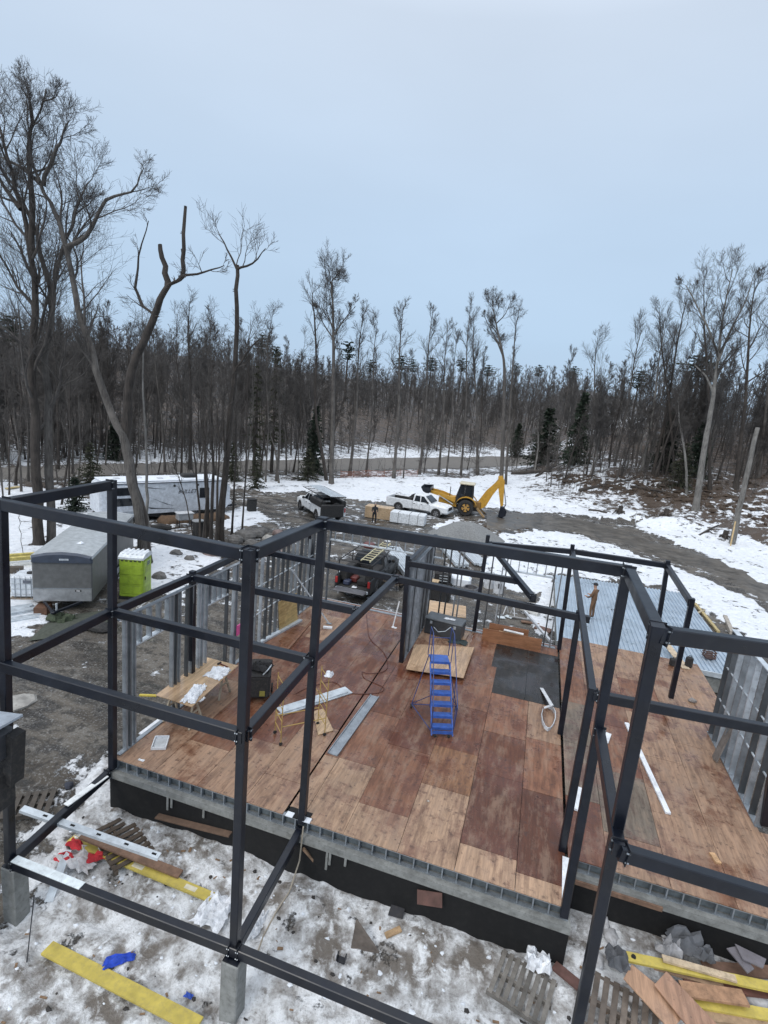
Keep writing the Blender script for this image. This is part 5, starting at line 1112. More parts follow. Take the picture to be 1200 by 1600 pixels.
# ================================================================== LEFT YARD
# ---- enclosed cargo trailer
ct = thing('cargo_trailer', 'grey enclosed cargo trailer with its nose to the building', 'trailer', (-12.15, 11.35, -1.15), math.atan2(-.866, .5))
gr = (.115, .118, .118)
MB().rbox((0, 0, 1.55), (8.2, 2.36, 2.1), .05).build('body', M['paint'], ct, local=True, color=gr)
rf = MB(); n_ = 8
secs = []
for x in (-4.1, 4.08): secs.append([(x, -1.19+2.38*i/n_, 2.6+.14*math.sin(math.pi*i/n_)) for i in range(n_+1)]+[(x, 1.19, 2.5), (x, -1.19, 2.5)])
loft(rf, secs); rf.build('roof', M['paint'], ct, local=True, smooth=False, color=(.36, .385, .40))
nc = MB(); loft(nc, [[(4.06, -1.2, 2.28), (4.06, 1.2, 2.28), (4.06, 1.2, 2.60), (4.06, .6, 2.72), (4.06, 0, 2.765), (4.06, -.6, 2.72), (4.06, -1.2, 2.60)], [(4.17, -1.15, 2.30), (4.17, 1.15, 2.30), (4.17, 1.12, 2.52), (4.17, .6, 2.63), (4.17, 0, 2.67), (4.17, -.6, 2.63), (4.17, -1.12, 2.52)]]); no_ = nc.build('nose_cap', M['paint'], ct, local=True, color=(.045, .058, .085))
MB().box((4.175, .1, 2.45), (.015, .36, .07)).build('name_plate', M['paint'], no_, local=True, color=(.6, .65, .7))
for k in range(6): MB().box((4.186, -.03+k*.05, 2.45), (.01, .028, .035)).build('plate_letter', M['paint'], no_, local=True, color=(.2, .22, .25))
MB().box((4.115, 0, .82), (.03, 2.30, .55)).build('stone_guard', M['metalcol'], ct, local=True, color=(.36, .37, .38))
MB().box((4.108, 0, 1.12), (.02, 2.34, .03)).build('trim', M['galv'], ct, local=True)
MB().rbox((4.125, .62, 1.02), (.02, .26, .09), .01).build('sticker', M['paint'], ct, local=True, color=(.015, .015, .015)); MB().rbox((4.138, .62, 1.02), (.012, .15, .04), .004).build('sticker_mark', M['paint'], ct, local=True, color=(.7, .7, .7))
for s in (-1, 1): MB().bar((4.1, s*.75, .5), (5.3, 0, .48), .08, .1).build('drawbar', M['steel'], ct, local=True); MB().rbox((-.8, s*1.22, .55), (2.0, .1, .35), .04).build('fender', M['galv'], ct, local=True)
for s in (-1, 1):
    for x in (-1.3, -.4): wheel(ct, x, s*1.08, .34, .2)
    MB().box((0, s*1.185, 2.52), (8.2, .03, .1)).build('roof_trim', M['galv_bright'], ct, local=True)
MB().cyl((4.9, .0, 0.03), (4.9, 0, .75), .04, 8).build('jack', M['galv_bright'], ct, local=True); MB().rbox((5.3, 0, .5), (.2, .14, .12), .03).build('coupler', M['steel'], ct, local=True)
c_ = (ROOTM[ct].inverted() @ Vector((2.6, .3, 2.735))); crumple('snow_clump', 'small white clump on the cargo trailer roof', 'snow', c_, .35, .25, .08, 80, WHITE, 'snow', n=4)
c_ = ROOTM[ct].inverted() @ Vector((4.2, -.75, .2)); single('wood_blocking', 'rusty brown wood blocking under the cargo trailer nose', 'blocking', MB().box(c_, (.7, .5, .38), Matrix.Rotation(R(-60), 3, 'Z')), M['wood'], color=(.12, .06, .035))
# ---- green portable toilet
pt_ = thing('portable_toilet', 'bright green portable toilet with white roof beside the cargo trailer', 'portable toilet', (-8.95, 10.85, -1.15), R(20))
G_ = (.30, .43, .035)
MB().rbox((0, 0, 1.08), (1.1, 1.1, 1.9), .04).build('cabin', M['paint'], pt_, local=True, color=G_); MB().box((0, 0, .07), (1.14, 1.14, .12)).build('skid_base', M['rubber'], pt_, local=True)
for k in range(3):
    for a in (-.27, .27): MB().rbox((a, -.555, .5+k*.48), (.46, .02, .4), .01).build('wall_panel', M['paint'], pt_, local=True, color=tuple(c*.92 for c in G_))
dr = MB().rbox((.557, 0, 1.05), (.03, .86, 1.72), .02).build('door', M['paint'], pt_, local=True, color=tuple(c*1.05 for c in G_))
for k in range(3): MB().box((.575, 0, .45+k*.5), (.012, .6, .3)).build('door_panel', M['paint'], dr, local=True, color=tuple(c*.85 for c in G_))
MB().box((.58, -.32, 1.05), (.03, .06, .16)).build('handle', M['rubber'], dr, local=True); MB().box((.578, .1, 1.72), (.012, .36, .22)).build('logo_plate', M['paint'], dr, local=True, color=(.25, .33, .25))
for k in range(2): MB().box((.588, .1, 1.76-k*.08), (.01, .26, .035)).build('logo_mark', M['paint'], dr, local=True, color=(.02, .05, .03))
rf = MB(); secs = []
for x in (-.58, .58): secs.append([(x, -.58, 2.0), (x, .58, 2.0), (x, .58, 2.1), (x, .3, 2.24), (x, -.3, 2.24), (x, -.58, 2.1)])
loft(rf, secs); ro = rf.build('roof', M['paint'], pt_, local=True, color=(.66, .70, .73))
for k in range(5): MB().bar((-.44+k*.22, -.4, 2.215), (-.44+k*.22, .4, 2.25), .08, .05).build('roof_rib', M['paint'], ro, local=True, color=(.7, .73, .76))
for k in range(5): MB().box((-.4+k*.2, -.556, 1.93), (.12, .02, .05)).build('vent_slot', M['rubber'], pt_, local=True)
# ---- camper trailer
rvz = gz(-18.9, 25.0)
rv = thing('camper_trailer', 'long white camper trailer behind the trees with black lettering', 'camper', (-18.7, 24.9, rvz), R(60))
WV = (.60, .635, .68)
bd = MB(); secs = []
for x, z0, z1, ins in ((-4.9, .75, 2.3, .06), (-4.75, .58, 2.75, .02), (-4.5, .55, 2.95, 0), (4.2, .55, 2.98, 0), (4.6, .55, 2.85, .03), (5.0, .95, 2.35, .08)):
    secs.append([(x, -1.22+ins, z0), (x, -1.22+ins, z1-.06), (x, -1.12+ins, z1), (x, 1.12-ins, z1), (x, 1.22-ins, z1-.06), (x, 1.22-ins, z0)])
loft(bd, secs); bd.build('body', M['paint'], rv, local=True, color=WV)
MB().rbox((-.1, 0, 3.0), (9.0, 2.3, .06), .02).build('roof', M['snow'], rv, local=True)
MB().box((-.1, -1.235, 2.86), (9.0, .06, .07)).build('awning_rail', M['paint'], rv, local=True, color=(.10, .11, .13))
MB().box((-.1, 0, .44), (9.2, 2.2, .26)).build('underframe', M['rubber'], rv, local=True)
for x in (1.2, 2.05):
    for s in (-1, 1): wheel(rv, x, s*1.1, .36, .2)
so = MB().rbox((-3.2, -1.28, 1.75), (1.7, .14, 1.9), .04).build('slide_out', M['paint'], rv, local=True, color=(.56, .59, .64))
for z in (2.32, 1.55): MB().rbox((-3.15, -1.36, z), (1.4, .04, .56), .03).build('window', M['glass'], so, local=True)
MB().rbox((2.75, -1.235, 1.95), (.8, .05, .8), .03).build('window', M['glass'], rv, local=True); MB().rbox((3.9, -1.235, 1.6), (.7, .04, 1.85), .03).build('door', M['paint'], rv, local=True, color=(.52, .55, .6))
MB().rbox((1.95, 0, 3.17), (1.1, .75, .3), .08).build('air_conditioner', M['rubber'], rv, local=True)
for (x, y) in ((-1.8, .2), (-.4, -.3), (.8, .3), (-3.4, .1)): MB().rbox((x, y, 3.06), (.4, .4, .12), .04).build('roof_vent', M['paint'], rv, local=True, color=(.6, .62, .65))
for (x0, z0, x1, z1) in ((-1.9, 2.6, -.4, 2.35), (-1.7, 1.9, -.2, 1.15), (-1.6, 1.0, .3, .82), (-.9, 1.5, .2, 1.05), (-1.9, 1.15, -1.1, .95)):
    MB().prism([(x0, -1.226, z0), (x1, -1.226, z1+.02), (x1+.1, -1.226, z1), (x0+.2, -1.226, z0-.10)], (0, -.01, 0)).build('stripe', M['paint'], rv, local=True, color=(.05, .055, .06))
for x in (.35, 2.2): MB().cyl((x, -1.21, 2.6), (x, -1.26, 2.6), .09, 12).build('speaker_light', M['rubber'], rv, local=True)
mt = Matrix.Translation((1.35, -1.235, 1.98)) @ Matrix.Rotation(R(90), 4, 'X')
lettering('BULLET', .42, rv, mt, 'paint', (.03, .03, .035), shear=.35, spacing=1.05)
MB().bar((5.0, .5, .55), (6.2, 0, .5), .09, .11).build('drawbar', M['steel'], rv, local=True); MB().bar((5.0, -.5, .55), (6.2, 0, .5), .09, .11).build('drawbar', M['steel'], rv, local=True)
MB().rbox((5.35, 0, .85), (.45, .9, .45), .08).build('gas_bottle_cover', M['paint'], rv, local=True, color=(.55, .57, .6))
# earth ledge, boulders and bins before the camper
mb = MB()
for k in range(10):
    g_ = ground(262+k*9, 815-.6*k); mb.blob((g_[0], g_[1], g_[2]), (.9, .6, .45), 90+k, 9, 6, .25)
tag(mb.build('earth_ledge', simple('brown_earth', (.12, .075, .045), .9, 0, .3, 2, (.05, .035, .025), .6, bmp=.6, bscale=8), smooth=True), kind='structure')
def boulder(u, v, s, seed, label, mat='rock', sc_=(1, .8, .65)):
    g_ = ground(u, v); single('boulder', label, 'boulder', MB().blob((g_[0], g_[1], g_[2]+s*.3), (s*sc_[0], s*sc_[1], s*sc_[2]), seed, 10, 7, .22), M[mat], 'boulders at the left of the yard', smooth=False)
M['palerock'] = simple('pale_stone', (.30, .29, .27), .85, 0, .3, 3, (.12, .11, .10), .6, bmp=.5, bscale=10); M['redrock'] = simple('reddish_stone', (.20, .15, .14), .85, 0, .3, 3, (.10, .08, .07), .6, bmp=.5, bscale=10)
for a in ((247, 806, .55, 1, 'pale round boulder under the camper beside the birch', 'palerock'), (268, 804, .5, 2, 'second pale boulder under the camper right of the first', 'palerock'), (249, 905, .42, 3, 'brown grey boulder on the snow right of the toilet', 'rock'),
          (385, 843, .75, 4, 'large grey boulder right of the dark tree clump', 'rock'), (402, 838, .6, 5, 'grey boulder next to the large one by the tree clump', 'rock'), (368, 848, .6, 6, 'low boulder in front of the tree clump', 'rock'), (420, 846, .5, 7, 'pale boulder at the right end of the boulder row', 'palerock'),
          (334, 868, .7, 8, 'pinkish boulder at the end of the snow behind the left wall', 'redrock'), (312, 862, .6, 9, 'dark boulder half under snow behind the left wall', 'rock'), (393, 853, .5, 10, 'dark boulder in front of the boulder row', 'rock'), (434, 836, .45, 11, 'reddish rock at the edge of the mud yard', 'redrock'), (296, 876, .35, 12, 'small dark rock poking out of the snow mound', 'rock'), (428, 858, .35, 13, 'small grey rock below the pale boulder', 'rock'), (275, 868, .4, 14, 'flat dark rock on the snow mound', 'rock'),
          (376, 838, .45, 15, 'small rock touching the left side of the large boulder', 'palerock'), (410, 832, .4, 16, 'rock at the back of the boulder row', 'rock'), (448, 850, .35, 17, 'lone rock on the mud right of the boulder row', 'rock'), (352, 862, .4, 18, 'rounded rock between the pinkish boulder and the tree clump', 'palerock'), (415, 868, .45, 19, 'broad grey rock near the left wall top', 'rock'), (440, 866, .3, 20, 'little brown rock near the far wall post', 'redrock')): boulder(*a)
g_ = ground(252, 828); single('dark_log', 'short dark log lying on the snow by the birch', 'log', MB().tube([(g_[0]-.6, g_[1]-.3, g_[2]+.15), (g_[0], g_[1], g_[2]+.22), (g_[0]+.6, g_[1]+.3, g_[2]+.16)], [.2, .26, .2], 9), M['rubber'])
g_ = ground(288, 822); gn = thing('generator', 'small grey generator on a stand in front of the camper', 'generator', tuple(g_), R(55))
MB().rbox((0, 0, .75), (1.1, .7, .5), .06).build('housing', M['paint'], gn, local=True, color=(.30, .31, .32)); MB().box((0, 0, 1.02), (1.2, .8, .05)).build('cover', M['paint'], gn, local=True, color=(.55, .56, .57))
for x in (-.45, .45):
    for y in (-.25, .25): MB().box((x, y, .26), (.06, .06, .52)).build('leg', M['steel'], gn, local=True)
g_ = ground(309, 838); wbn = thing('waste_bin', 'black plastic bin beside the dark tree clump', 'bin', tuple(g_), R(20)); mb = MB(); mb.tube([(0, 0, 0), (0, 0, 1.1)], [.3, .38], 14); mb.build('bin_body', M['rubber'], wbn, local=True); MB().cyl((0, 0, 1.1), (0, 0, 1.16), .41, 14).build('lid', M['paint'], wbn, local=True, color=(.3, .31, .32))
g_ = ground(393, 800); bb_ = thing('black_box', 'black propane box standing at the far end of the camper', 'box', tuple(g_), R(50)); MB().rbox((0, 0, .55), (.7, .6, 1.1), .05).build('box_body', M['rubber'], bb_, local=True); MB().rbox((0, 0, 1.13), (.76, .66, .08), .02).build('lid', M['rubber'], bb_, local=True)
# ---- caged tank, yellow beams, crate, tarp on the left
ib = thing('caged_tank', 'white liquid tank in a steel cage left of the cargo trailer', 'tank', tuple(ground(38, 942)+np.array([-.3, .6, 0])), R(28))
MB().rbox((0, 0, .68), (1.3, 1.0, 1.0), .08).build('tank_body', M['paint'], ib, local=True, color=(.60, .64, .68)); MB().box((0, 0, .08), (1.35, 1.05, .14)).build('pallet_base', M['wood'], ib, local=True, color=(.25, .2, .15)); MB().cyl((0, 0, 1.18), (0, 0, 1.24), .14, 14).build('cap', M['rubber'], ib, local=True)
for s in (-1, 1):
    for x in [-.66+i*.22 for i in range(7)]: MB().cyl((x, s*.52, .14), (x, s*.52, 1.2), .012, 5).build('cage_bar', M['galv'], ib, local=True)
    for z in (.35, .6, .85, 1.1): MB().cyl((-.67, s*.52, z), (.67, s*.52, z), .012, 5).build('cage_bar', M['galv'], ib, local=True)
    for y in (-.3, 0, .3): MB().cyl((s*.67, y, .14), (s*.67, y, 1.2), .012, 5).build('cage_bar', M['galv'], ib, local=True)
MB().box((.05, -.535, .95), (.3, .012, .14)).build('tank_label', M['paint'], ib, local=True, color=(.12, .13, .16))
for k, lab in enumerate(('long yellow beam resting behind the caged tank', 'second long yellow beam just behind the first one')):
    a, b_ = ground(-40, 893-6*k, .5), ground(60, 884-5*k, .5); plank('yellow_beam', lab, 'beam', a, b_, .22, .18, 'wood', (.50, .42, .13), 'yellow beams by the caged tank')
g_ = ground(8, 898); plank('beam_support', 'dark trestle carrying the yellow beams at the left edge', 'trestle', (g_[0]-.6, g_[1]-.5, g_[2]+.2), (g_[0]+.6, g_[1]+.5, g_[2]+.2), .3, .42, 'wood', (.09, .075, .06))
g_ = ground(2, 925); pallet('brown wooden crate base at the left edge beside the caged tank', g_[:2], R(28), .9, 1.1, 5, (.2, .16, .07)); 
tp = [(44, 1004), (60, 988), (80, 968), (112, 962), (160, 956), (172, 975), (140, 985), (100, 996)]
P_ = [ground(u, v, .03+.05*rnd.random()) for u, v in tp]; cen = sum(P_)/len(P_)+np.array([0, 0, .12]); mb = MB(); mb.add([tuple(cen)]+[tuple(p) for p in P_]+[tuple(p*.5+cen*.5+np.array([0, 0, rnd.uniform(-.05, .08)])) for p in P_], [(1+i, 1+(i+1) % 8, 9+(i+1) % 8, 9+i) for i in range(8)]+[(9+i, 9+(i+1) % 8, 0) for i in range(8)])
single('olive_tarp', 'olive green tarp spread on the ground before the cargo trailer', 'tarp', mb, M['cloth'], color=(.055, .062, .048))
crumple('olive_tarp', 'bunched dark green tarp on top of the spread olive tarp', 'tarp', ground(95, 972, .12), 1.1, .8, .25, 84, (.04, .055, .03))
g_ = ground(155, 985); single('black_bag', 'black bag lying at the right end of the olive tarp', 'bag', MB().blob((g_[0], g_[1], g_[2]+.1), (.5, .35, .25), 86, 9, 6, .3), M['rubber'])
g_ = ground(108, 1230); single('dark_bag', 'small dark blue bag on the mud left of the floor corner', 'bag', MB().blob((g_[0], g_[1], g_[2]+.05), (.12, .11, .1), 87, 9, 6, .3), M['cloth'], color=(.03, .035, .05))
g_ = ground(25, 1100); single('pale_rock', 'pale flat rock on the mud near the left edge', 'rock', MB().blob((g_[0], g_[1], g_[2]), (.5, .6, .12), 88, 9, 6, .2), M['palerock'])
g_ = ground(8, 775); plank('yellow_plank', 'yellowish plank lying by the far road at the left edge', 'plank', ground(10, 767, .2), ground(30, 764, .2), .3, .1, 'wood', (.5, .4, .2))
# orange safety fence before the road
of = thing('safety_fence', 'sagging orange plastic safety fence in front of the public road', 'fence', tuple(ground(580, 745)))
M['orange'] = simple('faded_orange_net', (.34, .12, .07), .7, 0, .3, 2, (.3, .15, .1), .5)
pp = [ground(u, v) for u, v in ((532, 747), (552, 747), (575, 745), (600, 746), (625, 744), (652, 745))]
for i in range(5):
    for k in range(5): MB().bar(pp[i]+[0, 0, .15+.18*k], pp[i+1]+[0, 0, .10+.18*k+.05*(i % 2)], .02, .05).build('strand', M['orange'], of)
for p in pp: MB().cyl(p-np.array([0, 0, .1]), p+np.array([0, 0, 1.1]), .035, 6).build('stake', M['wood'], of, color=(.25, .12, .08))

# ================================================================== PEOPLE
def person(name, label, loc, rz, J, rad, edges, mats, hair=None):
    t = thing(name, label, 'person', loc, rz)
    me_ = bpy.data.meshes.new('body'); me_.from_pydata(J, edges, []); o = bpy.data.objects.new('body', me_); COL.objects.link(o)
    sk = o.modifiers.new('s', 'SKIN'); sk.use_smooth_shade = True
    for i, r_ in enumerate(rad):
        me_.skin_vertices[0].data[i].radius = (r_, r_) if not hasattr(r_, '__len__') else r_; me_.skin_vertices[0].data[i].use_root = (i == 0)
    sb = o.modifiers.new('ss', 'SUBSURF'); sb.levels = 1; sb.render_levels = 1
    dg = bpy.context.evaluated_depsgraph_get(); me2 = bpy.data.meshes.new_from_object(o.evaluated_get(dg)); bpy.data.objects.remove(o)
    me2.materials.clear()
    for m_ in mats: me2.materials.append(m_)
    for p in me2.polygons:
        c = p.center; p.use_smooth = True
        p.material_index = 1 if c.z > 1.50 else 2 if c.z < .11 else 3 if mats[3] and any((Vector(J[h])-c).length < .085 for h in HANDS) else 0
    ob = bpy.data.objects.new('body', me2); COL.objects.link(ob); ob.parent = t; return t
HANDS = (10, 14)
skinm = simple('skin', (.42, .25, .18), .6, 0, .1, 8); brownm = simple('brown_workwear', (.165, .092, .05), .85, 0, .2, 6, (.09, .055, .035), .5); darkm = simple('black_workwear', (.02, .022, .026), .85, 0, .3, 6)
bootm = simple('brown_boots', (.05, .035, .025), .8, 0, .2, 8)
#        pelvis        waist          chest          neck          head          Lsh            Lelb   ...
def pose(reach):
    J = [(0, 0, .95), (0, 0, 1.12), (.02, 0, 1.36), (.03, 0, 1.50), (.05, 0, 1.60), (.06, 0, 1.70), (.07, 0, 1.76),
         (0, .19, 1.40), (.08, .25, 1.15), (.24, .20, 1.05), (.36, .16, 1.08),
         (0, -.19, 1.40), (.07, -.25, 1.14), (.25, -.20, 1.07), (.37, -.15, 1.12),
         (0, .10, .90), (.03, .12, .50), (-.02, .13, .09), (.13, .14, .05),
         (0, -.10, .90), (.0, -.12, .50), (-.04, -.13, .09), (.11, -.14, .05)]
    rad = [(.155, .12), (.15, .115), (.17, .125), .06, .085, .105, .07, .075, .055, .045, .04, .075, .055, .045, .04, .095, .07, .055, .045, .095, .07, .055, .045]
    E_ = [(0, 1), (1, 2), (2, 3), (3, 4), (4, 5), (5, 6), (2, 7), (7, 8), (8, 9), (9, 10), (2, 11), (11, 12), (12, 13), (13, 14), (0, 15), (15, 16), (16, 17), (17, 18), (0, 19), (19, 20), (20, 21), (21, 22)]
    for hnd, s in ((10, 1), (14, -1)):
        hx, hy, hz_ = J[hnd]
        for f in range(4):
            b_ = len(J); J.append((hx+.05, hy+s*(-.025+.018*f), hz_+.005)); J.append((hx+.095-.008*abs(f-1.5), hy+s*(-.03+.018*f), hz_-.025)); rad += [.010, .009]; E_ += [(hnd, b_), (b_, b_+1)]
        b_ = len(J); J.append((hx+.03, hy-s*.05, hz_+.01)); rad += [.011]; E_.append((hnd, b_))
    return J, rad, E_
J, rad, E_ = pose(0)
wc = at(923, 966, -.245)
w1_ = person('person', 'worker in brown overalls and black cap standing on the metal roof', (wc[0], wc[1], -.245), R(150), J, rad, E_, (brownm, skinm, bootm, skinm))
cp_ = MB(); cp_.blob((.045, 0, 1.735), (.125, .108, .10), 2, 12, 8, .02, flat=-.02); cp_.prism([(.12, -.07, 1.735), (.12, .07, 1.735), (.24, .045, 1.72), (.24, -.045, 1.72)], (0, 0, .012)); cp_.build('cap', darkm, w1_, local=True, smooth=False)
MB().tube([(-.05, .08, 1.40), (-.13, .09, 1.1), (-.12, .08, .98)], .018, 5).build('strap', brownm, w1_, local=True)
pc = ground(584, 818); w2_ = person('person', 'worker in black clothes standing by the tan plywood stack', (pc[0], pc[1], pc[2]), R(-70), J, rad, E_, (darkm, darkm, bootm, skinm))
fc_ = MB(); fc_.blob((.085, 0, 1.68), (.07, .07, .09), 4, 10, 7, .02); fc_.build('face', skinm, w2_, local=True, smooth=True)
# ================================================================== TREES
class Twigs:
    def __init__(self): self.g = {}
    def add(self, pts, r, sides): self.block(np.asarray(pts, float)[None], np.asarray(r, float)[None], sides)
    def block(self, P, R_, sides): self.g.setdefault((P.shape[1], sides), []).append((P, R_))
    def arrays(self):
        VS, FS, off = [], [], 0
        for (n, s), L in self.g.items():
            P = np.concatenate([a for a, _ in L]); Rr = np.concatenate([b_ for _, b_ in L]); K = len(P)
            D = P[:, -1]-P[:, 0]; D /= np.linalg.norm(D, axis=1, keepdims=True)+1e-9
            ref = np.where(np.abs(D[:, 2:3]) > .9, np.array([[1., 0, 0]]), np.array([[0, 0, 1.]]))
            U = np.cross(D, ref); U /= np.linalg.norm(U, axis=1, keepdims=True)+1e-9; W = np.cross(D, U)
            a = np.arange(s)*2*np.pi/s
            ring = U[:, None]*np.cos(a)[None, :, None]+W[:, None]*np.sin(a)[None, :, None]
            V = P[:, :, None]+ring[:, None]*Rr[:, :, None, None]
            VS.append(V.reshape(-1, 3))
            i = np.arange(n-1)[:, None]; k = np.arange(s)[None]; l = (k+1) % s
            q = np.stack([i*s+k, i*s+l, (i+1)*s+l, (i+1)*s+k], -1).reshape(-1, 4)
            FS.append((q[None]+(np.arange(K)*n*s)[:, None, None]+off).reshape(-1, 4)); off += K*n*s
        return (np.concatenate(VS), np.concatenate(FS)) if VS else (np.zeros((0, 3)), np.zeros((0, 4), int))
def np_mesh(name, V, F, mat, smooth=True):
    me_ = bpy.data.meshes.new(name); me_.vertices.add(len(V)); me_.vertices.foreach_set('co', V.astype(np.float32).ravel())
    k = F.shape[1]; me_.loops.add(F.size); me_.loops.foreach_set('vertex_index', F.astype(np.int32).ravel())
    me_.polygons.add(len(F)); me_.polygons.foreach_set('loop_start', np.arange(0, F.size, k, dtype=np.int32))
    if smooth: me_.polygons.foreach_set('use_smooth', np.ones(len(F), bool))
    me_.update(calc_edges=True); me_.materials.append(mat); return me_
trnd = np.random.RandomState(5)
def unit(v): return v/(np.linalg.norm(v)+1e-9)
def wander(p, d, L, n, wob, up):
    pts = [p]; d = unit(d)
    for i in range(n-1):
        d = unit(d+trnd.normal(0, wob, 3)+np.array([0, 0, up])); pts.append(pts[-1]+d*L/(n-1))
    return np.array(pts)
def side_dir(axis, ang):
    a = trnd.uniform(0, 2*np.pi); ref = np.array([1., 0, 0]) if abs(axis[2]) > .8 else np.array([0, 0, 1.])
    u = unit(np.cross(axis, ref)); w_ = np.cross(axis, u); return unit(axis*np.cos(ang)+(u*np.cos(a)+w_*np.sin(a))*np.sin(ang))
def ramify(tw, pts, r0, L0, depth, cnt, tmin=.006, up=.10, ang=(.45, .95), f0=.25, wob=.16, lenf=(.45, .85), short=False):
    # branches along a polyline, then branches on those, a whole level at a time
    P = np.asarray(pts, float)[None]; r0 = np.array([r0], float); L0 = np.array([L0], float); U = trnd.uniform
    nrm = lambda a: a/(np.linalg.norm(a, axis=-1, keepdims=True)+1e-9)
    for lev, c in enumerate(cnt):
        K, n = P.shape[:2]; f = f0+(1-f0)*((np.arange(c)[None]+U(.05, .95, (K, c)))/c); x = f*(n-1); i = np.minimum(x.astype(int), n-2); fr = (x-i)[..., None]
        kk = np.arange(K)[:, None]; A, B = P[kk, i], P[kk, i+1]; p = (A*(1-fr)+B*fr).reshape(-1, 3); ax = nrm(B-A).reshape(-1, 3)
        ref = np.where(np.abs(ax[:, 2:3]) > .8, np.array([[1., 0, 0]]), np.array([[0, 0, 1.]])); u_ = nrm(np.cross(ax, ref)); w_ = np.cross(ax, u_)
        t_ = U(0, 2*np.pi, (K*c, 1)); g = U(*ang, (K*c, 1)); d = nrm(ax*np.cos(g)+(u_*np.cos(t_)+w_*np.sin(t_))*np.sin(g))
        ff = f.reshape(-1); L = np.repeat(L0, c)*U(*lenf, K*c)*(1.05-.70*ff if lev == 0 else 1.08-.5*ff); r = np.maximum(tmin, np.repeat(r0, c)*(1-.8*ff)*U(.38, .62, K*c))
        rem = len(cnt)-lev; m = (2 if short else 3) if rem == 1 else (4 if rem == 2 else 6); Q = [p]
        for k in range(m-1):
            d = nrm(d+trnd.normal(0, wob, d.shape)+np.array([0, 0, up])); Q.append(Q[-1]+d*(L/(m-1))[:, None])
        Q = np.stack(Q, 1); R_ = r[:, None]+(np.maximum(tmin*.5, r*.2)-r)[:, None]*np.linspace(0, 1, m)[None]
        tw.block(Q, R_, 3 if rem <= 2 else 5)
        P, r0, L0 = Q, r, L; f0 = .2; up *= .85
def bark(name, col, dark):
    m, t, b = new_mat(name); f = noise(t, 3.0, 6, stretch=(4, 4, .5), coord='World', rough=.7); g2 = noise(t, 1.2, 4, coord='World')
    c = mixc(t, rng(t, f, .35, .65, 0, 1), dark, col); c = mixc(t, rng(t, g2, .45, .7, 0, .6), c, tuple(q*1.35 for q in col))
    t.links.new(c, b.inputs['Base Color']); b.inputs['Roughness'].default_value = .9; bump(t, b, f, .6, .04); return m
M['bark'] = bark('grey_bark', (.115, .105, .095), (.035, .03, .027)); M['barkdark'] = bark('dark_bark', (.06, .05, .043), (.018, .015, .013))
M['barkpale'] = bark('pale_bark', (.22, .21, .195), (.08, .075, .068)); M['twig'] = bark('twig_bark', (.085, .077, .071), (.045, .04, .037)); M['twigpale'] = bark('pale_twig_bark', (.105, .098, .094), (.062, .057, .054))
def trunk_mesh(tw, pts, rad, sides=9): tw.add(pts, rad, sides)
def make_tree(name, label, base, trunks, limbs, mats=('bark', 'twig'), group=None, cat='tree'):
    # trunks: list of (points, radii); limbs: callable filling a Twigs object
    t = thing(name, label, cat, base, 0, group); b_ = np.array(base, float)
    a = Twigs()
    for pts, rad in trunks:
        pts = np.array(pts, float)-b_; a.add(pts, rad, 9)
    V, F = a.arrays(); o = bpy.data.objects.new('trunk', np_mesh('trunk', V, F, M[mats[0]])); COL.objects.link(o); o.parent = t
    c = Twigs(); limbs(c); V, F = c.arrays(); V = V-b_
    if len(V): o = bpy.data.objects.new('crown', np_mesh('crown', V, F, M[mats[1]])); COL.objects.link(o); o.parent = t
    return t
def pxpath(base, px, depth=.0, sub=3, root=True):
    P = ([np.array(base)-np.array([0, 0, .3])] if root else [])+[at_y(u, v, base[1]+depth*i/len(px)) for i, (u, v) in enumerate(px)]
    P = np.array(P); n = len(P); s = np.arange(n); q = np.linspace(0, n-1, (n-1)*sub+1)
    # Catmull-Rom
    out = []
    for x in q:
        i = min(int(x), n-2); f = x-i; p0, p1, p2, p3 = P[max(i-1, 0)], P[i], P[i+1], P[min(i+2, n-1)]
        out.append(.5*(2*p1+(p2-p0)*f+(2*p0-5*p1+4*p2-p3)*f*f+(3*p1-p0-3*p2+p3)*f**3))
    out = np.array(out); out[1:-1, 1] += trnd.normal(0, .06, len(out)-2); return out
def lin(pts, r0, r1, flare=1.35):
    r = np.linspace(r0, r1, len(pts)); r[0] *= flare; return r
def hero(label, basepx, paths, r0, cnt=(10, 7, 5), name='bare_tree', mats=('bark', 'twig'), L=.34, f0=.45, up=.12, tmin=.009, group=None, tip=.03, lift=0, cat='tree', ang=(.4, .9)):
    base = ground(*basepx); TR = []; main = []
    for px, ra, rb, grow in paths:
        if px[0] == 'b': pts = pxpath(base, px[1:])
        else:
            pts = pxpath(base, px[1:], root=False)   # a fork starts at its first pixel
        TR.append((pts, lin(pts, ra, rb, 1.35 if px[0] == 'b' else 1.0))); main.append((pts, ra, grow))
    HM = max(np.linalg.norm(p_[-1]-p_[0]) for p_, _, _ in main)
    def limbs(c):
        for pts, ra, grow in main:
            if grow <= 0: continue
            H = np.linalg.norm(pts[-1]-pts[0]); k_ = H/HM; fork = k_ < .97; c1 = (max(4, int(cnt[0]*min(1, k_*1.5))),)+tuple(cnt[1:]); ramify(c, pts, ra, max(H, HM*.45)*L*grow, 0, c1, tmin, up, ang, .12 if fork else f0)
    return make_tree(name, label, tuple(base), TR, limbs, mats, group, cat)
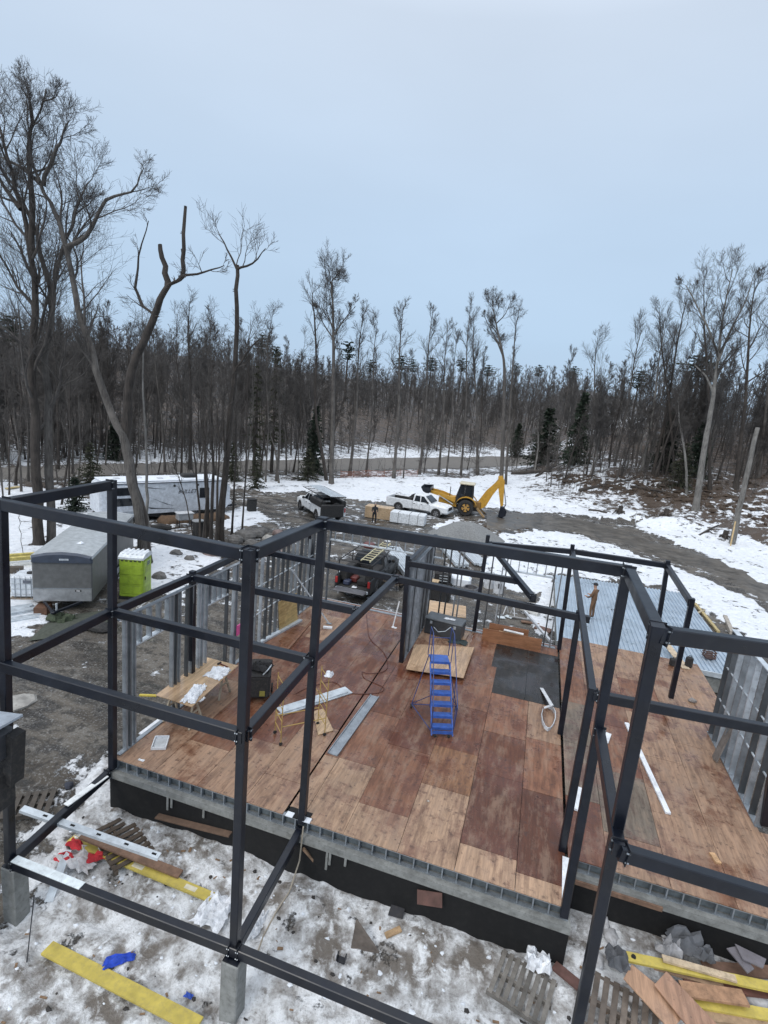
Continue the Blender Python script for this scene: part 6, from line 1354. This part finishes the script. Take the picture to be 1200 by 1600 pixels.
# --- big trees at the left
hero('tallest bare tree, left trunk of the twin by the caged tank', (60, 852), [(('b', (57, 780), (53, 650), (50, 560), (56, 490), (50, 400), (33, 327), (12, 243), (-8, 165)), .31, .04, 1.0), (('f', (50, 400), (48, 300), (45, 230), (50, 170), (32, 135)), .17, .03, .9), (('f', (33, 327), (5, 290), (-30, 230)), .14, .03, .8)], .5, (15, 9, 6, 4), mats=('barkdark', 'twig'), L=.40, f0=.22, tmin=.007)
hero('tall bare tree, right trunk of the twin by the caged tank', (81, 848), [(('b', (79, 780), (75, 650), (72, 560), (80, 480), (95, 400), (120, 330), (138, 285)), .27, .03, .9), (('f', (80, 480), (70, 420), (48, 340), (20, 290), (-6, 250)), .16, .03, .8)], .42, (13, 9, 6, 4), L=.38, f0=.28, tmin=.007)
hero('leaning bare maple with a wide crown over the camper', (226, 884), [(('b', (220, 810), (203, 730), (192, 680), (168, 635), (145, 550), (120, 480), (103, 387), (85, 330), (63, 287), (45, 230), (70, 150), (72, 140)), .28, .02, .85), (('f', (105, 385), (135, 370), (165, 312), (205, 300), (225, 262)), .14, .02, 1.2), (('f', (68, 290), (85, 240), (95, 215), (108, 190)), .12, .02, 1.1), (('f', (63, 287), (30, 260), (0, 245)), .12, .03, 1.0)], .36, (13, 8, 6, 4), L=.32, f0=.36, tmin=.007)
hero('broken dead snag forking up above the camper', (229, 882), [(('b', (222, 810), (205, 735), (197, 683), (205, 583), (232, 517), (246, 480), (264, 445), (283, 432), (288, 390), (290, 322)), .33, .07, .12), (('f', (262, 447), (257, 415), (250, 382)), .17, .10, .1), (('f', (246, 495), (225, 478), (213, 450), (215, 400), (232, 345)), .12, .02, .8), (('f', (283, 432), (320, 425), (350, 415)), .07, .02, .9)], .3, (8, 5, 4), name='dead_tree', mats=('barkdark', 'twig'), L=.3, f0=.6, tmin=.010)
hero('dark broken topped tree right of the camper', (341, 842), [(('b', (352, 750), (358, 667), (366, 583), (370, 480), (371, 414)), .24, .11, .10), (('f', (366, 583), (385, 552), (405, 530)), .08, .03, .8), (('f', (371, 420), (395, 412), (415, 388)), .09, .02, 1.3), (('f', (372, 425), (355, 390), (340, 360)), .08, .02, 1.3)], .3, (8, 6, 5), mats=('barkdark', 'twig'), L=.4, f0=.35, tmin=.010)
hero('slim white barked birch in front of the camper', (231, 832), [(('b', (229, 780), (229, 720), (226, 640), (222, 560), (222, 480)), .12, .02, 1.0)], .12, (9, 6, 5), name='birch_tree', mats=('barkpale', 'twig'), L=.25, f0=.4)
for k, (u, v, tu, tv, r_, lab) in enumerate(((322, 845, 318, 600, .11, 'thin dark stem left in the clump beside the broken topped tree'), (330, 848, 332, 560, .13, 'dark stem in the middle of the clump beside the broken topped tree'), (313, 842, 300, 640, .09, 'thin leaning stem at the left of the dark clump'), (348, 846, 352, 590, .12, 'dark stem right of the broken topped tree'), (362, 838, 372, 620, .09, 'thin stem at the right of the dark clump'), (378, 830, 392, 500, .07, 'slim tall stem right of the dark tree clump'), (318, 850, 325, 640, .08, 'thin stem nearest the front of the dark clump'), (336, 852, 345, 610, .10, 'straight stem just left of the broken topped tree'), (326, 838, 312, 560, .10, 'stem at the back of the dark clump'), (303, 840, 268, 700, .05, 'thin bent sapling crossing the camper side'))):
    hero(lab, (u, v), [(('b', (u*.6+tu*.4+2, v*.6+tv*.4), (u*.2+tu*.8-2, v*.2+tv*.8), (tu, tv)), r_, .012, 1.0)], r_, (9, 5, 4), name='young_tree', mats=('barkdark', 'twig'), L=.3, f0=.35, tmin=.008)
for k, (u, v, tu, tv, r_, lab) in enumerate(((14, 775, 10, 560, .07, 'thin dark tree at the left picture edge before the road'), (33, 770, 22, 620, .10, 'leaning grey tree near the left edge before the road'), (108, 762, 104, 520, .08, 'slim dark tree right of the twin trunks'), (122, 758, 124, 540, .07, 'second slim dark tree right of the twin trunks'), (90, 735, 86, 480, .16, 'grey tree just beyond the road behind the twin trunks'), (137, 715, 133, 470, .25, 'thick dark tree beyond the road left of the maple'), (297, 735, 296, 470, .24, 'straight grey tree beyond the camper roof'), (258, 738, 240, 520, .14, 'forked tree beyond the camper roof'))):
    hero(lab, (u, v), [(('b', (u*.6+tu*.4+2, v*.6+tv*.4), (u*.2+tu*.8-2, v*.2+tv*.8), (tu, tv)), r_, .015, 1.0)], r_, (13, 8, 6), mats=('barkdark' if k % 2 == 0 else 'bark', 'twig'), L=.26, f0=.4, tmin=.010)
g_ = (37, 900); hero('tiny leafless sapling in the snow before the twin trunks', (38, 870), [(('b', (34, 845), (32, 815), (31, 805)), .02, .006, 1)], .02, (4, 3), name='sapling', mats=('barkdark', 'twig'), L=.3, f0=.3, cat='sapling')
LP_ = [(6, 800, 'at the left edge before the twin trunks'), (24, 760, 'between the left edge and the twin trunks'), (44, 752, 'just left of the twin trunks'), (95, 790, 'just right of the twin trunks'), (112, 742, 'behind the low evergreen'), (150, 735, 'above the left end of the camper'), (165, 728, 'beyond the camper left of the maple'), (185, 722, 'close behind the leaning maple'), (212, 732, 'between the maple and the birch'), (246, 742, 'right behind the birch'), (272, 735, 'above the camper lettering'), (283, 745, 'right of the forked tree'), (312, 738, 'behind the air conditioner'), (337, 745, 'behind the broken topped tree'), (350, 760, 'at the far end of the camper'), (368, 752, 'right of the broken topped tree'), (383, 748, 'beside the olive evergreen'), (405, 745, 'right of the thin straight tree'), (447, 742, 'right of the leaning dark tree'), (458, 738, 'left of the slim dark spruce')]
for k, (u, v, lab) in enumerate(LP_):
    tu, tv = u+trnd.uniform(-28, 28), 505+trnd.uniform(-45, 80); r_ = trnd.uniform(.06, .13)
    hero('slender bare tree '+lab, (u, v), [(('b', (u*.6+tu*.4+4, v*.6+tv*.4), (u*.25+tu*.75-4, v*.25+tv*.75), (tu, tv)), r_, .014, 1.0)], r_, (16, 8, 6), mats=('barkdark' if k % 2 else 'bark', 'twig'), L=.34, f0=.2, tmin=.009, name='slender_tree', ang=(.45, 1.1))
# --- middle trees
hero('tall full crowned bare tree rising above the middle skyline', (518, 757), [(('b', (519, 680), (521, 600), (521, 530), (520, 480), (518, 440), (522, 435)), .30, .03, 1.05), (('f', (521, 525), (538, 500), (556, 478)), .10, .02, 1.0), (('f', (521, 530), (505, 505), (492, 475)), .10, .02, .9)], .34, (14, 8, 6, 4), mats=('bark', 'twig'), L=.30, f0=.42, tmin=.012, up=.2)
hero('slim forked tree just left of the full crowned middle tree', (511, 752), [(('b', (500, 690), (493, 640), (494, 560), (492, 500), (488, 470), (490, 455)), .22, .025, 1.0)], .22, (11, 6, 5), mats=('barkdark', 'twig'), L=.28, f0=.45, tmin=.012, up=.2)
hero('tall crooked dark tree left of the boom skyline', (783, 758), [(('b', (786, 680), (788, 600), (787, 562), (778, 520), (772, 490), (768, 465)), .32, .03, .9), (('f', (787, 560), (775, 530), (765, 512), (755, 490)), .11, .02, .9), (('f', (776, 505), (790, 490), (800, 465)), .09, .02, 1.1)], .3, (12, 8, 6, 4), mats=('bark', 'twig'), L=.28, f0=.5, tmin=.012, up=.18)
hero('second trunk standing close right of the crooked dark tree', (790, 758), [(('b', (794, 690), (798, 620), (802, 560), (806, 510), (811, 487)), .20, .02, .8)], .2, (9, 6, 5), L=.3, f0=.5, tmin=.012, up=.18)
for k, (u, v, tu, tv, r_, lab) in enumerate(((546, 744, 568, 485, .22, 'bare tree with a rounded crown just right of the middle tree'), (615, 748, 630, 480, .24, 'straight bare tree with a narrow crown at picture centre'), (572, 738, 590, 500, .14, 'thin forked tree behind the orange fence'), (630, 748, 640, 560, .10, 'thin stake like tree at the right end of the orange fence'), (655, 742, 676, 487, .22, 'bare tree with a fan crown right of centre'), (685, 742, 700, 510, .20, 'grey tree right of the fan crowned tree'), (697, 745, 715, 525, .15, 'slim grey tree beside the crooked pair'), (746, 742, 740, 500, .26, 'thick dark tree left of the crooked dark tree'), (720, 742, 735, 480, .18, 'tall slim tree left of the thick dark tree'), (835, 738, 845, 640, .16, 'dead pale tree in front of the young evergreen'), (432, 752, 440, 580, .20, 'leaning dark tree near the bend of the yard'), (436, 756, 418, 640, .12, 'dark tree leaning left near the bend of the yard'), (415, 755, 420, 520, .10, 'thin straight tree left of the leaning dark tree'), (480, 745, 470, 560, .10, 'thin tree beside the spruce at the yard edge'), (466, 748, 462, 620, .07, 'slender stem left of the spruce at the yard edge'))):
    pale = u == 835
    hero(lab, (u, v), [(('b', (u*.6+tu*.4+2, v*.6+tv*.4), (u*.25+tu*.75-2, v*.25+tv*.75), (tu, tv)), r_, .02, 1.0 if not pale else .5)], r_, (13, 8, 7), mats=('barkpale' if pale else 'bark', 'twig'), L=.26, f0=.5, tmin=.013, up=.2)
# --- right trees
hero('big pale bare tree with a wide crown on the right bank', (1087, 797), [(('b', (1095, 740), (1104, 680), (1113, 630), (1118, 590), (1124, 540), (1132, 480), (1145, 420)), .36, .03, 1.0), (('f', (1113, 612), (1103, 588), (1085, 570)), .12, .05, .2), (('f', (1122, 555), (1105, 510), (1080, 460), (1070, 445)), .14, .02, 1.0), (('f', (1120, 570), (1140, 520), (1165, 470), (1178, 430)), .15, .02, 1.0)], .34, (14, 8, 6, 4), mats=('barkpale', 'twig'), L=.34, f0=.48, tmin=.010, up=.2)
for k, (u, v, tu, tv, r_, lab, mt_) in enumerate(((1074, 772, 1060, 620, .18, 'pale slanting trunk left of the big right bank tree', 'barkpale'), (1003, 735, 1042, 500, .20, 'pale tree leaning right, left one of a crossing pair', 'barkpale'), (1010, 730, 1055, 520, .18, 'second pale leaning tree of the crossing pair', 'bark'), (1150, 762, 1180, 440, .26, 'dark bare tree behind the leaning pole', 'barkdark'), (1185, 745, 1215, 440, .26, 'bare tree at the far right edge of the woods', 'bark'), (1020, 742, 1075, 460, .22, 'tall dark tree with a spreading crown left of the big right tree', 'barkdark'), (960, 728, 1005, 505, .18, 'grey tree with a low bushy crown right of the evergreens', 'bark'), (920, 725, 935, 520, .16, 'tall slim tree behind the right evergreen', 'bark'), (1110, 765, 1100, 430, .2, 'bare tree just behind the big right bank tree', 'barkdark'), (1055, 750, 1030, 480, .2, 'dark tree crossing behind the pale slanting trunk', 'barkdark'))):
    hero(lab, (u, v), [(('b', (u*.6+tu*.4+2, v*.6+tv*.4), (u*.25+tu*.75-2, v*.25+tv*.75), (tu, tv)), r_, .02, 1.0)], r_, (14, 8, 7), mats=(mt_, 'twig'), L=.34, f0=.42, tmin=.011, up=.2)
pb = ground(1143, 852); a = pxpath(pb, [(1150, 820), (1165, 750), (1184, 668)])
pl = thing('bare_pole', 'leaning bare grey trunk pole propped on the right bank', 'pole', tuple(pb)); V_ = MB(); V_.tube(a, list(np.linspace(.30, .17, len(a))), 10); V_.build('shaft', M['barkpale'], pl, smooth=True)
p0, p1 = pxpath(pb, [(1140, 850), (1149, 815)])[-1], None; mb = MB(); mb.bar(ground(1141, 855, -.1), at_y(1149, 815, pb[1]-.3), .12, .1); mb.build('timber_splint', M['wood'], pl, color=(.45, .33, .17))
for k, (u, v, s, lab) in enumerate(((1132, 842, .55, 'uprooted brown stump beside the leaning pole'), (968, 803, .6, 'root stump at the edge of the snowy bank'), (1040, 808, .6, 'dark root mass on the bank edge left of the big tree'))):
    g_ = ground(u, v); s_ = thing('tree_stump', lab, 'stump', tuple(g_)); MB().tube([g_, g_+[0, .1, .5*s], g_+[.05, .1, 1.5*s]], [.7*s, .45*s, .4*s], 9).build('stump_body', M['barkdark'], s_)
    for i in range(6):
        a_ = i*1.05+.3; MB().tube([g_+[0, 0, .7*s], g_+[math.cos(a_)*.8*s, math.sin(a_)*.8*s, .5*s], g_+[math.cos(a_)*1.4*s, math.sin(a_)*1.4*s, -.1]], [.2*s, .14*s, .04], 6).build('root', M['barkdark'], s_)
for k, (u0, v0, u1, v1, r_, lab) in enumerate(((920, 799, 948, 803, .18, 'short log lying at the edge of the driveway snow'), (1092, 838, 1122, 822, .12, 'thin log leaning on the bank by the stump'), (905, 768, 985, 752, .22, 'long dark fallen trunk on the bank snow'), (800, 742, 862, 738, .3, 'heap of dark fallen trunks before the road end'), (985, 762, 1035, 770, .2, 'fallen dark trunk on the bank under the pale pair'), (838, 746, 868, 728, .25, 'dark fallen branch tip rising by the road end'))):
    a, b_ = ground(u0, v0, r_*.7), ground(u1, v1, r_*.7); single('fallen_log', lab, 'log', MB().tube([a, (a+b_)/2+[0, 0, .08], b_], [r_, r_*.9, r_*.6], 8), M['barkdark'])
# --- brown debris on the bank and beside the yard
mb = MB(); 
for k in range(300):
    u, v = trnd.uniform(860, 1200), trnd.uniform(742, 835)
    if v > 745+.22*(u-860): v = trnd.uniform(742, 745+.18*(u-860)+4)
    v = min(v, 840); g_ = ground(u, v); mb.blob((g_[0], g_[1], g_[2]), (trnd.uniform(.15, .6), trnd.uniform(.15, .5), trnd.uniform(.08, .28)), k, 6, 4, .5)
for k in range(70):
    u, v = trnd.uniform(700, 830), trnd.uniform(806, 850); g_ = ground(u, v); mb.blob((g_[0], g_[1], g_[2]), (trnd.uniform(.08, .25), trnd.uniform(.08, .2), trnd.uniform(.04, .12)), k, 6, 4, .5)
tag(mb.build('dirt_clods', simple('dark_soil', (.06, .042, .03), .95, 0, .4, 3, (.12, .09, .06), .5)), kind='stuff')
# --- conifers
M['needle'] = simple('evergreen_needles', (.016, .028, .016), .8, 0, .45, 1.5, (.035, .045, .022), .5); M['needlebrown'] = simple('olive_needles', (.032, .036, .018), .8, 0, .4, 1.5, (.05, .045, .025), .5)
def conifer_mesh(H, W, seed, base=.08, whorls=26, per=9, droop=.25, sz=.34, lump=False):
    rs = np.random.RandomState(seed); V = []; F = []
    for i in range(whorls):
        f = base+(1-base)*(i+rs.uniform(-.3, .3))/whorls; f = min(max(f, base), .985); z = f*H
        for k in range(per):
            a = rs.uniform(0, 2*np.pi); L = W*(1-f)**.8*rs.uniform(.55, 1.15)+.12
            if lump: L = W*(.5+.8*np.sin(np.pi*min(1, (f-base)/(1-base)+.05)))*rs.uniform(.4, 1.1)
            ns = max(2, int(L/(sz*.8)))
            for j in range(ns+1):
                q = (j+.4)/(ns+.6); c = np.array([np.cos(a)*L*q, np.sin(a)*L*q, z-droop*L*q**1.3+rs.normal(0, .06)])
                for m_ in range(3):
                    s = sz*rs.uniform(.6, 1.25)*(1.1-.35*q); d = unit(np.array([np.cos(a), np.sin(a), -droop])+rs.normal(0, .55, 3)); n_ = unit(np.cross(d, rs.normal(0, 1, 3)))*s*.34
                    b0 = len(V); e_ = c+d*s; V += [c-n_*.5, c+d*s*.5-n_, e_, c+d*s*.5+n_]; F.append((b0, b0+1, b0+2, b0+3))
    return np.array(V), np.array(F)
CON = {}
for nm, a in (('spruce', (10, 2.2, 1, .06, 30, 9, .28, .42)), ('spruce_b', (10, 2.6, 2, .03, 26, 9, .22, .46)), ('pine', (18, 2.2, 3, .70, 8, 7, -.06, .55, True)), ('hemlock', (10, 3.0, 4, .05, 20, 7, .35, .40)), ('thin', (14, 2.2, 6, .25, 22, 4, .2, .30))):
    V, F = conifer_mesh(*a); tk = Twigs(); tk.add(np.array([[0, 0, -.3], [0, 0, a[0]*.5], [0, 0, a[0]*.97]]), np.array([.018, .012, .003])*a[0], 7); tv, tf = tk.arrays()
    CON[nm] = (np_mesh('crown', V, F, M['needlebrown' if nm in ('thin', 'hemlock') else 'needle'], False), np_mesh('trunk', tv, tf, M['barkdark']), a[0])
def conifer(kind, label, u, v, vtop, wid=1.0, group=None, brown=False, name=None, z=None):
    g_ = ground(u, v); top = at_y(u, vtop, g_[1]); H = max(1.2, top[2]-g_[2]); c, tk, h0 = CON[kind]; s = H/h0
    t = thing(name or ('pine_tree' if kind == 'pine' else 'spruce_tree'), label, 'evergreen', tuple(g_), trnd.uniform(0, 6), group); t.scale = (s*wid, s*wid, s)
    for nm, me_ in (('trunk', tk), ('crown', c)):
        o = bpy.data.objects.new(nm, me_); COL.objects.link(o); o.parent = t
    return t
for a in (('spruce', 'dark pointed spruce standing at the right end of the road', 897, 728, 610, 1.0), ('spruce_b', 'broad dark evergreen left of the pointed spruce', 848, 725, 635, 1.5), ('spruce', 'slim dark spruce behind the full crowned middle tree', 488, 742, 632, .9), ('hemlock', 'low snow laden spruce at the foot of the slim spruce', 480, 752, 700, 1.5), ('hemlock', 'low spreading evergreen at the left end of the camper', 142, 770, 690, 1.2), ('spruce_b', 'small evergreen with drooping boughs left of the camper', 118, 800, 745, 1.6), ('spruce_b', 'dark evergreen behind the pale crossing pair', 1038, 735, 640, 1.3), ('hemlock', 'low olive evergreen right of the crossing pair', 1060, 762, 690, 1.3), ('spruce', 'dark evergreen behind the crooked dark tree', 805, 715, 660, 1.3), ('hemlock', 'small olive evergreen right of the dark tree clump', 400, 765, 700, 1.0), ('thin', 'tall thin olive hemlock in the woods left of the middle tree', 424, 738, 545, .9), ('thin', 'tall thin olive evergreen left of the tall hemlock', 396, 742, 565, .9), ('spruce_b', 'dark evergreen in the woods behind the leaning maple', 180, 720, 650, 1.2), ('hemlock', 'olive evergreen at the edge of the woods behind the camper', 362, 752, 690, 1.1), ('spruce', 'small dark spruce between the big tree and the pale trunk', 1085, 745, 650, 1.2)): conifer(*a)
hill_pines = [(405, 505, 1), (427, 520, .9), (538, 520, 1.1), (552, 535, .9), (575, 545, .8), (598, 538, .9), (622, 540, 1), (640, 542, .8), (668, 540, 1.1), (690, 535, .9), (715, 548, .9), (735, 541, 1.2), (757, 548, 1), (800, 552, .9), (835, 553, 1.1), (868, 552, 1.3), (890, 556, 1), (950, 560, 1), (985, 558, 1), (1075, 535, 1.5), (25, 478, 1), (130, 488, 1)]
for u, vt, wd in hill_pines[::2]+hill_pines[1::6]: conifer('pine', 'dark pine crown on the ridge skyline '+next(n_ for lim, n_ in ((200, 'behind the twin trunks'), (500, 'right of the broken topped tree'), (560, 'just right of the middle tree'), (610, 'above the orange fence'), (650, 'at picture centre'), (700, 'above the white pickup'), (740, 'above the backhoe cab'), (780, 'left of the crooked dark tree'), (850, 'above the road end'), (920, 'above the pointed spruce'), (1000, 'left of the crossing pair'), (9999, 'behind the big bank tree')) if u < lim), u, 628 if u < 900 else 668, vt+trnd.uniform(10, 22), wd*trnd.uniform(.9, 1.5), 'pines on the ridge')
# --- the woods: individual bare trees, then the far mass
PRO = []
for k in range(7):
    H = 18.; tw = Twigs(); p = wander(np.array([0., 0, -.4]), np.array([trnd.normal(0, .05), trnd.normal(0, .05), 1]), H, 9, .045, .05); r0 = trnd.uniform(.10, .17)
    tk = Twigs(); tk.add(p, lin(p, r0, .02), 7)
    ramify(tw, p, r0, H*.26, 0, (18, 9, 7), .017, .2, (.35, .8), .36)
    V, F = tw.arrays(); tv, tf = tk.arrays(); mt_ = ('bark', 'barkdark', 'bark', 'barkpale', 'barkdark', 'bark', 'barkdark')[k]
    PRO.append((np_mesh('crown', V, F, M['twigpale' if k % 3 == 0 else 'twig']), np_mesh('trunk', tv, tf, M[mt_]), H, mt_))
SKY = np.array([(-150, 492), (0, 498), (200, 498), (330, 512), (420, 535), (480, 556), (600, 562), (720, 564), (830, 568), (900, 570), (960, 566), (1020, 552), (1100, 552), (1200, 560), (1350, 570)], float)
ROADT = np.array([(-260, 738), (0, 729), (130, 724), (300, 722), (400, 718), (530, 715), (700, 712), (850, 710)], float)
ROADB = np.array([(-260, 768), (0, 752), (130, 744), (300, 740), (400, 737), (530, 736), (700, 733), (850, 728)], float)
cnt_ = 0
while cnt_ < 292:
    u = trnd.uniform(-120, 1300); rt = np.interp(u, ROADT[:, 0], ROADT[:, 1])
    if u < 850: v = rt-3-abs(trnd.normal(0, 26)); v = max(v, 640)
    else: v = 752-abs(trnd.normal(0, 30)); v = max(v, 672)
    if 520 < u < 660 and v > 668 and trnd.rand() < .6: continue
    vt = np.interp(u, SKY[:, 0], SKY[:, 1])+(trnd.uniform(-30, 10) if trnd.rand() < .15 else trnd.uniform(5, 75)); g_ = ground(u, v); H = at_y(u, vt, g_[1])[2]-g_[2]; H = min(max(H, 8), 27)
    c, tk, h0, mt_ = PRO[trnd.randint(len(PRO))]; s = H/h0
    kind = {'barkpale': 'pale grey', 'barkdark': 'dark', 'bark': 'grey'}[mt_]
    reg = next(n_ for lim, n_ in ((110, 'at the left edge behind the twin trunks'), (215, 'behind the leaning maple'), (330, 'above the camper roof'), (430, 'behind the dark tree clump'), (530, 'behind the full crowned middle tree'), (620, 'beyond the orange fence'), (700, 'above the white pickup'), (790, 'above the backhoe'), (870, 'by the road end'), (960, 'behind the pointed spruce'), (1050, 'behind the crossing pair'), (1120, 'behind the big bank tree'), (9999, 'at the far right edge')) if u < lim)
    reg += ' in the back' if v < (np.interp(u, ROADT[:, 0], ROADT[:, 1])-28 if u < 850 else 715) else ' in front'
    lab = '%s bare tree %s' % (kind, reg)
    t = thing('forest_tree', lab, 'tree', tuple(g_), trnd.uniform(0, 6.28), '%s bare trees %s' % (kind, reg)); w_ = min(1.25, max(s, .75)); t.scale = (w_, w_, s)
    t.rotation_euler = (trnd.normal(0, .03), trnd.normal(0, .03), trnd.uniform(0, 6.28))
    for nm, me_ in (('trunk', tk), ('crown', c)):
        o = bpy.data.objects.new(nm, me_); COL.objects.link(o); o.parent = t
    cnt_ += 1
# saplings between the trunks
SAP = []
for k in range(5):
    H = 6.; tw = Twigs(); p = wander(np.array([0., 0, -.2]), np.array([trnd.normal(0, .08), trnd.normal(0, .08), 1]), H, 7, .06, .05); tk = Twigs(); tk.add(p, lin(p, .055, .01), 5)
    ramify(tw, p, .05, H*.36, 0, (14, 7, 5), .009, .12, (.45, 1.05), .12); V, F = tw.arrays(); tv, tf = tk.arrays()
    SAP.append((np_mesh('crown', V, F, M['twig']), np_mesh('trunk', tv, tf, M[('bark', 'barkdark')[k % 2]]), H))
cnt_ = 0
while cnt_ < 230:
    u = trnd.uniform(-100, 1280)
    if u < 850:
        rt = np.interp(u, ROADT[:, 0], ROADT[:, 1]); rb = np.interp(u, ROADB[:, 0], ROADB[:, 1]); v = rt-2-abs(trnd.normal(0, 16)) if trnd.rand() < .8 else rb+trnd.uniform(1, 10)
    else: v = trnd.uniform(690, 765)
    g_ = ground(u, v); c, tk, h0 = SAP[trnd.randint(5)]; s = trnd.uniform(.6, 1.7)
    reg = next(n_ for lim, n_ in ((110, 'near the twin trunks'), (330, 'by the camper'), (530, 'near the full crowned middle tree'), (700, 'by the orange fence'), (870, 'near the road end'), (915, 'right of the road end'), (965, 'around the pointed spruce'), (1010, 'left of the crossing pair'), (1060, 'near the crossing pair'), (1120, 'around the big bank tree'), (9999, 'at the far right edge')) if u < lim)
    side = 'on the bank' if u >= 850 else ('beyond the public road' if v < rt else 'before the public road')
    lab = 'thin leafless sapling %s %s' % (side, reg) if u < 850 else 'thin leafless sapling in the litter '+reg
    t = thing('forest_sapling', lab, 'sapling', tuple(g_), trnd.uniform(0, 6.28), 'thin saplings %s %s' % (side, reg)); t.scale = (s, s, s)
    for nm, me_ in (('trunk', tk), ('crown', c)):
        o = bpy.data.objects.new(nm, me_); COL.objects.link(o); o.parent = t
    cnt_ += 1
FAR = []
for k in range(5):
    H = 17.; tw = Twigs(); p = wander(np.array([0., 0, -.4]), np.array([trnd.normal(0, .05), trnd.normal(0, .05), 1]), H, 6, .05, .05)
    tw.add(p, lin(p, .12, .03), 5); ramify(tw, p, .14, H*.28, 0, (14, 7), .052, .14, (.4, 1.0), .08, short=True); FAR.append(tw.arrays())
VV, FF, off = [], [], 0
for k in range(1180):
    u = trnd.uniform(-160, 1360) if k % 3 else trnd.uniform(400, 900); hz = 651.4+(u-858.7)*.0952
    v = hz+trnd.uniform(-30, 28) if u < 850 else hz+trnd.uniform(-40, 30)
    g_ = ground(u, v); vt = np.interp(u, SKY[:, 0], SKY[:, 1])+abs(trnd.normal(0, 26))+3; H = at_y(u, vt, g_[1])[2]-g_[2]
    if np.hypot(g_[0]-CAM[0], g_[1]-CAM[1]) < 85: continue
    H = min(max(H, 9), 26); V, F = FAR[trnd.randint(5)]; a = trnd.uniform(0, 6.28); s = H/17.; w_ = max(.9, min(1.4, s))
    c, sn = np.cos(a), np.sin(a); VV.append(np.stack([(V[:, 0]*c-V[:, 1]*sn)*w_+g_[0], (V[:, 0]*sn+V[:, 1]*c)*w_+g_[1], V[:, 2]*s+g_[2]], -1)); FF.append(F+off); off += len(V)
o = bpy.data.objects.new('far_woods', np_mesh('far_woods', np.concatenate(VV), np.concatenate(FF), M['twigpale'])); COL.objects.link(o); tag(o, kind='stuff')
# brush and thin stems near the ground
tw = Twigs()
for k in range(1000):
    u = trnd.uniform(-100, 1280)
    if u < 850:
        rb = np.interp(u, ROADB[:, 0], ROADB[:, 1]); rt = np.interp(u, ROADT[:, 0], ROADT[:, 1]); v = rt-trnd.uniform(0, 60) if trnd.rand() < .85 else rb+trnd.uniform(2, 14)
    else: v = trnd.uniform(695, 775)
    g_ = ground(u, v); h_ = trnd.uniform(1.2, 6.5)
    for j in range(2):
        q = wander(g_+np.array([trnd.normal(0, .2), trnd.normal(0, .2), -.1]), np.array([trnd.normal(0, .25), trnd.normal(0, .25), 1]), h_*trnd.uniform(.6, 1), 4, .1, .05); tw.add(q, np.linspace(.022, .008, 4), 3); ramify(tw, q, .02, h_*.4, 0, (5,), .009, .1)
V, F = tw.arrays(); o = bpy.data.objects.new('undergrowth', np_mesh('undergrowth', V, F, M['twig'])); COL.objects.link(o); tag(o, kind='stuff')
